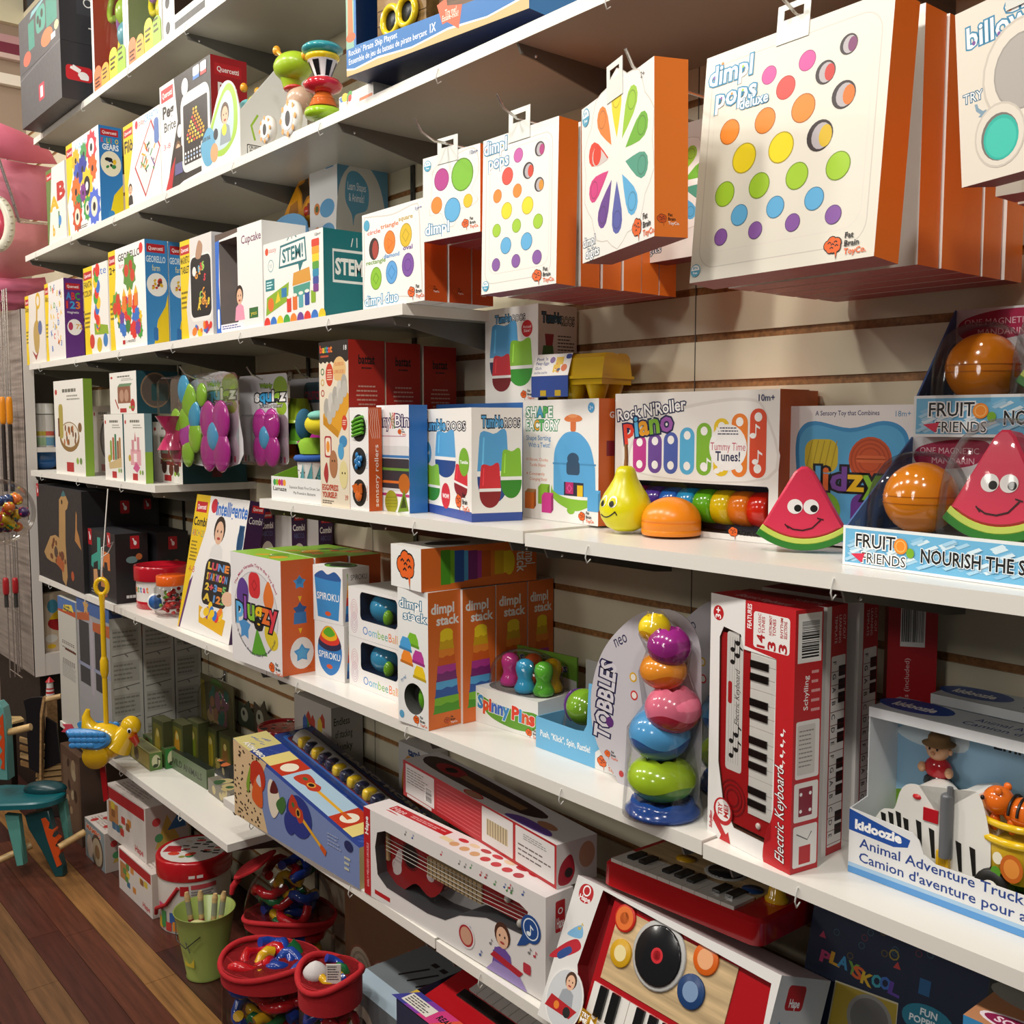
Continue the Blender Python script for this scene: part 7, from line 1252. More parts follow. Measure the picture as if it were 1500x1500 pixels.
for i in range(3):
    p = at((384, 430, 469)[i], (-.175, -.12, -.065)[i], zE); h_ = ztop(p, (745, 748, 752)[i])-zE
    c = Carton('letters_box', ['purple sided letter board box, first behind the plug toy boxes', 'purple sided letter board box, second of the row behind the plug toy boxes', 'purple sided letter board box, nearest the wall behind the plug toy boxes'][i], 'toy box', p+Vector((-.24, 0, 0)), 0, .24, .05, min(h_, .43), col='3a1f4a', cols={'F': 'e6e3e0', 'T': 'd8d4ce'}, group='letter board boxes'); g = c.R; qlogo(g, .2, .92, .85, .97); g.t('Combi', .1, .84, .05, 'eee', w=.8, b=.03); g.t('ABC123', .15, .78, .04, '5a6a9a', w=.7); g.e(.5, .62, .45, .12, 'd8d8c8'); g.blobs(.2, .56, .8, .66, 6, ['e8c81c', '222', 'c83a2c'], 3, .12); c.done()
# ================================================================ low shelf: instrument boxes
zF = ZF2+.0005
RE = 'b41a22'
# tapered ukulele carton and the piano horn carton behind it
def tapered(name, label, p0, p1, hL, hR, d, cols, grp):
    e = p1-p0; c = Carton(name, label, 'toy box', p0, math.atan2(e.y, e.x), e.length, d, hL, skip='BTFKLR', group=grp); w = c.w; m = c.m
    for V, k in (([(0, 0, 0), (w, 0, 0), (w, 0, hR), (0, 0, hL)], 'F'), ([(w, 0, 0), (w, d, 0), (w, d, hR), (w, 0, hR)], 'R'), ([(0, d, 0), (0, 0, 0), (0, 0, hL), (0, d, hL)], 'L'), ([(w, d, 0), (0, d, 0), (0, d, hL), (w, d, hR)], 'K'), ([(0, 0, 0), (0, d, 0), (w, d, 0), (w, 0, 0)], 'B'), ([(0, 0, hL), (w, 0, hR), (w, d, hR), (0, d, hL)], 'T')):
        m.add(V, [(0, 1, 2, 3)], cols.get(k, cols['F']))
    n = Vector((w, 0, hR-hL)); c.top = Face(m, (0, 0, hL), n.normalized(), (0, 1, 0), n.length, d); return c
a, b = onz(344, 1192, zF), onz(527, 1303, zF); hL, hR = ztop(a, 1081)-zF, ztop(b, 1242)-zF
c = tapered('ukulele_box', 'blue tapered carton printed with a red ukulele and spotted left end, at the shelf front', a, b, hL, hR, .105, {'F': '7486b4', 'T': '2c3f86', 'R': 'b8a878', 'L': 'c8a878'}, 'tapered instrument cartons'); f = c.F
f.p([(0, 0), (.3, 0), (.22, .5), (.3, .88), (0, .99)], 'd2b58c'); R = random.Random(4)
for i in range(90):
    x, y = R.uniform(.005, .24), R.uniform(.02, .93); f.e(x, y, .007, .014, '2a2018', 7)
def uke(f, x, y, s, rot, asp):
    T = lambda P: [(x+(q*math.cos(rot)-r*math.sin(rot))*s, y+(q*math.sin(rot)+r*math.cos(rot))*s*asp) for q, r in P]
    f.p(T([(.2, -.04), (1.0, -.035), (1.0, .035), (.2, .04)]), 'dba42c'); f.p(T(spline([(-.3, 0), (-.25, .18), (-.05, .17), (.05, .12), (.2, .14), (.3, 0), (.2, -.14), (.05, -.12), (-.05, -.17), (-.25, -.18)], 4)), 'b83a24'); f.p(T(ellp(.08, 0, .09, .09, 12)), 'd89a3c'); f.p(T(ellp(.08, 0, .06, .06, 12)), '2a1c18'); f.p(T([(1.0, -.05), (1.22, -.06), (1.22, .06), (1.0, .05)]), 'c8541c'); f.p(T(ellp(-.14, .02, .06, .05, 8)), '3a6a3c')
f.e(.22, .66, .07, .2, 'b8321c'); f.sp([(.17, .35), (.2, .62), (.25, .66), (.26, .3)], 'd05a24'); f.sp([(.21, .6), (.24, .7), (.25, .55)], 'c8c8d0'); f.sp([(.12, .5), (.16, .75), (.14, .4)], '7a9a2c'); f.sp([(.32, .35), (.31, .6), (.34, .72), (.4, .62), (.41, .42), (.36, .25)], 'ded2c0'); f.sp([(.33, .55), (.36, .72), (.4, .6)], '5a1c1c'); f.sp([(.38, .45), (.44, .58), (.46, .48), (.42, .35)], '3f6a34')
f.e(.565, .44, .1, .25, '27357e'); f.e(.49, .3, .045, .14, '27357e'); uke(f, .545, .5, .2, -.42, 3.2); f.lines(.78, .3, .88, .46, 4, '9aa4c4', 3, .4); f.e(.93, .42, .03, .06, '202a5a'); f.lines(.9, .12, .94, .3, 3, 'c8c8b0', 2)
f = c.top; f.r(0, 0, .14, 1, 'c8bc7c'); R = random.Random(7)
for i in range(60): x, y = R.uniform(.02, .98), R.uniform(.1, .95); f.line([(x, y), (x+.02, y+.07)], .004, '4a62b0')
f.p([(.22, .1), (.9, .1), (.9, .95), (.22, .95)], 'a8c4d8'); f.p([(.22, .1), (.3, .1), (.3, .95), (.22, .95)], 'dcc87c'); f.p([(.3, .1), (.4, .1), (.4, .95), (.3, .95)], 'b8341c'); f.p([(.76, .1), (.86, .1), (.86, .95), (.76, .95)], 'b8341c'); f.p([(.86, .1), (.93, .1), (.93, .95), (.86, .95)], 'dcc87c'); f.e(.35, .5, .035, .25, 'e8ddc8'); f.e(.81, .5, .035, .25, 'e8ddc8'); uke(f, .5, .52, .26, -.03, 4.6); f.t('ANIMAMBO', .06, .1, .16, 'e8e4d8', w=.16, b=.03); c.done(); UK = c
off = Vector((-math.sin(c.rz)*.11, math.cos(c.rz)*.11, 0)); ex = Vector((math.cos(c.rz), math.sin(c.rz), 0)); a2, b2 = a+off+ex*.04, b+off+ex*.02
c = tapered('piano_horn_box', 'navy tapered carton with a yellow and black keyed toy horn', a2, b2, hL*.985, hR*.985, .125, {'F': '24418a', 'T': '20356e', 'R': '24418a'}, 'tapered instrument cartons'); f = c.top; W, D = f.W, f.H
f.r(.03, .1, .97, .84, '2f5aa0', .1); f.r(.05, .16, .96, .78, '6a2028', .1); f.r(.07, .2, .95, .74, '2a2028', .1); f.t('PIANO HORN', .3, .88, .1, 'd8ccac', w=.6, b=.04)
n = f.N; tp = lambda x, y, o: f.O+f.U*(x*W)+f.V*(y*D)+n*o
m = M(); m.tube([tp(x, .47, -.004) for x in (.08, .25, .5, .75, .9)], [.03, .031, .026, .022, .018], 'b9b6b4:s', 14); c.add('horn_body', m, 'silver horn body')
for i in range(13):
    x = .16+i*.058; m = M(); k = i % 3; m.T = Matrix.Translation(tp(x, .32, .012)) @ Matrix.Rotation(c.top.U.angle(Vector((1, 0, 0))), 4, 'Y'); m.ball(0, 0, .0, .0125, .02, .016, ('d8b41c' if i in (0, 2, 5, 7, 9, 12) else '23253e')+':g', 12, 8, .5); c.add('horn_key', m, 'yellow key' if i in (0, 2, 5, 7, 9, 12) else 'black key')
m = M(); P = [tp(.06, .18, .001), tp(.95, .18, .001), tp(.95, .76, .001), tp(.06, .76, .001)]; Q = [tp(.07, .2, .034), tp(.94, .24, .03), tp(.94, .7, .03), tp(.07, .72, .034)]; m.add(P+Q, [(4, 5, 6, 7), (0, 1, 5, 4), (1, 2, 6, 5), (2, 3, 7, 6), (3, 0, 4, 7)], 'f4f4f4:x'); c.add('clear_window', m, 'clear blister'); c.done()
# toy guitar boxes
a, b = onz(534, 1307, zF), onz(799, 1470, zF)
c = carton('guitar_box', 'white and red box with a red toy guitar seen through its long window', 'toy box', 534, 799, 1181, zF, v0=1307, v1=1470, u2=839, col='dedad8', skip='F', cols={'T': 'dcd4d4', 'R': 'dedad8'}, group='toy guitar boxes'); W, H = c.w, c.h
f = c.window('F', [(.15, .21), (.4, .19), (.5, .23), (.58, .37), (.72, .5), (.9, .53), (.92, .78), (.88, .82), (.14, .84), (.09, .78), (.075, .6), (.09, .3)], 0, 0, 0, 0, .075, 'dedad8', '4a4c50')
f.r(0, 0, .045, 1, RE); f.t('Hape', .03, .7, .022, 'eee', w=.2, rot=PI/2, b=.03); f.t('EARLY MELODIES UKULELE', .032, .1, .014, 'e8c8c8', w=.5, rot=PI/2); f.r(.07, .06, .17, .11, RE); R = random.Random(3)
for i in range(16): f.note(R.choice((R.uniform(.2, .9), R.uniform(.5, .9))), R.choice((.88, .92, .9)), .05, R.choice(['3a5a9a', 'b83040', '4a8a4a', '777']))
for i in range(8): f.note(R.uniform(.6, .97), R.uniform(.08, .4), .06, R.choice(['3a5a9a', 'b83040', '777']))
f.e(.615, .2, .045, .13, 'd8d4d4'); f.e(.615, .2, .038, .11, 'a82a30'); f.e(.615, .2, .03, .09, 'c89a80'); f.kid(.8, .08, .46, '4a2a1c', '6a4a9a'); f.p([(.72, .0), (.92, .0), (.88, .12), (.76, .12)], '9a86c0'); f.p([(.74, .16), (.88, .1), (.9, .16), (.76, .22)], 'b02030'); f.c(.935, .63, .045, '1f4a8a'); f.ring(.935, .63, .035, .004, 'dfe8f0'); f.note(.925, .58, .1, 'e8f0f4'); f.p([(.9, .56), (.87, .4), (.91, .45), (.93, .5)], '1f4a8a'); f.r(.9, .18, .935, .28, 'b83040', .02)
t = c.T; t.p([(.08, .5), (.42, .5), (.42, .85), (.08, .85)], RE); t.t('Hape', .09, .55, .25, 'e8d0d0', w=.08); t.lines(.2, .58, .4, .75, 2, 'd8a0a0', 2)
for i in range(7): t.e(.5+.055*i, .35, .02, .14, ['c89a70', 'c89a70', 'c89a70', 'b82a34', 'b82a34', 'b82a34', 'a8303a'][i]); t.e(.5+.06*i, .7, .025, .1, ['b82a34', 'd8c0a0', 'a82a34'][i % 3])
t.r(.42, .3, .48, .5, 'd8c8a0'); g = c.R; g.r(.35, .62, .7, .92, 'b41a22', .05); g.t('Hape', .53, .66, .1, 'eee', al='c', w=.26, b=.02); g.ring(.53, .82, .09, .03, 'eee', 12); g.sp([(.25, .12), (.4, .3), (.75, .5), (.85, .42), (.5, .2)], '8a1c30')
GT = c; o = c.done(); tg = link('toy_guitar', None, o)
fm = Matrix(((1, 0, 0, 0), (0, 0, -1, .062), (0, 1, 0, 0), (0, 0, 0, 1)))
m = M(); m.T = fm; P = spline([(.02*W, .55*H), (.07*W, .95*H), (.17*W, .98*H), (.25*W, .84*H), (.33*W, .92*H), (.41*W, .8*H), (.43*W, .5*H), (.36*W, .3*H), (.27*W, .36*H), (.17*W, .18*H), (.06*W, .22*H)], 4); m.prism(P, .035, 'a8161e:g', bev=.004); m.T = Matrix(); F_ = Face(m, (0, .0268, 0), (1, 0, 0), (0, 0, 1), W, H); F_.c(.24, .62, .055, '7a1218'); F_.c(.24, .62, .045, '1a1212'); F_.note(.36, .5, .22, 'e8d8d8'); F_.sp([(.13, .35), (.16, .6), (.19, .6), (.17, .35)], 'e8d8d8'); F_.ring(.155, .42, .03, .008, 'e8d8d8'); part('guitar_body', tg, m, label='red guitar body')
m = M(); m.box(.1*W, .02, .45*H, .115*W, .026, .8*H, 'c8a878:w'); part('bridge', tg, m); m = M(); m.box(.36*W, .018, .54*H, .66*W, .03, .74*H, 'c9ae82:w')
for i in range(13): m.box((.37+i*.022)*W, .0172, .54*H, (.372+i*.022)*W, .0182, .74*H, '4a3c2c')
part('fretboard', tg, m, label='pale wooden fretboard'); m = M(); m.T = Matrix.Rotation(0, 4, 'Z'); m.box(.66*W, .022, .56*H, .9*W, .034, .78*H, 'a8161e:g'); part('headstock', tg, m, label='red headstock')
for i in range(4): m = M(); z_ = (.58+.045*i)*H; m.tube([(.108*W, .017, z_), (.66*W, .0155, z_), (.9*W, .02, (.6+.04*i)*H)], .0008, 'e8e4dc', 5); part('string', tg, m)
for x, z_ in ((.8, .76), (.86, .58)): m = M(); m.ball(x*W, .014, z_*H, .008, .008, .009, 'dcd6cc:g', 12, 8); part('tuning_peg', tg, m)
m = M(); fi = [f.O+f.U*x+f.V*y+f.N*.0008 for x, y in c.win[1]]; m.add(fi, [tuple(range(len(fi)))], 'f4f4f4:x'); part('clear_window', o, m)
z2 = zF+H+.0008; a, b = onz(591, 1164, z2), onz(815, 1303, z2)
c = carton('guitar_box', 'second red and white guitar box, laid on top of the first', 'toy box', 591, 815, 1112, z2, v0=1164, v1=1303, u2=874, col='dedad8', cols={'F': 'b01c22', 'T': 'd2cccb', 'R': 'dedad8'}, group='toy guitar boxes'); f = c.F
f.r(.02, .12, .24, .93, 'dedad8', .02); f.lines(.03, .4, .2, .85, 6, '6a6464', 3, .3); f.bar(.17, .2, .225, .6, True); f.r(.03, .02, .22, .1, 'dedad8')
for i in range(8): f.r(.26, .12+i*.1, .56, .15+i*.1, 'c8505a')
f.r(.57, .08, .76, .95, 'dedad8', .03); f.r(.775, .08, .99, .95, 'dedad8', .03); f.r(.6, .3, .73, .7, 'c8b894')
for i in range(8): f.r(.605+.016*i, .3, .609+.016*i, .7, '7a6a54')
f.lines(.79, .25, .97, .6, 3, '6a6060', 8, .3); f.lines(.82, .7, .95, .85, 3, '888', 4, .4); t = c.T; P = [(.08, .3), (.5, .25), (.75, .4), (.75, .8), (.1, .85)]; t.sp(P, '3a2a26'); t.e(.22, .55, .1, .22, '8a1c22'); t.e(.22, .55, .035, .12, '1c1414'); t.r(.3, .45, .7, .65, '7a5a3c'); t.e(.48, .14, .06, .12, 'b83030'); t.e(.48, .14, .05, .09, 'a87a60'); t.sp([(.7, .05), (.75, .3), (.9, .3), (.92, .1)], '6a4a9a'); t.e(.86, .42, .05, .12, 'a8785a'); g = c.R; g.sp([(.05, .1), (.1, .5), (.35, .7), (.45, .3), (.3, .05)], 'a82030'); g.c(.3, .3, .1, '2a1c1c'); g.e(.75, .6, .2, .3, 'c89a80'); c.done()
# mixing desk keyboard box with slanted window front
y0 = onz(787, 1487, zF).y
c = hang('music_desk_box', 'white box with slanted open front showing a wooden record deck toy with keys', 'toy box', (787, 1487), (1080, 1686), (847, 1282), y0, d=.15, col='dcdad8', skip='F', cols={'T': 'd8c8ca', 'R': 'c8c8c8'}); c.p0.z = zF+.001; W, H = c.w, c.h
z = zz(640, 1080, .28); q = lambda a, b: c.F.quv(*z(a, b))
f = c.window('F', [q(735, 1190), (.2, .2), (.2, .06), (.97, .06), (.985, .55), (.97, .93), q(870, 800), q(835, 900)], 0, 0, 0, 0, .03, 'dcdad8', '7a1418')
f.r(.03, .84, .11, .97, 'b41a22', .06); f.t('Hape', .07, .855, .035, 'eee', al='c', w=.06, b=.03); f.ring(.07, .925, .022, .006, 'eee', 12); x, y = q(660, 1100); f.sp([(x-.06, y-.1), (x, y+.03), (x+.06, y+.1), (x+.09, y+.05), (x+.02, y-.05)], 'b82030'); f.sp([(x-.02, y-.05), (x+.03, y+.03), (x+.05, y), (x, y-.08)], '2a4a8a'); f.sp([(x+.0, y+.1), (x+.06, y+.2), (x+.08, y+.12)], '7ab0d8'); x, y = q(745, 1000); f.note(x, y, .05, 'c8b04a')
m = M(); x, y = q(670, 1370); P = [((x+.1*math.cos(t))*W, y*H+.1*W*1.15*math.sin(t)) for t in [i*PI/14 for i in range(28)]]; m.T = Matrix(((1, 0, 0, 0), (0, 0, -1, -.001), (0, 1, 0, 0), (0, 0, 0, 1))); m.prism(P, .0015, 'e8e6e4'); m.T = Matrix(); F_ = Face(m, (0, -.0027, 0), (1, 0, 0), (0, 0, 1), W, H); F_.poly([(p_[0]*.94+x*W*.06, p_[1]*.94+y*H*.06) for p_ in P], 'c9ccd0'); F_.kid(x+.01, y-.03, .22, '4a3022', '9aa0a8'); F_.p([(x-.09, y-.1), (x+.05, y-.1), (x+.08, y-.03), (x-.07, y-.01)], 'b01c24'); F_.c(x-.03, y-.06, .015, 'e0802c'); F_.c(x+.03, y-.07, .02, '222'); xx, yy_ = q(745, 1490); F_.r(xx, yy_, xx+.085, yy_+.09, 'c8961c', .1); F_.t('TRY', xx+.005, yy_+.05, .028, 'fff', w=.04, b=.03); F_.t('ME', xx+.005, yy_+.015, .028, 'fff', w=.035, b=.03); F_.p([(xx+.055, yy_+.03), (xx+.078, yy_+.045), (xx+.055, yy_+.065)], 'fff'); c.add('photo_badge', m, 'round photo badge of a child playing')
def desk(fa, body_w):
    """record deck panel drawn on a flat face: discs and buttons"""
o = c.done(); td = link('toy_music_desk', None, o)
m = M(); m.box(.2*W, .012, .03*H, .965*W, .028, .95*H, 'a8141c:g'); part('desk_body', td, m, label='red desk body')
x0, y0_ = q(800, 1190); x1, y1_ = q(920, 830); x2, y2_ = q(1560, 1110); x3, y3_ = q(1440, 1500)
m = M(); m.T = Matrix(((1, 0, 0, 0), (0, 0, -1, .013), (0, 1, 0, 0), (0, 0, 0, 1))); m.prism([(.24*W, .44*H), (.82*W, .44*H), (.82*W, .92*H), (.24*W, .92*H)], .003, 'c9ae84:w'); part('panel', td, m, label='pale wooden panel')
def disc(a, b, r, k, yy=.0095, th=.004, nm='button', rs=()):
    x, y = q(a, b) if a > 2 else (a, b); m = M(); m.T = Matrix(((1, 0, 0, x*W), (0, 0, -1, yy), (0, 1, 0, y*H), (0, 0, 0, 1))); m.lathe([(r*W, 0), (r*W, th*.8), (r*.95*W, th), (0, th)], k, 28)
    for rr, kk in rs: m.lathe([(rr*W, th+.0002), (rr*.8*W, th+.0003)], kk, 24); 
    part(nm, td, m)
disc(1147, 1140, .125, 'b8b8b6:s', nm='turntable_rim'); disc(1147, 1142, .108, '17171a:g', .006, nm='record', rs=((.028, 'c8202c'), (.022, 'c8202c'), (.017, 'c8202c'), (.01, 'c8202c')))
disc(972, 945, .052, 'c8281c:s', nm='button', rs=((.044, 'e0702c'), (.028, 'e0702c'))); disc(948, 1128, .052, 'd0a01c:s', rs=((.03, 'e8d8a0'),)); disc(1394, 1160, .055, 'd8641c:s', rs=((.035, 'e8a878'),)); disc(1315, 1330, .06, '1f3f70:s', rs=((.035, '7a94b8'),))
for i in range(10): m = M(); m.box((.22+.064*i)*W, .0085, .07*H, (.281+.064*i)*W, .0125, .4*H, 'e6e3de:g'); part('white_key', td, m)
for i in (0, 1, 3, 4, 5, 7, 8): m = M(); m.box((.262+.064*i)*W, .004, .2*H, (.302+.064*i)*W, .0095, .4*H, '141314:g'); part('black_key', td, m)
m = M(); m.box(.86*W, .004, .3*H, .94*W, .012, .5*H, '1f3f7a:g'); part('slider', td, m, label='blue slider'); m = M(); F_ = Face(m, (W-.0, 0, 0), (0, 1, 0), (0, 0, 1), .15, H); F_.k = 4; F_.r(.2, .8, .55, .95, 'b41a22', .05); F_.t('Hape', .38, .82, .05, 'eee', al='c', w=.2, b=.03); F_.c(.4, .35, .25, '8a8680'); F_.c(.4, .35, .2, 'b89a84'); F_.kid(.4, .28, .16, '6a4a34', '7a8aa0'); F_.sp([(.05, .1), (.1, .6), (.2, .7), (.15, .1)], '5a94c0'); part('side_print', o, m)
MD = c
# loose red synthesizer toy lying on that box
p = ony(880, 1292, -.27); q2 = onz(1112, 1390, p.z); e = q2-p; rz = math.atan2(e.y, e.x); w = e.length
o = tag(link('toy_synthesizer', None, None, p, (math.radians(-4), 0, rz)), 'loose red toy synthesizer with keys and a yellow knob, lying on the record deck box', 'toy instrument')
m = M(); P = rrect(0, 0, w, .2, .022, 5); m.prism(P, .045, 'b8141c:g', bev=.007, smooth=True); part('synth_body', o, m, label='red body'); m = M(); m.box(.06*w, .075, .045, .84*w, .185, .0475, 'bd9f74:w'); part('panel', o, m, label='wooden panel')
n = 10
for i in range(n): m = M(); m.box((.05+.079*i)*w, .006, .044, (.05+.079*i+.0765)*w, .07, .0505, 'dcd8d2:g'); part('white_key', o, m)
for i in (0, 1, 3, 4, 5, 7, 8): m = M(); m.box((.105+.079*i)*w, .03, .0505, (.15+.079*i)*w, .072, .056, '161517:g'); part('black_key', o, m)
m = M(); m.lathe([(.033, .0475), (.033, .051), (.0, .051)], '1a1a1c:g', 24, .55*w, .13); m.lathe([(.04, .0474), (.04, .049), (.033, .0492)], 'a8a6a2:s', 24, .55*w, .13); part('record', o, m); m = M(); m.lathe([(.019, .0475), (.019, .05), (0, .05)], 'c8981c:g', 20, .3*w, .125); part('button', o, m, label='yellow button'); m = M(); m.lathe([(.019, .0475), (.019, .05), (0, .05)], '1f3f70:g', 20, .77*w, .1); part('button', o, m, label='blue button')
m = M(); m.lathe([(.02, .045), (.021, .05), (.016, .055), (.014, .07), (.012, .073), (0, .074)], 'dca81c:g', 18, .91*w, .1)
part('knob', o, m, label='yellow knob')
# navy box at the lower right
c = hang('shape_toy_box', 'dark navy box with coloured capital letters and a giraffe picture, at the lower right', 'toy box', (1152, 1660), (1410, 1800), (1198, 1359), -.17, d=.07, col='14203c', cols={'T': '0e1628', 'R': '14203c'}); c.p0.z = max(c.p0.z, zF+.002); f = c.F; z = zz(1040, 1040, .30667); q = lambda a, b: f.quv(*z(a, b))
for ch, a, b, k in zip('PLAYSKOOL', (525, 572, 610, 655, 680, 720, 768, 808, 852), (1195, 1205, 1220, 1250, 1270, 1300, 1310, 1320, 1350), ('b83a6a', 'd8a02c', '3a8ab8', '6a9a3a', 'd8602c', 'd8b02c', '3aa0b0', '3a6ab8', '5a3a9a')): x, y = q(a, b); f.t(ch, x, y, .055, k, w=.055, b=.04, rot=-.1)
R = random.Random(3)
for i in range(14): x, y = q(R.uniform(560, 1250), R.uniform(1060, 1180)+0); f.ring(x, y+.0, .02, .006, R.choice(['5a4a2a', '2a4a5a', '5a2a3a']), 8)
x, y = q(880, 1170); f.ring(x, y, .03, .008, '8a7a2a', 8); x, y = q(1000, 1310); f.r(x, y-.04, x+.06, y+.03, '1f5a8a'); x, y = q(540, 1075); f.star(x, y, .025, 'b83a5a', 3); x, y = q(895, 1225); f.star(x, y, .025, 'b83a3a', 3)
a_, b_ = q(600, 1300), q(850, 1350); f.p([q(600, 1290), q(900, 1400), q(880, 1620), q(550, 1560)], 'c8c0a0'); f.p([q(605, 1300), q(895, 1408), q(878, 1610), q(558, 1550)], 'a8902c'); x, y = q(760, 1480); f.c(x, y, .13, '8a8884'); f.c(x, y, .11, '6a6866'); x, y = q(1040, 1490); f.e(x, y, .14, .07, '1f7a94'); f.t('FUN', x, y+.02, .03, 'e8f0f4', al='c', b=.03); f.t('POPPING', x, y-.02, .03, 'e8f0f4', al='c', b=.03); P = [q(470, 1430), q(480, 1410), q(490, 1440), q(500, 1420), q(510, 1450), q(530, 1470), q(500, 1500), q(500, 1560), q(450, 1560), q(460, 1480)]; f.p(P, 'c8b82c'); c.done()
x0 = ony(1411, 1486, -.36); c = Carton('toy_box', 'orange and blue box at the lower right corner, beside the navy box', 'toy box', (x0.x, -.36, zF), 0, .2, .2, x0.z-zF, col='3a8ac0', cols={'T': 'b8805a'}); t = c.T; t.e(.25, .5, .3, .16, '9a9c94'); t.e(.6, .55, .25, .18, 'b8a83a'); t.e(.35, .12, .3, .1, 'e8d8e0'); t.e(.35, .12, .27, .08, '8a1c4a'); t.t('SQUARK!', .35, .09, .07, 'e8d0dc', al='c', b=.03); f = c.F; f.e(.5, .5, .3, .3, 'e8d8e0'); c.done()
# back row under the stacking cup boxes: brick box, tiger box, red tin
p = at(455, -.12, zF); q2 = at(486, -.12, zF); d_ = .1; c = carton('brick_box', 'grey white box picturing coloured bricks with black handwriting on its side, behind the horn carton', 'toy box', 433, 487, 1015, zF, y0=-.115, d=.108, col='b8b4ae'); f = c.F
R = random.Random(9)
for i in range(18): x, y = R.uniform(.1, .8), R.uniform(.1, .75); f.p([(x, y), (x+.12, y), (x+.12, y+.1), (x+.06, y+.16), (x, y+.1)], R.choice(['a83a2c', '3a7a3a', '2f5a9a', 'c8b03a', '3a6a5a']))
g = c.R
for i, s_ in enumerate(('Endless', 'of stacking', 'chunky', 'for little', 'big imaginations')): g.t(s_, .08+.04*(i % 2), .8-.14*i, .085, '241c18', w=.5+.04*(i % 3), b=.01)
g.e(.12, .1, .1, .07, 'a82a30'); g.t('kidbricks', .26, .07, .09, '241c18', w=.45, b=.02); c.done()
p = at(585, -.06, zF); c = Carton('tiger_book_box', 'white box with an orange tiger face, behind the upper guitar box', 'toy box', (p.x, -.06, zF), 0, .16, .055, ztop(p, 1085)-zF, col='c4c0bc'); f = c.F; f.sp([(.15, .3), (.1, .6), (.25, .85), (.5, .85), (.75, .8), (.8, .5), (.6, .25)], 'c8841c'); f.c(.35, .62, .1, 'e8d8a0'); f.c(.35, .62, .05, '1c1410'); f.t('tambo', .3, .88, .09, '1f3a6a', w=.5, b=.04); f.r(.05, .02, .3, .2, '7a9a2c'); c.done()
p = at(398, -.17, zF); o = tag(link('tambourine', None, None, (p.x, -.13, zF)), 'red rimmed toy tambourine tin behind the blue ukulele carton', 'toy drum'); hh = ztop(Vector((p.x, -.13, zF)), 1062)-zF; m = M(); m.lathe([(.075, 0), (.077, .004), (.077, hh-.01), (.078, hh), (.074, hh), (.072, hh-.006)], 'a81a24:g', 30); part('rim', o, m, label='red rim'); m = M(); m.lathe([(.072, hh-.0065), (0, hh-.0065)], 'b8aca4', 30); F_ = Face(m, (-.08, -.08, hh-.006), (1, 0, 0), (0, 1, 0), .16, .16); F_.blobs(.15, .15, .85, .85, 14, ['2a2a3a', 'c8c0b8', 'a83a3a', '4a5a4a'], 4, .08); part('drum_top', o, m)
# ================================================================ lowest left shelf: green animal packs and tall cartons
zG = ZF1+.0005
XE = at(165, YF, ZF1).x-.004
def small(label, u0, v0, u1, v1, hgt, d, col, grp='green animal packs', cols=None, extra=None):
    a, b = onz(u0, v0, zG), onz(u1, v1, zG); e = b-a; c = Carton('animal_pack', label, 'toy pack', a, math.atan2(e.y, e.x), e.length, d, hgt, col=col, group=grp, cols=cols)
    if extra: extra(c)
    c.done(); return c
def lid(k1): 
    def fn(c): c.F.r(.06, .1, .94, .9, k1, .05); c.F.c(.35, .5, .12, '4a3a1c'); c.T.r(.08, .1, .92, .9, '6a6a4a', .05); c.R.e(.5, .5, .35, .38, 'c8c8a0'); c.R.note(.45, .25, .5, '2a3a1c')
    return fn
small('tiny yellow green box nearest the shelf front, a letter in a circle on its end', 190, 1107, 220, 1130, .065, .045, '6e6a2c', cols={'R': '5a7a3a', 'T': '8a8a5a'}, extra=lid('9a8a3a'))
small('low green tray box just behind the tiny yellow green box', 203, 1098, 243, 1127, .075, .05, '3a5a2c', cols={'T': '4a5a3a', 'R': '2f7a34'}, extra=lid('5a6a3a'))
small('long dark green box lying along the middle of the shelf', 247, 1122, 303, 1157, .07, .03, '5a6a4c', cols={'T': '1c241c'}, extra=lambda c: [c.F.t('WILD ANIMALS', .08, .3, .35, '222a1c', w=.8, b=.02)])
R = random.Random(12)
SP = [('dark green tray of a striped animal in the middle of the low shelf', 240, 1085, 275, 1102, .06, .06, '2c4a34'), ('rust red pack beside the blue ukulele carton', 300, 1085, 336, 1108, .07, .08, '8a3a1c'), ('teal and white pack lying among the animal packs', 283, 1105, 302, 1117, .05, .05, '5a7a70'), ('pack with an orange animal on top, near the shelf end', 296, 1118, 316, 1132, .07, .04, '8a6a54'), ('black and tan pack near the shelf end', 312, 1130, 336, 1150, .06, .05, '2a2c2c'), ('clear bag of brown pieces at the shelf end, in front of the ukulele carton', 305, 1160, 338, 1185, .05, .04, '7a7468')]
for s_ in SP: small(*s_, extra=lambda c: [c.T.blobs(.1, .1, .9, .9, 6, ['8a7a3a', 'c86a3a', '3a5a3a', 'b8a878'], R.randint(1, 99), .15), c.F.blobs(.1, .2, .9, .8, 4, ['8a7a3a', 'b8a878', '2a3a2a'], R.randint(1, 99), .12)])
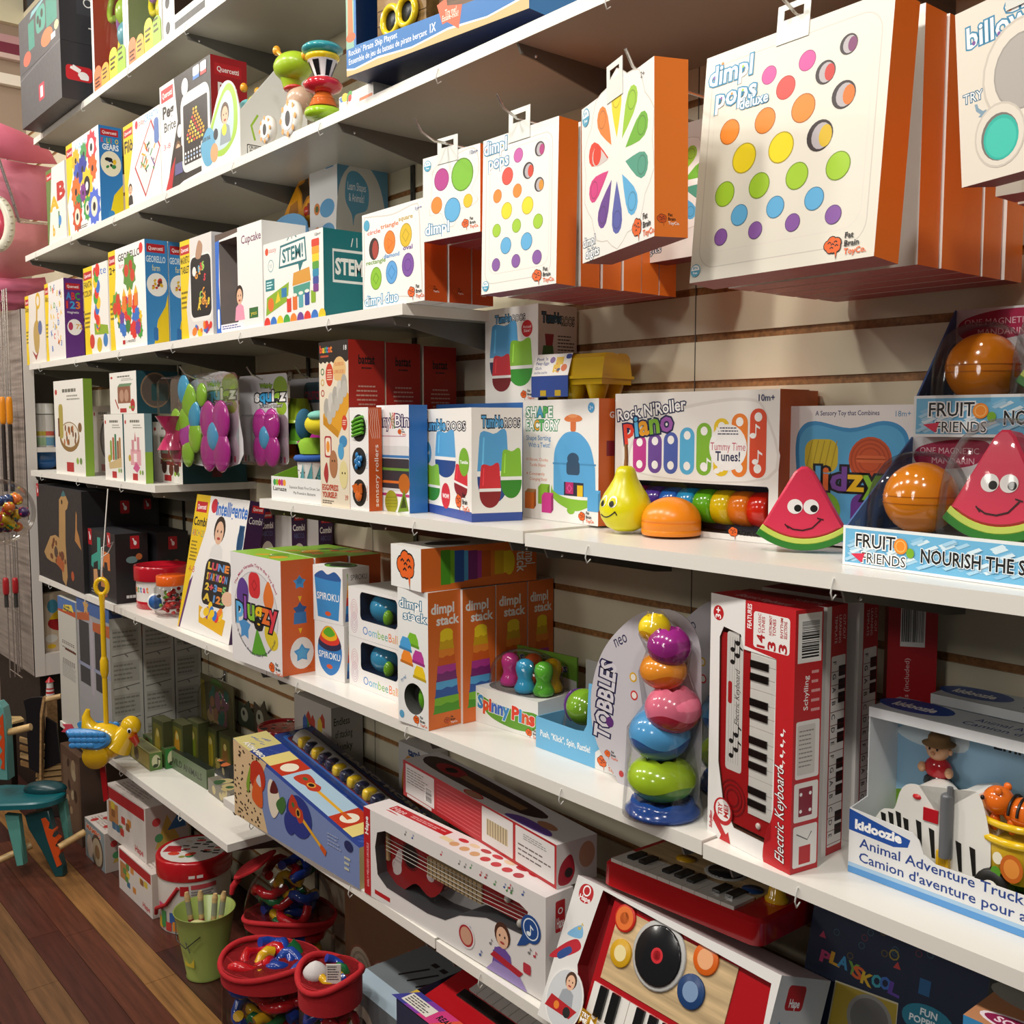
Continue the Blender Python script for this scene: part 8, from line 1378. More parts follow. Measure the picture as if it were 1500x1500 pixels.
for i, (u, y, hgt, wd, lab) in enumerate(((224, -.25, .17, .1, 'tall dark green animal carton, furthest left of the back row'), (252, -.21, .17, .1, 'dark green animal carton with yellow animal, second of the back row'), (276, -.17, .18, .09, 'dark green animal carton with a lime animal, third of the back row'), (300, -.13, .16, .1, 'green and yellow animal carton, fourth of the back row'), (322, -.12, .16, .09, 'green animal carton with brown animal, fifth of the back row'))):
    p = at(u, y, zG); p.x = max(p.x, XE+.012+.01*i); c = Carton('animal_carton', lab, 'toy pack', p, .05, wd, .045, hgt, col='3a3f22', cols={'T': '4a4a30'}, group='animal cartons in the back row'); f = c.F; f.r(.12, .1, .88, .9, '55541f', .08); f.sp([(.3, .15), (.25, .5), (.4, .8), (.6, .75), (.7, .5), (.65, .15)], ['8a7a24', 'a87a1c', '6a7a1c', '8a7a1c', '6a4a24'][i]); f.e(.5, .7, .12, .08, 'a89a5a'); c.done()
p = at(287, -.06, zG+.17); o = tag(link('animal_bag', None, None, (p.x, -.035, zG+.06)), 'large clear bag of pink and yellow figures hanging against the wall', 'toy pack'); hb = ztop(Vector((p.x, -.035, 0)), 985)-zG-.06; m = M(); m.box(0, -.004, 0, .3, .0, hb, '5a5434'); F_ = Face(m, (0, -.004, 0), (1, 0, 0), (0, 0, 1), .3, hb); F_.p([(0, 0), (.2, 0), (.12, .9), (0, .9)], '8a7a24'); F_.p([(.3, .9), (.7, .9), (.6, 1.0), (.4, 1)], '4a6a2c'); F_.blobs(.2, .15, .9, .85, 26, ['8a5a6a', '9a6a4a', '6a5a8a', '3a6a5a', 'a88a5a'], 6, .1); part('bag_card', o, m); m = M(); m.ball(.15, -.005, hb*.48, .14, .035, hb*.46, 'f0f0f0:x', 20, 10, .6); part('bag_film', o, m, label='clear bag'); peg(p.x+.15, 0, zG+.06+hb, .05, 'wire peg carrying the large clear figure bag')
for u, lab, k in ((352, 'dim animal mask card on the wall, left of the pair', '2c3424'), (374, 'dim animal mask card on the wall, right of the pair', '3a3428')):
    p = ony(u, 1075, -.02); o = link('animal_card', None, None, (p.x, -.02, zF+.02)); tag(o, lab, 'toy pack', 'animal mask cards'); H_ = ztop(Vector((p.x, -.02, 0)), 1020)-zF-.02; m = M(); m.T = Matrix(((1, 0, 0, 0), (0, 0, -1, 0), (0, 1, 0, 0), (0, 0, 0, 1))); m.prism([(0, 0), (.12, 0), (.13, H_*.6), (.1, H_*.7), (.08, H_), (.05, H_*.75), (.0, H_*.85)], .004, k); m.T = Matrix(); F_ = Face(m, (0, -.0042, 0), (1, 0, 0), (0, 0, 1), .12, H_); F_.e(.4, .45, .25, .25, '8a8a7a'); F_.c(.35, .5, .08, '1c1c18'); part('mask_card', o, m)
# tall cartons at the left end of the lowest shelf
def tall(name, label, u0, u1, vt, y0, z, col, d=.1, cols=None, **kw): return carton(name, label, 'toy box', u0, u1, vt, z, y0=y0, d=d, col=col, cols=cols, **kw)
c = tall('marble_run_box', 'tall grey box with a blue top and dotted print, left end of the lowest shelf', 91, 117, 872, -.355, zG, 'c4c2ba', .1, {'R': 'b4b2aa'}); f = c.F; f.r(0, .9, 1, 1, '4a70ac'); f.p([(0, .9), (1, .93), (1, .9)], 'b8502c'); f.r(0, .885, 1, .9, 'b8502c'); f.p([(.3, .9), (.9, .92), (.8, .97), (.35, .95)], 'e0c84a'); f.t('Lok', .4, .935, .018, '22304a', b=.04, w=.3); f.t('Bahn', .35, .91, .018, '22304a', b=.04, w=.45)
for rw in range(6):
    for i in range(7): f.r(.2+.1*i, .66-.014*rw-(.02 if rw > 1 else 0)-(.08 if rw > 2 else 0), .26+.1*i, .667-.014*rw-(.02 if rw > 1 else 0)-(.08 if rw > 2 else 0), '4a2a24')
f.r(.35, .6, .95, .615, '5a2a1c'); f.lines(.15, .38, .95, .5, 10, '8a8a86', 3, .3); MR = c; c.done()
p0_ = at(119, -.355, zG); w_ = XE-p0_.x; ht_ = ztop(p0_, 872)-zG; yb_ = yat(209, XE, .8); dd = yb_+.355
for i in range(3):
    y = -.355+i*(dd+.004); d_ = min(dd, -.004-y)
    if d_ < .03: break
    c = Carton('marble_run_box', ['tall box with blue top and dark windows in front, behind the duck', 'tall box whose grey side of printed diagrams shows, second in its row', 'tall box whose grey side of printed diagrams shows, rearmost in its row'][i], 'toy box', (p0_.x, y, zG), 0, w_, d_, ht_-.01*i, col='9a9a9e', cols={'R': 'aaa9a2'}, group='tall marble run boxes'); f = c.F; f.r(0, .9, 1, 1, '42639c'); f.p([(0, .88), (.4, .92), (.4, .86), (0, .83)], 'b05a34'); f.p([(.5, .86), (1, .88), (1, .8), (.5, .8)], 'b05a34'); f.r(.06, .4, .38, .84, '3a3c40'); f.r(.55, .4, .9, .8, '34363a'); f.star(.3, .95, .1, 'c89a5a', 5); f.r(.0, .52, 1, .545, '8a90a8'); f.r(.42, .35, .5, .88, 'a8a0ac')
    g = c.R; g.r(0, .93, 1, 1, '33476e')
    for k in range(4): g.r(.08, .72-.22*k, .9, .86-.22*k, '9a9992'); g.lines(.1, .73-.22*k, .88, .85-.22*k, 4, '77766f', i*3+k, .4); g.line([(.06, .68-.22*k), (.5, .69-.22*k), (.9, .7-.22*k)], .025, '4a4844'); g.line([(.45, .69-.22*k), (.55, .665-.22*k)], .04, '6a6862')
    c.done()
# ================================================================ on the floor under the low shelf
def fl(u, v): return onz(u, v, 0)
a, b = fl(175, 1300), fl(224, 1347); e = b-a; h1 = ztop(a, 1239)-.001
def craft(label, p, q, h, d, seed, z=.0008):
    e = q-p; c = Carton('building_set_box', label, 'toy box', (p.x, p.y, z), math.atan2(e.y, e.x), math.hypot(e.x, e.y), d, h, col='cfc9c4', cols={'T': 'd2c8c2', 'R': 'b8aca4'}, group='boxed wooden building sets'); f = c.F; R = random.Random(seed)
    f.r(.03, .75, .97, .97, 'a8242a'); f.t('Hape', .72, .08, .12, 'b02a30', w=.2, b=.03); f.r(.05, .3, .3, .7, 'b07a4a')
    for i in range(10): x, y = R.uniform(.08, .8), R.uniform(.15, .65); f.r(x, y, x+.1, y+.14, R.choice(['c8843c', '8a5a34', 'c8b03a', '3a6a8a', 'b83a34', '5a8a4a']), .03)
    c.T.r(.05, .6, .5, .9, 'a8242a'); c.T.lines(.1, .1, .9, .45, 4, 'a89a94', seed); g = c.R; g.p([(.2, .2), (.5, .8), (.8, .3)], 'b89a4a'); g.c(.25, .7, .1, 'b83a3a'); g.c(.3, .4, .1, '4a8a5a'); g.p([(.5, .5), (.9, .9), (.95, .5)], '3a6a9a'); return c
c = craft('lower boxed wooden building set on the floor, beside the red lidded pail', a, b, h1, .16, 4); c.done()
a2, b2 = onz(158, 1222, h1+.002), onz(215, 1265, h1+.002); c = craft('upper boxed wooden building set, stacked on the lower one', a2, b2, ztop(a2, 1147)-h1-.002, .16, 7, h1+.0016); c.done()
a3 = fl(126, 1252); b3 = fl(155, 1280); c = craft('boxed set with a round drum picture, leftmost of the floor boxes', a3, b3, h1*.98, .14, 9); f = c.F; f.k = 60; f.r(.02, .0, .98, .98, '8a9aa0'); f.t('MAMBO', .1, .76, .13, 'd8602c', ol='f0e8e0', olw=.1, w=.7, b=.04); f.c(.62, .36, .3, '5a4a40'); f.c(.62, .36, .24, 'b8a88c'); f.c(.62, .36, .12, '8a6a4a'); f.e(.25, .35, .15, .3, 'c8b8a8'); c.T.blobs(.1, .1, .9, .9, 16, ['c8c0b8', 'a89a8a', 'b83a3a'], 4, .08); c.done()
# red lidded pail
b = at(287, -.232, 0); k = (b-_C).dot(_F)/FPX; R_ = 53*k; hh = ztop(b, 1243); o = tag(link('block_pail', None, None, b, (0, 0, YAW)), 'white pail of building blocks with a red lid and red rope, beside the green bucket', 'pail')
m = M(); m.lathe([(R_*.93, .0008), (R_*.94, .004), (R_*.97, hh*.74)], 'd6d2cc', 40)
def wrap(m, a0, a1, z0, z1, c, r=.975):
    n = 6; P = [(R_*r*math.cos(a0+(a1-a0)*i/n), R_*r*math.sin(a0+(a1-a0)*i/n), z) for z in (z0*hh, z1*hh) for i in range(n+1)]; m.add(P, [(i, i+1, n+2+i, n+1+i) for i in range(n)], c)
F0 = -PI/2
for i, (da, z0, z1, c_) in enumerate(((-.95, .05, .2, 'c8a02c'), (-.8, .08, .3, '3a8a4a'), (-.6, .04, .16, 'b83a34'), (-.45, .16, .3, '2f5a9a'), (-.35, .05, .18, 'd8842c'), (-.2, .04, .3, 'c8b43a'), (.0, .04, .12, '5a8a4a'), (.15, .1, .2, 'b83a34'), (-.95, .3, .4, 'c84a7a'), (-.3, .3, .38, '2f5a9a'))): wrap(m, F0+da, F0+da+.2, z0, z1, c_, .972+.0004*i)
wrap(m, F0-.1, F0+.14, .55, .68, 'b01c24', .978); wrap(m, F0+.2, F0+.9, .63, .69, 'c04a50', .977)
for i in range(4): wrap(m, F0+.2, F0+.75+.05*(i % 2), .48+.035*i, .5+.035*i, '8a8480', .977)
part('pail_body', o, m, label='white printed pail'); m = M(); m.lathe([(R_, hh*.74), (R_*1.01, hh*.76), (R_*1.01, hh*.975), (R_*.98, hh), (R_*.94, hh*.995), (0, hh*.995)], 'b2161f:g', 40)
F_ = Face(m, (-R_, -R_, hh*.9955), (1, 0, 0), (0, 1, 0), 2*R_, 2*R_); F_.e(.5, .5, .44, .44, 'd2cdc8'); R = random.Random(5)
for i in range(26): x, y = R.uniform(.3, .8), R.uniform(.35, .85); F_.r(x, y, x+.09, y+.04, R.choice(['2a2622', '3a342c', 'c8b8a0', 'c83a34', '4a7a4a']))
F_.p([(.1, .4), (.35, .4), (.3, .6), (.12, .6)], 'a8242a'); F_.blobs(.2, .15, .6, .4, 6, ['3a7a4a', 'c8402c', '8a8a3a'], 3, .06)
for da, w_ in ((.15, .16), (.36, .16)): wrap(m, F0+da, F0+da+w_, .79, .83, 'e0d8d4', 1.012)
part('pail_lid', o, m, label='red lid'); m = M(); m.tube([(R_*1.0*math.cos(F0-.15), R_*1.0*math.sin(F0-.15), hh*.66), (R_*1.03*math.cos(F0-.5), R_*1.03*math.sin(F0-.5), hh*.42), (R_*1.06*math.cos(F0-.95), R_*1.06*math.sin(F0-.95), hh*.3), (R_*1.03*math.cos(F0-1.15), R_*1.03*math.sin(F0-1.15), hh*.18)], .007, 'a8161f:f', 8); part('rope_handle', o, m, label='red rope handle')
# green bucket of drum sticks
b = at(302, -.353, 0); k = (b-_C).dot(_F)/FPX; hh = ztop(b, 1330); R0, R1 = 27*k, 43*k; o = tag(link('stick_bucket', None, None, b, (0, 0, YAW)), 'pale green metal bucket holding wooden sticks, in front of the red lidded pail', 'bucket'); m = M(); m.lathe([(R0, .0008), (R0*1.04, .003), (R0, .008), (R0+(R1-R0)*.8, hh*.8), (R0+(R1-R0)*.82, hh*.83), (R1, hh-.004), (R1*1.03, hh), (R1*.98, hh-.001), (R0*.97, .02), (0, .02)], '8f9f52:s', 36); part('bucket_body', o, m); m = M(); m.tube([(-R1*.97, -.01, hh*.86), (-R1*.75, -R1*.66, hh*.66), (-R1*.35, -R1*.98, hh*.6), (R1*.15, -R1*1.0, hh*.78)], .0018, '4a4a48:m', 6); m.tube([(-R1*.97, -.01, hh*.86), (-R1*.2, -R1*1.02, hh*.55)], .0015, '4a4a48:m', 6); part('wire_handle', o, m); m = M(); m.add([(-R0*1.05*math.cos(a)*1.07, -R0*1.16*math.sin(a)-.004, z) for z, a in ((.25*hh, .75), (.25*hh, 1.35), (.5*hh, 1.35), (.5*hh, .75))], [(0, 1, 2, 3)], 'c8b43a'); part('paper_tag', o, m, label='yellow paper tag')
for i, (u, v) in enumerate(((275, 1309), (295, 1307), (317, 1311), (330, 1308))):
    g = Vector(((u-302)*k, .01, ztop(b, v))); st = link('drum_stick', None, None, b, (0, 0, YAW)); tag(st, ['wooden stick leaning left in the green bucket', 'wooden stick second from the left in the green bucket', 'wooden stick third from the left in the green bucket', 'rightmost wooden stick in the green bucket'][i], 'stick', 'wooden sticks in the bucket'); foot = Vector((g.x*.45, g.y*.4, .024)); m = M(); m.tube([foot, foot.lerp(g, .85), foot.lerp(g, .94), g], [.0085, .0085, .0095, .006], 'c9a877:w', 10); part('shaft', st, m); m = M(); m.tube([foot.lerp(g, .6), foot.lerp(g, .64)], .0092, '8a2a34:s', 10); part('red_band', st, m); m = M(); m.tube([foot.lerp(g, .7), foot.lerp(g, .88)], .0091, '8a8a7c:s', 10); part('grey_band', st, m)
m = M(); m.ball(b.x+.02, b.y-.03, hh*.8, .042, .03, .012, 'dcd49c:s'); tag(link('wood_block', m.mesh('wood_block')), 'pale round wooden shaker lying among the sticks in the green bucket', 'shaker')
# clear red rimmed bags of chunky chain links
def links_bag(label, b, rx, ry, h, seed, n=14, dome=0.0):
    o = tag(link('links_bag', None, None, b, (0, 0, YAW)), label, 'toy bag', 'red rimmed bags of chain links'); R = random.Random(seed); hr = h*(.55 if dome else 1)
    m = M(); m.lathe([(.9, .0008), (.94, .02)], 'a8141e:f', 32, sx=rx, sy=ry); part('bag_floor', o, m, label='red bag floor')
    m = M(); m.lathe([(.92, .01), (1.0, hr*.4), (.98, hr)], 'efefef:x', 32, sx=rx, sy=ry); part('bag_wall', o, m, label='clear bag wall')
    if dome: m = M(); m.ball(0, 0, hr, rx*1.0, ry, h-hr, 'efefef:x', 28, 8, 1, 0); part('bag_top', o, m, label='clear bag top')
    m = M(); m.tube([(rx*math.cos(t), ry*math.sin(t), hr+.012*math.sin(2*t+seed)) for t in [i*PI/18 for i in range(36)]], .008, 'b2141f:f', 8, True); part('bag_rim', o, m, label='red rim')
    m = M(); m.lathe([(1.0, hr*.86), (1.012, hr)], 'a8141e:f', 32, sx=rx, sy=ry); part('rim_band', o, m, label='red band')
    cols = ['1f3f9a:g', 'b8141e:g', 'd8a81c:g', '1f6a3a:g', 'c81c24:g', '24479e:g']
    for i in range(n):
        m = M(); a = i*2.4; f_ = math.sqrt((i % 7+.5)/7); zt_ = (hr*.98 if not dome else hr*.5+(h-hr*.5)*math.sqrt(max(.05, 1-f_*f_*.8))*.92); q = Vector((rx*.5*f_*math.cos(a), ry*.4*f_*math.sin(a), zt_*(1-.22*(i//7)))); r = min(R.uniform(.032, .044), rx*.32); ax = Matrix.Rotation(R.uniform(-.7, .7), 3, 'X') @ Matrix.Rotation(R.uniform(0, 6), 3, 'Z')
        P = [q+ax @ Vector((r*math.cos(t)*1.25, r*math.sin(t), .01*math.sin(3*t))) for t in [j*.42 for j in range(12)]]; P = [Vector((p_.x, p_.y, max(p_.z, .03))) for p_ in P]
        m.tube(P, min(.0145, rx*.13), cols[i % 6], 10); part('chain_link', o, m)
    return o
def bagpos(u, v, y): xb = at(u, y, .2); k = (xb-_C).dot(_F)/FPX; return Vector((xb.x, y, 0)), k, ztop(Vector((xb.x, y, 0)), v)
p, k, h = bagpos(398, 1404, -.43); links_bag('lower clear red rimmed bag of chunky chain links, beside the green bucket', p, 72*k, .105, h, 3, 35)
p, k, h = bagpos(424, 1258, -.16); o = links_bag('taller clear bag heaped with chain links, red zip flap at its left', p, 66*k, .1, h, 5, 42, .5)
m = M(); m.T = Matrix.Translation((-62*k, -.04, h*.93)) @ Matrix.Rotation(-.5, 4, 'Y'); m.prism(spline([(-.02, -.03), (.07, -.05), (.11, .04), (.0, .06)], 4), .008, 'b01620:f', bev=.003); m.T = Matrix(); m.tube([(-66*k, -.05, h*.9), (-74*k, -.06, h*.84), (-76*k, -.06, h*.78)], [.01, .01, .007], 'b01620:f', 8); part('zip_flap', o, m, label='red zip flap')
p, k, hb = bagpos(486, 1424, -.46); o = links_bag('third red rimmed bag with a white cloth on top, beside the grey box', p, 46*k, .08, hb, 9, 21)
m = M(); m.ball(-.03, -.02, hb*1.02, .03, .025, .028, 'cfcaca:f', 14, 10, 1.2); part('white_cloth', o, m); m = M(); m.box(-.0, -.05, hb*.98, .034, -.047, hb*.98+.055, 'd8d6d0'); F_ = Face(m, (-.0, -.05, hb*.98), (1, 0, 0), (0, 0, 1), .034, .055); F_.lines(.1, .3, .9, .95, 6, '2a2a2a', 3); part('care_tag', o, m, label='white tag')
# grey box, rainbow box, red keyboard in the shade of the low shelf
p = ony(585, 1452, -.37); c = Carton('craft_box', 'blue grey box with a round animal badge, on the floor under the guitar box', 'toy box', (ony(503, 1432, -.37).x+.0, -.37, .0008), 0, p.x-ony(503, 1432, -.37).x, .25, ony(503, 1432, -.37).z, col='6f777b', cols={'T': '70777c', 'R': '54585c'}); t = c.T; t.r(0, 0, 1, .27, 'a8bccb')
for i in range(4): t.line([(.3+.15*i, .45), (.42+.15*i, .75)], .03, '1c1c1e'); t.r(.36+.14*i, .8, .45+.14*i, .86, '1c1c1e')
f = c.F; f.e(.35, .75, .22, .16, 'c8bfae'); f.e(.35, .76, .12, .07, '1c1a18'); f.r(.25, .55, .5, .6, '2a2a28', .3); f.r(.55, .1, .9, .78, '2a4420', .1); c.done()
xr = c.p0.x+c.w+.02; zt = ony(590, 1462, -.40).z; p = ony(588, 1462, -.42); c = Carton('rainbow_box', 'open box with a rainbow coloured edge and a white sticker, under the low shelf', 'toy box', (max(xr, p.x-.02), -.42, .0008), 0, .34, .30, p.z-.01, col='2a3048', skip='T', cols={'F': '2a3048'}); m = c.m; h = c.h; m.box(0, 0, h-.002, .34, .055, h, 'c8a83a'); F_ = Face(m, (0, 0, h), (1, 0, 0), (0, 1, 0), .34, .055)
for i, k_ in enumerate(('3a3a8a', '7a3a9a', 'c83a7a', 'd8503a', 'd8a03a', 'c8c83a', '5aa84a')): F_.p([(i/7-.06, 0), (i/7+.1, 0), (i/7+.2, 1), (i/7+.04, 1)], k_)
F_.r(.02, .15, .3, .75, 'd8d4cc'); F_.lines(.04, .2, .28, .7, 4, '3a3a3a', 3); F_.t('REAL WORKING', .35, .4, .3, '181820', w=.4, b=.03); m.box(0, .058, h-.05, .34, .3, h-.048, '20222c'); c.done(); RB = c
o = tag(link('toy_keyboard', None, None, (RB.p0.x+.012, -.352, RB.h-.042), (math.radians(12), 0, 0)), 'red toy keyboard with black and white keys inside the rainbow edged box', 'toy instrument'); m = M(); m.box(0, 0, 0, .3, .2, .03, 'a8161e:g'); part('keyboard_body', o, m, label='red body')
for i in range(8): m = M(); m.box(.07+.028*i, .08, .03, .0965+.028*i, .19, .034, 'c9c6c2:g'); part('white_key', o, m)
for i in (0, 1, 3, 4, 5): m = M(); m.box(.09+.028*i, .12, .034, .106+.028*i, .19, .039, '131314:g'); part('black_key', o, m)
m = M(); m.box(.06, .05, .03, .28, .075, .033, '1c1a1a:g'); part('control_strip', o, m)
c = Carton('wood_toy_box', 'brown box printed with round tree slices, against the wall under the low shelf', 'toy box', (at(505, -.09, .3).x, -.09, .0008), 0, .5, .08, ztop(at(505, -.09, 0), 1300), col='6a4a34'); f = c.F
for x in (.18, .42): 
    for r, k_ in ((.14, '7a4a3a'), (.125, 'a89a88'), (.1, '8a7c6c'), (.085, 'a89a88'), (.06, '8a7c6c'), (.045, 'a89a88')): f.c(x, .4, r, k_)
f.blobs(.55, .2, .95, .9, 10, ['8a5a34', 'a8342c', 'b88a4a', '5a6a3a'], 3, .06); c.done()
# ================================================================ far left: hanging duck, wall unit, dolls' prams, ride-on toy
YD = -.43; b = ony(150, 1100, YD); k = (b-_C).dot(_F)/FPX; L = lambda u, v: Vector(((u-150)*k, 0, (1100-v)*k)); MR_ = Matrix.Rotation(YAW, 3, 'Z')
o = tag(link('duck_push_toy', None, None, b, (0, 0, YAW)), 'yellow duck push toy with blue wings hanging by its long yellow handle', 'toy'); m = M(); r = L(157, 857); m.tube([(r.x+8.5*k*math.cos(t), 0, r.z+11*k*math.sin(t)) for t in [i*PI/12 for i in range(24)]], 3.4*k, 'e3b81a:g', 8, True); m.tube([L(157, 868), L(157, 880), L(157, 960)], [5*k, 3.6*k, 3.6*k], 'e3b81a:g', 12); m.tube([L(157, 960), L(157, 966), L(157, 982), L(157, 990)], [4*k, 6*k, 6*k, 4*k], 'e3b81a:g', 12); m.tube([L(157, 988), L(157, 1062)], 3.6*k, 'e3b81a:g', 12); part('handle_rod', o, m)
m = M(); c_ = L(152, 1085); m.ball(c_.x, 0, c_.z, 35*k, 20*k, 27*k, 'e3b81a:g', 26, 16); c_ = L(183, 1084); m.tube([L(172, 1092), L(180, 1082), L(188, 1070), L(193, 1063)], [22*k, 17*k, 13.5*k, 12*k], 'e3b81a:g', 16); part('duck_body', o, m); m = M(); c_ = L(193, 1062); m.ball(c_.x, 0, c_.z, 14.5*k, 13*k, 14.5*k, 'e3b81a:g', 22, 14); part('head', o, m)
m = M(); m.tube([L(140, 1072), L(130, 1060), L(128, 1048), L(131, 1038)], [14*k, 10*k, 6*k, 3*k], 'e3b81a:g', 12); part('tail', o, m); m = M(); c_ = L(147, 1102); m.T = Matrix(((1, 0, 0, c_.x), (0, 0, 1, -22*k), (0, -1, 0, c_.z), (0, 0, 0, 1))); m.lathe([(0, 0), (18*k, 0), (19*k, 3*k), (19*k, 40*k), (0, 42*k)], 'cfa214:g', 26); part('wheel', o, m)
W_ = [(107, 1064), (120, 1061), (140, 1062), (160, 1066), (170, 1074), (168, 1084), (155, 1091), (140, 1091), (125, 1087), (114, 1078)]
for s_ in (-1, 1):
    m = M(); P = [(L(u, v).x, L(u, v).z) for u, v in W_][::-1]; m.T = Matrix(((1, 0, 0, 0), (0, 0, s_, s_*17*k), (0, 1, 0, 0), (0, 0, 0, 1))); m.prism(spline(P, 4), 9*k, '3a86c8:s', bev=4*k, smooth=True)
    for i in range(16): x_, z_ = L(118+i % 6*8.5, 1068+i//6*8).x, L(118+i % 6*8.5, 1068+i//6*8).z; m.ball(x_, z_, 8.6*k, 6*k, 4.6*k, 1.6*k, '3a86c8:s', 10, 5)
    part('wing', o, m, label='blue feathered wing')
m = M(); m.T = Matrix.Rotation(.15, 4, 'X'); P = [L(207, 1077), L(203, 1087), L(203, 1097)]; m.tube([L(198, 1074)+Vector((0, -.01, 0)), L(203, 1084)+Vector((0, -.012, 0)), L(201, 1090)+Vector((0, -.012, 0))], [7*k, 5*k, 1.5*k], 'b8301e:g', 10); part('bill', o, m, label='red bill'); m = M(); c_ = L(195, 1066); m.ball(c_.x-.0, -12.2*k, c_.z, 3.4*k, 1.6*k, 4.2*k, 'eeeeea:g', 12, 8); m.ball(c_.x+.2*k, -13.3*k, c_.z-.6*k, 2.2*k, 1.0*k, 3*k, '101010:g', 10, 6); part('eye', o, m)
m = M(); m.T = Matrix(((1, 0, 0, 0), (0, 0, -1, .004), (0, 1, 0, 0), (0, 0, 0, 1))); m.prism([(L(u, v).x, L(u, v).z) for u, v in ((106, 1060), (93, 1060), (97, 1065), (91, 1071), (104, 1073), (110, 1068))][::-1], .006, 'c8485a:s'); part('tail_ribbon', o, m, label='pink tail ribbon'); m = M(); m.T = Matrix(((1, 0, 0, 0), (0, 0, -1, .004), (0, 1, 0, 0), (0, 0, 0, 1))); m.prism([(L(u, v).x, L(u, v).z) for u, v in ((145, 1118), (153, 1118), (157, 1172), (150, 1176))][::-1], .008, 'a8141c:s'); part('foot_flap', o, m, label='red foot flap')
m = M(); t1 = ony(158, 716, YF-.004); m.tube([t1, b+MR_ @ L(157, 848)], .0022, 'dcd8d2', 6); m.tube([b+MR_ @ L(*q_) for q_ in ((157, 846), (159, 800), (176, 792), (168, 808), (158, 815))], .002, 'dcd8d2', 6)
tag(link('hanging_cord', m.mesh('hanging_cord')), 'white cord tied to the shelf edge holding up the duck toy', 'cord')
# wall unit whose open front faces along the aisle
UX = -4.93; ya, yb = yat(42, UX, 1.4), yat(57, UX, 1.4); zb = ztop(Vector((UX, ya, 0)), 992); zt = ztop(Vector((UX, ya, 0)), 452)
o = tag(link('side_shelf_unit', None, None, (UX, 0, 0)), 'grey wood shelf unit with a white open front, left of all the wall shelves', 'shelf unit'); m = M(); m.box(-.8, ya, zb, -.004, ya+.02, zt, '9c918a:w'); part('side_panel', o, m, label='grey wood side panel'); m = M(); m.box(-.02, ya, zb, 0, yb, zt, 'd9d2cc:s'); part('front_post', o, m, label='white front post'); m = M(); m.box(-.25, yb-.04, zb, -.23, -.002, zt, '4a453f'); part('back_panel', o, m); 
zs = [zb, ztop(Vector((UX, -.2, 0)), 662), 2.2, zt-.022, 1.522]
for z_ in zs: m = M(); m.box(-.25, ya+.02, z_, -.002, -.002, z_+(.1 if z_ == zb else .022), 'd9d2cc:s'); part('shelf_board', o, m, label='white shelf board')
m = M(); m.box(-.8, ya+.03, 0, -.05, -.002, zb, '1c1512'); part('plinth', o, m, label='dark plinth')
SU = UX-.08
for i, (u, lab) in enumerate(((60, 'white canister with a yellow and green print, left of the pair'), (70.5, 'white canister with a red and blue print, right of the pair'))):
    y = yat(u, SU, 1.72); z_ = zs[1]+.0228; h_ = ztop(Vector((SU, y, 0)), 591)-z_; c = tag(link('canister', None, None, (SU, y, z_), (0, 0, PI/2)), lab, 'canister', 'white canisters in the side unit'); m = M(); R_ = .026; m.lathe([(R_, 0), (R_, h_*.74)], 'd4d0cc:s', 24); F_ = [('c8b44a', 'a8c8a0'), ('c85a4a', '6a9ab8')][i]; m.lathe([(R_*1.006, h_*.03), (R_*1.006, h_*.22)], F_[1], 24); m.lathe([(R_*1.006, h_*.26), (R_*1.006, h_*.36)], F_[0], 24); part('canister_body', c, m); m = M(); m.lathe([(R_*1.02, h_*.76), (R_*1.02, h_*.97), (R_*.96, h_), (0, h_)], 'e4e2de:s', 24); part('canister_lid', c, m)
y = yat(68, SU, 1.6); z_ = ztop(Vector((UX, ya, 0)), 690); m = M(); m.ball(0, 0, .075, .05, .055, .075, '2a6ab0:g', 18, 12, .6); o2 = tag(link('blue_jug', None, None, (SU-.03, y-.0, 1.545)), 'blue plastic jug with a handle inside the side unit, above the giraffe box', 'jug'); part('jug_body', o2, m); m = M(); m.tube([(.03, -.05, .13), (.03, -.03, .17), (.03, .06, .17), (.03, .075, .1)], .011, '2462a8:g', 8); part('jug_handle', o2, m); 
pz = zb+.101; y = yat(75, SU, 1.2); c = Carton('character_toy_box', 'box in the side unit with a plain red and yellow toy picture', 'toy box', (SU+.03, yat(60, SU+.03, 1.2), pz), PI/2, .2, .06, ztop(Vector((SU, y, 0)), 868)-pz, col='c9b49c'); f = c.F; f.r(.0, .5, 1, 1, 'bfae98'); f.e(.4, .48, .32, .14, 'a01c20'); f.p([(.1, .55), (.7, .55), (.55, .68), (.4, .72), (.25, .68)], 'd8b01c'); f.e(.75, .8, .2, .1, 'a8242c'); f.e(.2, .78, .12, .12, '4a94b0'); f.e(.15, .22, .14, .07, 'd8d4cc'); f.e(.7, .2, .25, .12, 'd8a03c'); f.e(.7, .2, .12, .06, 'b83a2c'); f.e(.15, .08, .1, .04, 'd8b02c'); f.e(.5, .9, .2, .05, 'c8b01c'); c.done()
m = M()
for i, u in enumerate((3, 10, 14.5, 17, 20.5)): p = ony(u, 700, ya-.05); m.tube([(p.x, p.y, .56+.02*i), (p.x, p.y, 2.35)], .003, 'd8d2cc:m', 6)
for z_ in (.6, .9, 1.2, 1.5, 1.8, 2.1, 2.3): p, q = ony(3, 700, ya-.05), ony(20.5, 700, ya-.05); m.tube([(p.x, p.y, z_), (q.x, q.y, z_)], .0025, 'd8d2cc:m', 6)
tag(link('wire_grid', m.mesh('wire_grid')), 'white wire display grid hooked on the side unit, holding tools', 'display grid')
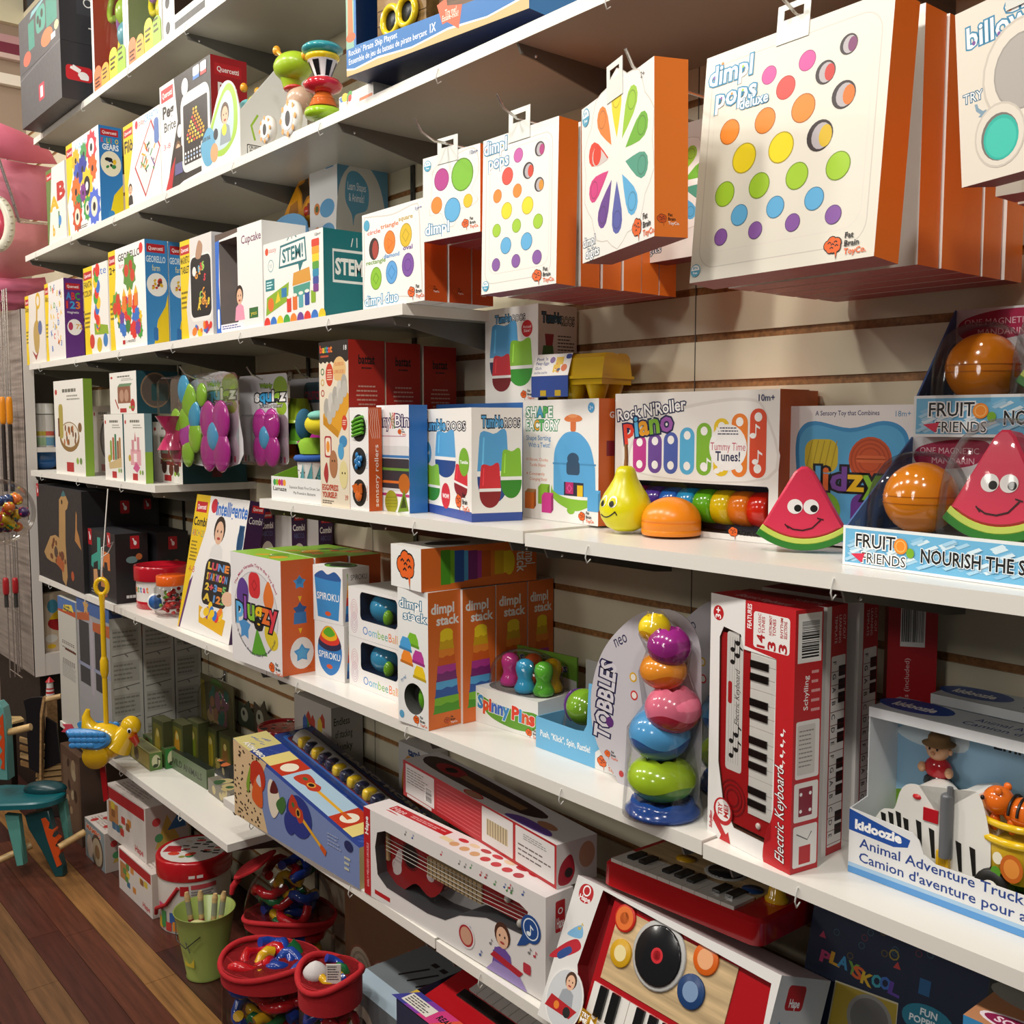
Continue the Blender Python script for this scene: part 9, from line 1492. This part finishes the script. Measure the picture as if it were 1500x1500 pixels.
def hangtool(u, v0, v1, v2, k1, k2, lab):
    o = ony(u, v0, ya-.06); kk = (o-_C).dot(_F)/FPX; t = tag(link('toy_tool', None, None, o), lab, 'toy tool', 'toy tools on the wire grid'); m = M(); z1 = (v0-v1)*kk; m.ball(0, 0, z1/2, 5.2*kk, 4*kk, abs(z1)/2, k1, 14, 10, .45); part('grip', t, m); m = M(); m.tube([(0, 0, z1), (0, 0, (v0-v2)*kk)], 3*kk, k2, 8); part('shaft', t, m)
hangtool(3, 581, 622, 720, 'e08a14:s', '2a201c', 'toy tool with an orange grip, left of the two orange ones'); hangtool(13, 581, 622, 720, 'e08a14:s', '2a201c', 'toy tool with an orange grip, right of the two orange ones'); hangtool(8, 846, 872, 890, 'a8242a:s', '3a3836', 'toy tool with a red grip, left of the two red ones'); hangtool(22, 846, 870, 890, 'a8242a:s', '3a3836', 'toy tool with a red grip, right of the two red ones')
# clear globe of bouncy balls on a post
g = ony(0, 750, -1.0); kk = (g-_C).dot(_F)/FPX; R_ = 48*kk; o = tag(link('ball_globe', None, None, (g.x, g.y, 0)), 'clear globe full of bright bumpy balls at the left edge', 'ball dispenser'); m = M(); m.ball(0, 0, g.z, R_, R_, R_, 'f2f2f2:x', 30, 18); part('globe', o, m, label='clear globe'); m = M(); m.tube([(-.03, 0, g.z+R_*.95), (-.05, 0, 4.3)], .0025, 'c8c8c8', 6); part('hanging_cord', o, m); R = random.Random(7); RG = R_; KB = [('d8c01c', 'c81c5a', 'yellow and pink'), ('d8b41c', '1f7a3a', 'yellow and green'), ('1f3a6a', '28487a', 'dark blue'), ('c8243a', 'd8c41c', 'red and yellow'), ('d86a1c', 'd8c41c', 'orange and yellow'), ('3a1c5a', 'b81c4a', 'purple and red')]
for i in range(44):
    a, r = R.uniform(0, 6.28), RG*.74*math.sqrt(R.random()); z_ = g.z-RG*.62+RG*1.05*R.random()
    if (r*r+(z_-g.z)**2)**.5 > RG*.82: r *= .6
    bo = tag(link('bouncy_ball', None, None, (g.x+r*math.cos(a), g.y+r*math.sin(a), z_)), 'small bumpy %s ball inside the clear globe' % KB[i % 6][2], 'ball', 'bouncy balls in the globe'); c1, c2 = KB[i % 6][:2]; m = M(); rr = RG*.165; m.ball(0, 0, 0, rr, rr, rr, c1+':g', 14, 10)
    for j in range(7): d_ = Vector((R.uniform(-1, 1), R.uniform(-1, 1), R.uniform(-1, 1))).normalized()*rr*.82; m.ball(d_.x, d_.y, d_.z, rr*.32, rr*.32, rr*.32, c2+':g', 8, 6)
    part('ball_body', bo, m)
# dolls' prams hanging at the upper left
def quadsheet(P, th, c):
    m = M(); n = len(P); rows = P; V = []; k_ = len(P[0])
    for s_ in (0, th):
        for row in rows:
            for p_ in row: V.append(Vector(p_)+Vector((-s_, 0, 0)))
    N_ = n*k_; Fs = []
    for i in range(n-1):
        for j in range(k_-1): a_ = i*k_+j; Fs += [(a_, a_+1, a_+k_+1, a_+k_), (N_+a_, N_+a_+k_, N_+a_+k_+1, N_+a_+1)]
    for i in range(n-1): Fs += [(i*k_, (i+1)*k_, N_+(i+1)*k_, N_+i*k_), (i*k_+k_-1, N_+i*k_+k_-1, N_+(i+1)*k_+k_-1, (i+1)*k_+k_-1)]
    for j in range(k_-1): Fs += [(j, N_+j, N_+j+1, j+1), ((n-1)*k_+j, (n-1)*k_+j+1, N_+(n-1)*k_+j+1, N_+(n-1)*k_+j)]
    return m.add(V, Fs, c, True)
XP = -5.22
def S_(u, v, dy=0):
    d = ray(u, v); return _C+d*((XP-dy*.9-_C.x)/d.x)
o = tag(link('doll_pram', None, None, S_(30, 300)), 'upper pink dolls pram with a white tyred wheel, hanging at the upper left', 'dolls pram', 'pink dolls prams'); b0 = o.location.copy(); Q = lambda u, v, dy=0: S_(u, v, dy)-b0
def sheet(pts_rows, k_, nm, lab): part(nm, o, quadsheet([[Q(*p_) for p_ in row] for row in pts_rows], .012, k_), label=lab)
sheet([[(-40, 182, -.1), (0, 180, -.12), (30, 192, -.1), (52, 204, .0)], [(-40, 200, -.16), (0, 201, -.2), (40, 208, -.15), (74, 222, .05)], [(-40, 232, -.12), (0, 230, -.14), (40, 238, -.08), (84, 240, .1)]], 'd8708c:f', 'canopy', 'pink canopy')
sheet([[(-40, 232, .0), (0, 232, .0), (40, 240, .0), (80, 246, .06)], [(-40, 262, -.05), (10, 268, -.06), (45, 268, -.05), (80, 276, .04)], [(-40, 300, .02), (20, 285, .0), (50, 294, .0), (76, 300, .06)], [(-40, 330, .04), (25, 318, .03), (50, 322, .03), (78, 325, .08)]], 'd9869c:f', 'seat_fabric', 'pale pink seat')
sheet([[(-40, 328, .03), (20, 325, .02), (50, 326, .03), (76, 328, .08)], [(-40, 372, -.06), (20, 370, -.08), (50, 362, -.05), (74, 358, .06)], [(-40, 402, .0), (20, 408, -.03), (45, 404, .0), (80, 398, .08)]], 'c07c80:f', 'under_sling', 'dull pink underside')
m = M(); m.tube([Q(-2, 232, -.22), Q(8, 262, -.22), Q(16, 284, -.22), Q(28, 325, -.22)], .007, '9a8f90:m', 8); m.tube([Q(28, 325, -.22), Q(70, 328, -.05)], .006, 'cfc6c2:m', 8); part('frame', o, m, label='grey metal frame')
m = M(); c_ = Q(-4, 328, -.3); kk = (S_(0, 328, -.3)-_C).dot(_F)/FPX; m.T = Matrix.Translation(c_) @ Matrix.Rotation(YAW-.15, 4, 'Z') @ Matrix.Rotation(PI/2, 4, 'X'); m.tube([(20*kk*math.cos(t), 32*kk*math.sin(t)*1.05, 0) for t in [i*PI/20 for i in range(40)]], 7.5*kk, 'd3cfbd:s', 10, True)
for i in range(26): a_ = i*2*PI/26; m.ball(25.5*kk*math.cos(a_), 39*kk*math.sin(a_), 3*kk, 2.2*kk, 2.2*kk, 3.2*kk, 'b9b5a4:s', 6, 4)
part('wheel', o, m, label='white treaded wheel'); m = M(); m.T = Matrix.Translation(c_) @ Matrix.Rotation(YAW-.15, 4, 'Z') @ Matrix.Rotation(PI/2, 4, 'X'); m.lathe([(0, -.004), (1, 0), (0, .004)], 'c8405a:s', 28, sx=18*kk, sy=31*kk); part('wheel_hub', o, m, label='pink wheel centre')
o = tag(link('doll_pram', None, None, S_(30, 430)), 'lower pink dolls pram, only its folded hood showing under the upper one', 'dolls pram', 'pink dolls prams'); b0 = o.location.copy()
sheet([[(-40, 405, .04), (0, 406, .04), (40, 408, .05), (66, 406, .12)], [(-40, 420, -.1), (0, 421, -.12), (40, 420, -.1), (70, 424, .08)], [(-40, 425, -.04), (0, 426, -.05), (40, 427, -.04), (58, 428, .1)], [(-40, 438, -.1), (0, 440, -.12), (35, 440, -.1), (60, 442, .1)], [(-40, 443, -.04), (0, 444, -.05), (30, 446, -.04), (46, 448, .1)], [(-40, 456, -.08), (0, 456, -.08), (20, 454, -.06), (36, 454, .1)]], 'cf6f8e:f', 'folded_hood', 'pleated pink hood')
m = M(); m.tube([Q(10, 450, .06), Q(10, 190, .06)], .008, '9a8f90:m', 8); part('frame', o, m, label='grey metal frame')
# dinosaur ride-on toy
g = fl(94, 1277); YR = g.y; g0 = Vector((g.x, YR, 0)); kk = (g-_C).dot(_F)/FPX; D = lambda u, v, dy=0: Vector(((u-94)*kk, dy, (1277-v)*kk))
o = tag(link('ride_on_toy', None, None, g0, (0, 0, YAW)), 'teal wooden dinosaur ride-on toy with orange spikes, on the floor at the left', 'ride-on toy'); fm = Matrix(((1, 0, 0, 0), (0, 0, -1, 0), (0, 1, 0, 0), (0, 0, 0, 1)))
def board(pts, th, c, nm, lab=None, dy=0, bev=.004):
    m = M(); m.T = Matrix.Translation((0, dy+th/2, 0)) @ fm; m.prism([(D(*p_).x, D(*p_).z) for p_ in pts][::-1], th, c, bev=bev); return part(nm, o, m, label=lab)
zS = D(45, 1165).z; xs = D(-20, 1160).x, D(97, 1160).x
m = M(); P = spline([(xs[0], -.09), (xs[0]*.4+xs[1]*.6, -.1), (xs[1]-.03, -.07), (xs[1], 0), (xs[1]-.03, .08), (xs[0]*.4+xs[1]*.6, .1), (xs[0], .1)], 4); m.prism(P, .024, '12616a:s', bev=.006, smooth=True); m.v = [v+Vector((0, 0, zS-.012)) for v in m.v]; part('seat', o, m, label='dark teal seat')
m = M(); m.ball((xs[0]*.28+xs[1]*.72), .04, zS+.02, .085, .045, .032, '0e3f46:s', 20, 10); part('seat_back', o, m, label='dark seat pad')
board([(0, 1135), (-2, 1040), (4, 1024), (12, 1022), (19, 1030), (22, 1050), (23, 1136)], .05, '5f9a96:s', 'neck_post', 'pale teal neck post'); zz0 = [(15, 1042)]+sum([[(21 if i % 2 else 14, 1046+i*9)] for i in range(9)], [])+[(14, 1130)]
board([(19, 1038), (12, 1048), (16, 1056), (12, 1064), (17, 1072), (12, 1082), (17, 1092), (12, 1100), (16, 1108), (13, 1118), (18, 1120), (20, 1080)], .056, 'c8481c:s', 'neck_spikes', 'orange spikes', 0, .001)
m = M(); c_ = D(4, 1047, -.03); m.ball(c_.x, -.03, c_.z, 5*kk, .004, 8*kk, 'd8d4cc:s', 14, 8); m.ball(c_.x-.002, -.033, c_.z, 3*kk, .004, 5.5*kk, '141414:g', 12, 8); part('eye', o, m)
m = M(); m.tube([D(-30, 1072), D(22, 1068), D(54, 1060)], 5.2*kk, 'c9a772:w', 14); part('handlebar', o, m, label='wooden handlebar')
for pts, dy in (([(22, 1182), (42, 1184), (48, 1256), (36, 1258)], -.05), ([(80, 1172), (92, 1176), (99, 1238), (90, 1240)], .05)): board(pts, .03, '5fa59c:s', 'leg', 'pale teal leg', dy)
board([(48, 1186), (82, 1178), (88, 1210), (100, 1262), (101, 1276), (88, 1277), (70, 1238), (52, 1205)], .035, '0f474c:s', 'tail', 'dark teal tail', -.03); board([(72, 1190), (78, 1188), (84, 1196), (82, 1204), (90, 1208), (87, 1216), (95, 1222), (91, 1230), (98, 1238), (95, 1246), (99, 1258), (92, 1262), (80, 1222)], .041, 'd2501c:s', 'tail_spikes', 'orange spikes', -.03, .001)
for a_, b_ in (((8, 1252), (44, 1240)), ((96, 1232), (123, 1220))): m = M(); m.tube([D(*a_, -.05), D(*b_, .02)], 5*kk, 'c9a772:w', 12); part('axle', o, m, label='wooden axle')
m = M(); c_ = D(-8, 1258, -.06); R_ = c_.z-.001; m.T = Matrix.Translation(c_) @ Matrix.Rotation(PI/2, 4, 'X'); m.lathe([(R_*.5, 0), (R_, .004), (R_, .03), (R_*.5, .034)], '141414', 28); part('wheel', o, m, label='black wheel')
# wooden harbour toys behind the ride-on
hp = fl(64, 1200); kc = (hp-_C).dot(_F)/FPX; D2 = lambda u, v: Vector(((u-64)*kc, 0, (1200-v)*kc))
o = tag(link('push_cart', None, None, hp, (0, 0, YAW)), 'black panelled wooden push cart with a pale handle bar, behind the ride-on dinosaur', 'push cart')
def board2(pts, th, c, nm, lab=None, dy=0): m = M(); m.T = Matrix.Translation((0, dy+th/2, 0)) @ fm; m.prism([(D2(*p_).x, max(.0008, D2(*p_).z)) for p_ in pts][::-1], th, c); part(nm, o, m, label=lab)
board2([(47, 1122), (46, 1040), (43, 1022), (53, 1018), (66, 1017), (72, 1018), (68, 1034), (63, 1130), (60, 1130)], .02, '17161a:s', 'side_panel', 'black side panel'); board2([(64, 1128), (69, 1050), (84, 1060), (88, 1118)], .012, '121116:s', 'front_panel', 'black front panel', .03); board2([(72, 1016), (75, 1018), (69, 1050), (65, 1140), (62, 1140), (67, 1040)], .024, 'a8855a:w', 'edge_strip', 'pale wooden edge', -.003)
for i in range(4): board2([(22, 1084+i*12), (60, 1096+i*12), (60, 1103+i*12), (22, 1091+i*12)], .012, ['a88a60:w', '8a6a44:w'][i % 2], 'wooden_slat', 'wooden slat', .075)
for i in range(3): board2([(50, 1126+i*9), (88, 1122+i*9), (88, 1128+i*9), (50, 1132+i*9)], .03, 'a08258:w', 'wooden_slat', 'wooden slat', .045)
m = M(); m.tube([D2(72, 1022), D2(97, 1016)], .012, 'c9a877:w', 12); part('handle_bar', o, m); board2([(50, 1152), (88, 1148), (88, 1199), (50, 1199)], .04, '241d1a', 'cart_body', 'dark base', .04)
bf = fl(35, 1174)+Vector((.03, -.07, 0)); kb_ = (bf-_C).dot(_F)/FPX; q = bf+Vector((0, 0, (1174-1046)*kb_)); o = tag(link('toy_boat', None, None, q, (0, 0, YAW)), 'small yellow toy boat on a pale wooden deck, left of the black push cart', 'toy boat'); B2 = lambda u, v: Vector(((u-35)*kb_, 0, (1046-v)*kb_))
m = M(); P = [(-.075, -.045), (.055, -.045), (.085, .0), (.05, .045), (-.075, .045)]; m.prism(P, .012, 'c8ab78:w', bev=.002); part('deck', o, m, label='pale wooden deck'); m = M(); m.prism([(x*.96, y*.96) for x, y in P], -.03, '1c1a1c:s'); part('deck_side', o, m, label='black deck side')
m = M(); m.T = Matrix.Translation((0, .0, .03)) @ fm; m.prism([(B2(u, v).x, B2(u, v).z-.03) for u, v in ((25, 1024), (29, 1030), (34, 1028), (41, 1028), (38, 1041), (29, 1041))][::-1], .025, 'd0a02c:s', bev=.003); part('boat_hull', o, m, label='yellow hull'); m = M(); m.T = Matrix.Translation((B2(33, 1026).x, -.012, B2(33, 1028).z)); m.lathe([(.011, 0), (.012, .01), (.005, .034), (0, .036)], 'b89a7a:w', 12); part('funnel', o, m); m = M(); m.box(-.03, -.03, -q.z+.001, .03, .03, -.031, '2a211c'); part('stand', o, m)
bf = fl(81, 1177)+Vector((.025, -.01, 0)); q = bf+Vector((0, 0, (1177-1014)*(bf-_C).dot(_F)/FPX)); o = tag(link('toy_lighthouse', None, None, (q.x, q.y, q.z)), 'small red and white striped toy lighthouse, beside the dotted tall box', 'toy lighthouse'); kk = (q-_C).dot(_F)/FPX
for i, (z0, z1, r0, r1, c_) in enumerate(((0, 5, 6, 5.8, 'd4d0cc'), (5, 8, 5.8, 5.5, 'b01c24'), (8, 11, 5.5, 5.3, 'd4d0cc'), (11, 13, 5.3, 5.1, 'b01c24'), (13, 22, 4.8, 4.6, 'd4d0cc'), (22, 29, 6.2, .5, 'b01c24'))): m = M(); m.lathe([(r0*kk, z0*kk), (r1*kk, z1*kk)], c_+':s', 18); part('tower_roof' if i == 5 else 'tower_band', o, m, label='red roof' if i == 5 else 'red band' if c_[0] == 'b' else 'white band')
m = M(); m.box(-.022, -.022, -q.z+.001, .022, .022, -.0005, '8a6a48:w'); part('wooden_post', o, m)
p = at(93, -.35, .0008); c = carton('wood_picture_box', 'brown box with pale pictures, on the floor under the dotted tall box', 'toy box', 93, 121, 1088, .0008, y0=-.35, d=.2, col='5a4436', cols={'R': '4a3a30'}); f = c.F; f.r(.1, .1, .9, .9, '6a5444'); f.blobs(.15, .15, .85, .85, 9, ['9a8468', '7a6450', '3a2c24', 'a8987c'], 4, .12); c.done()
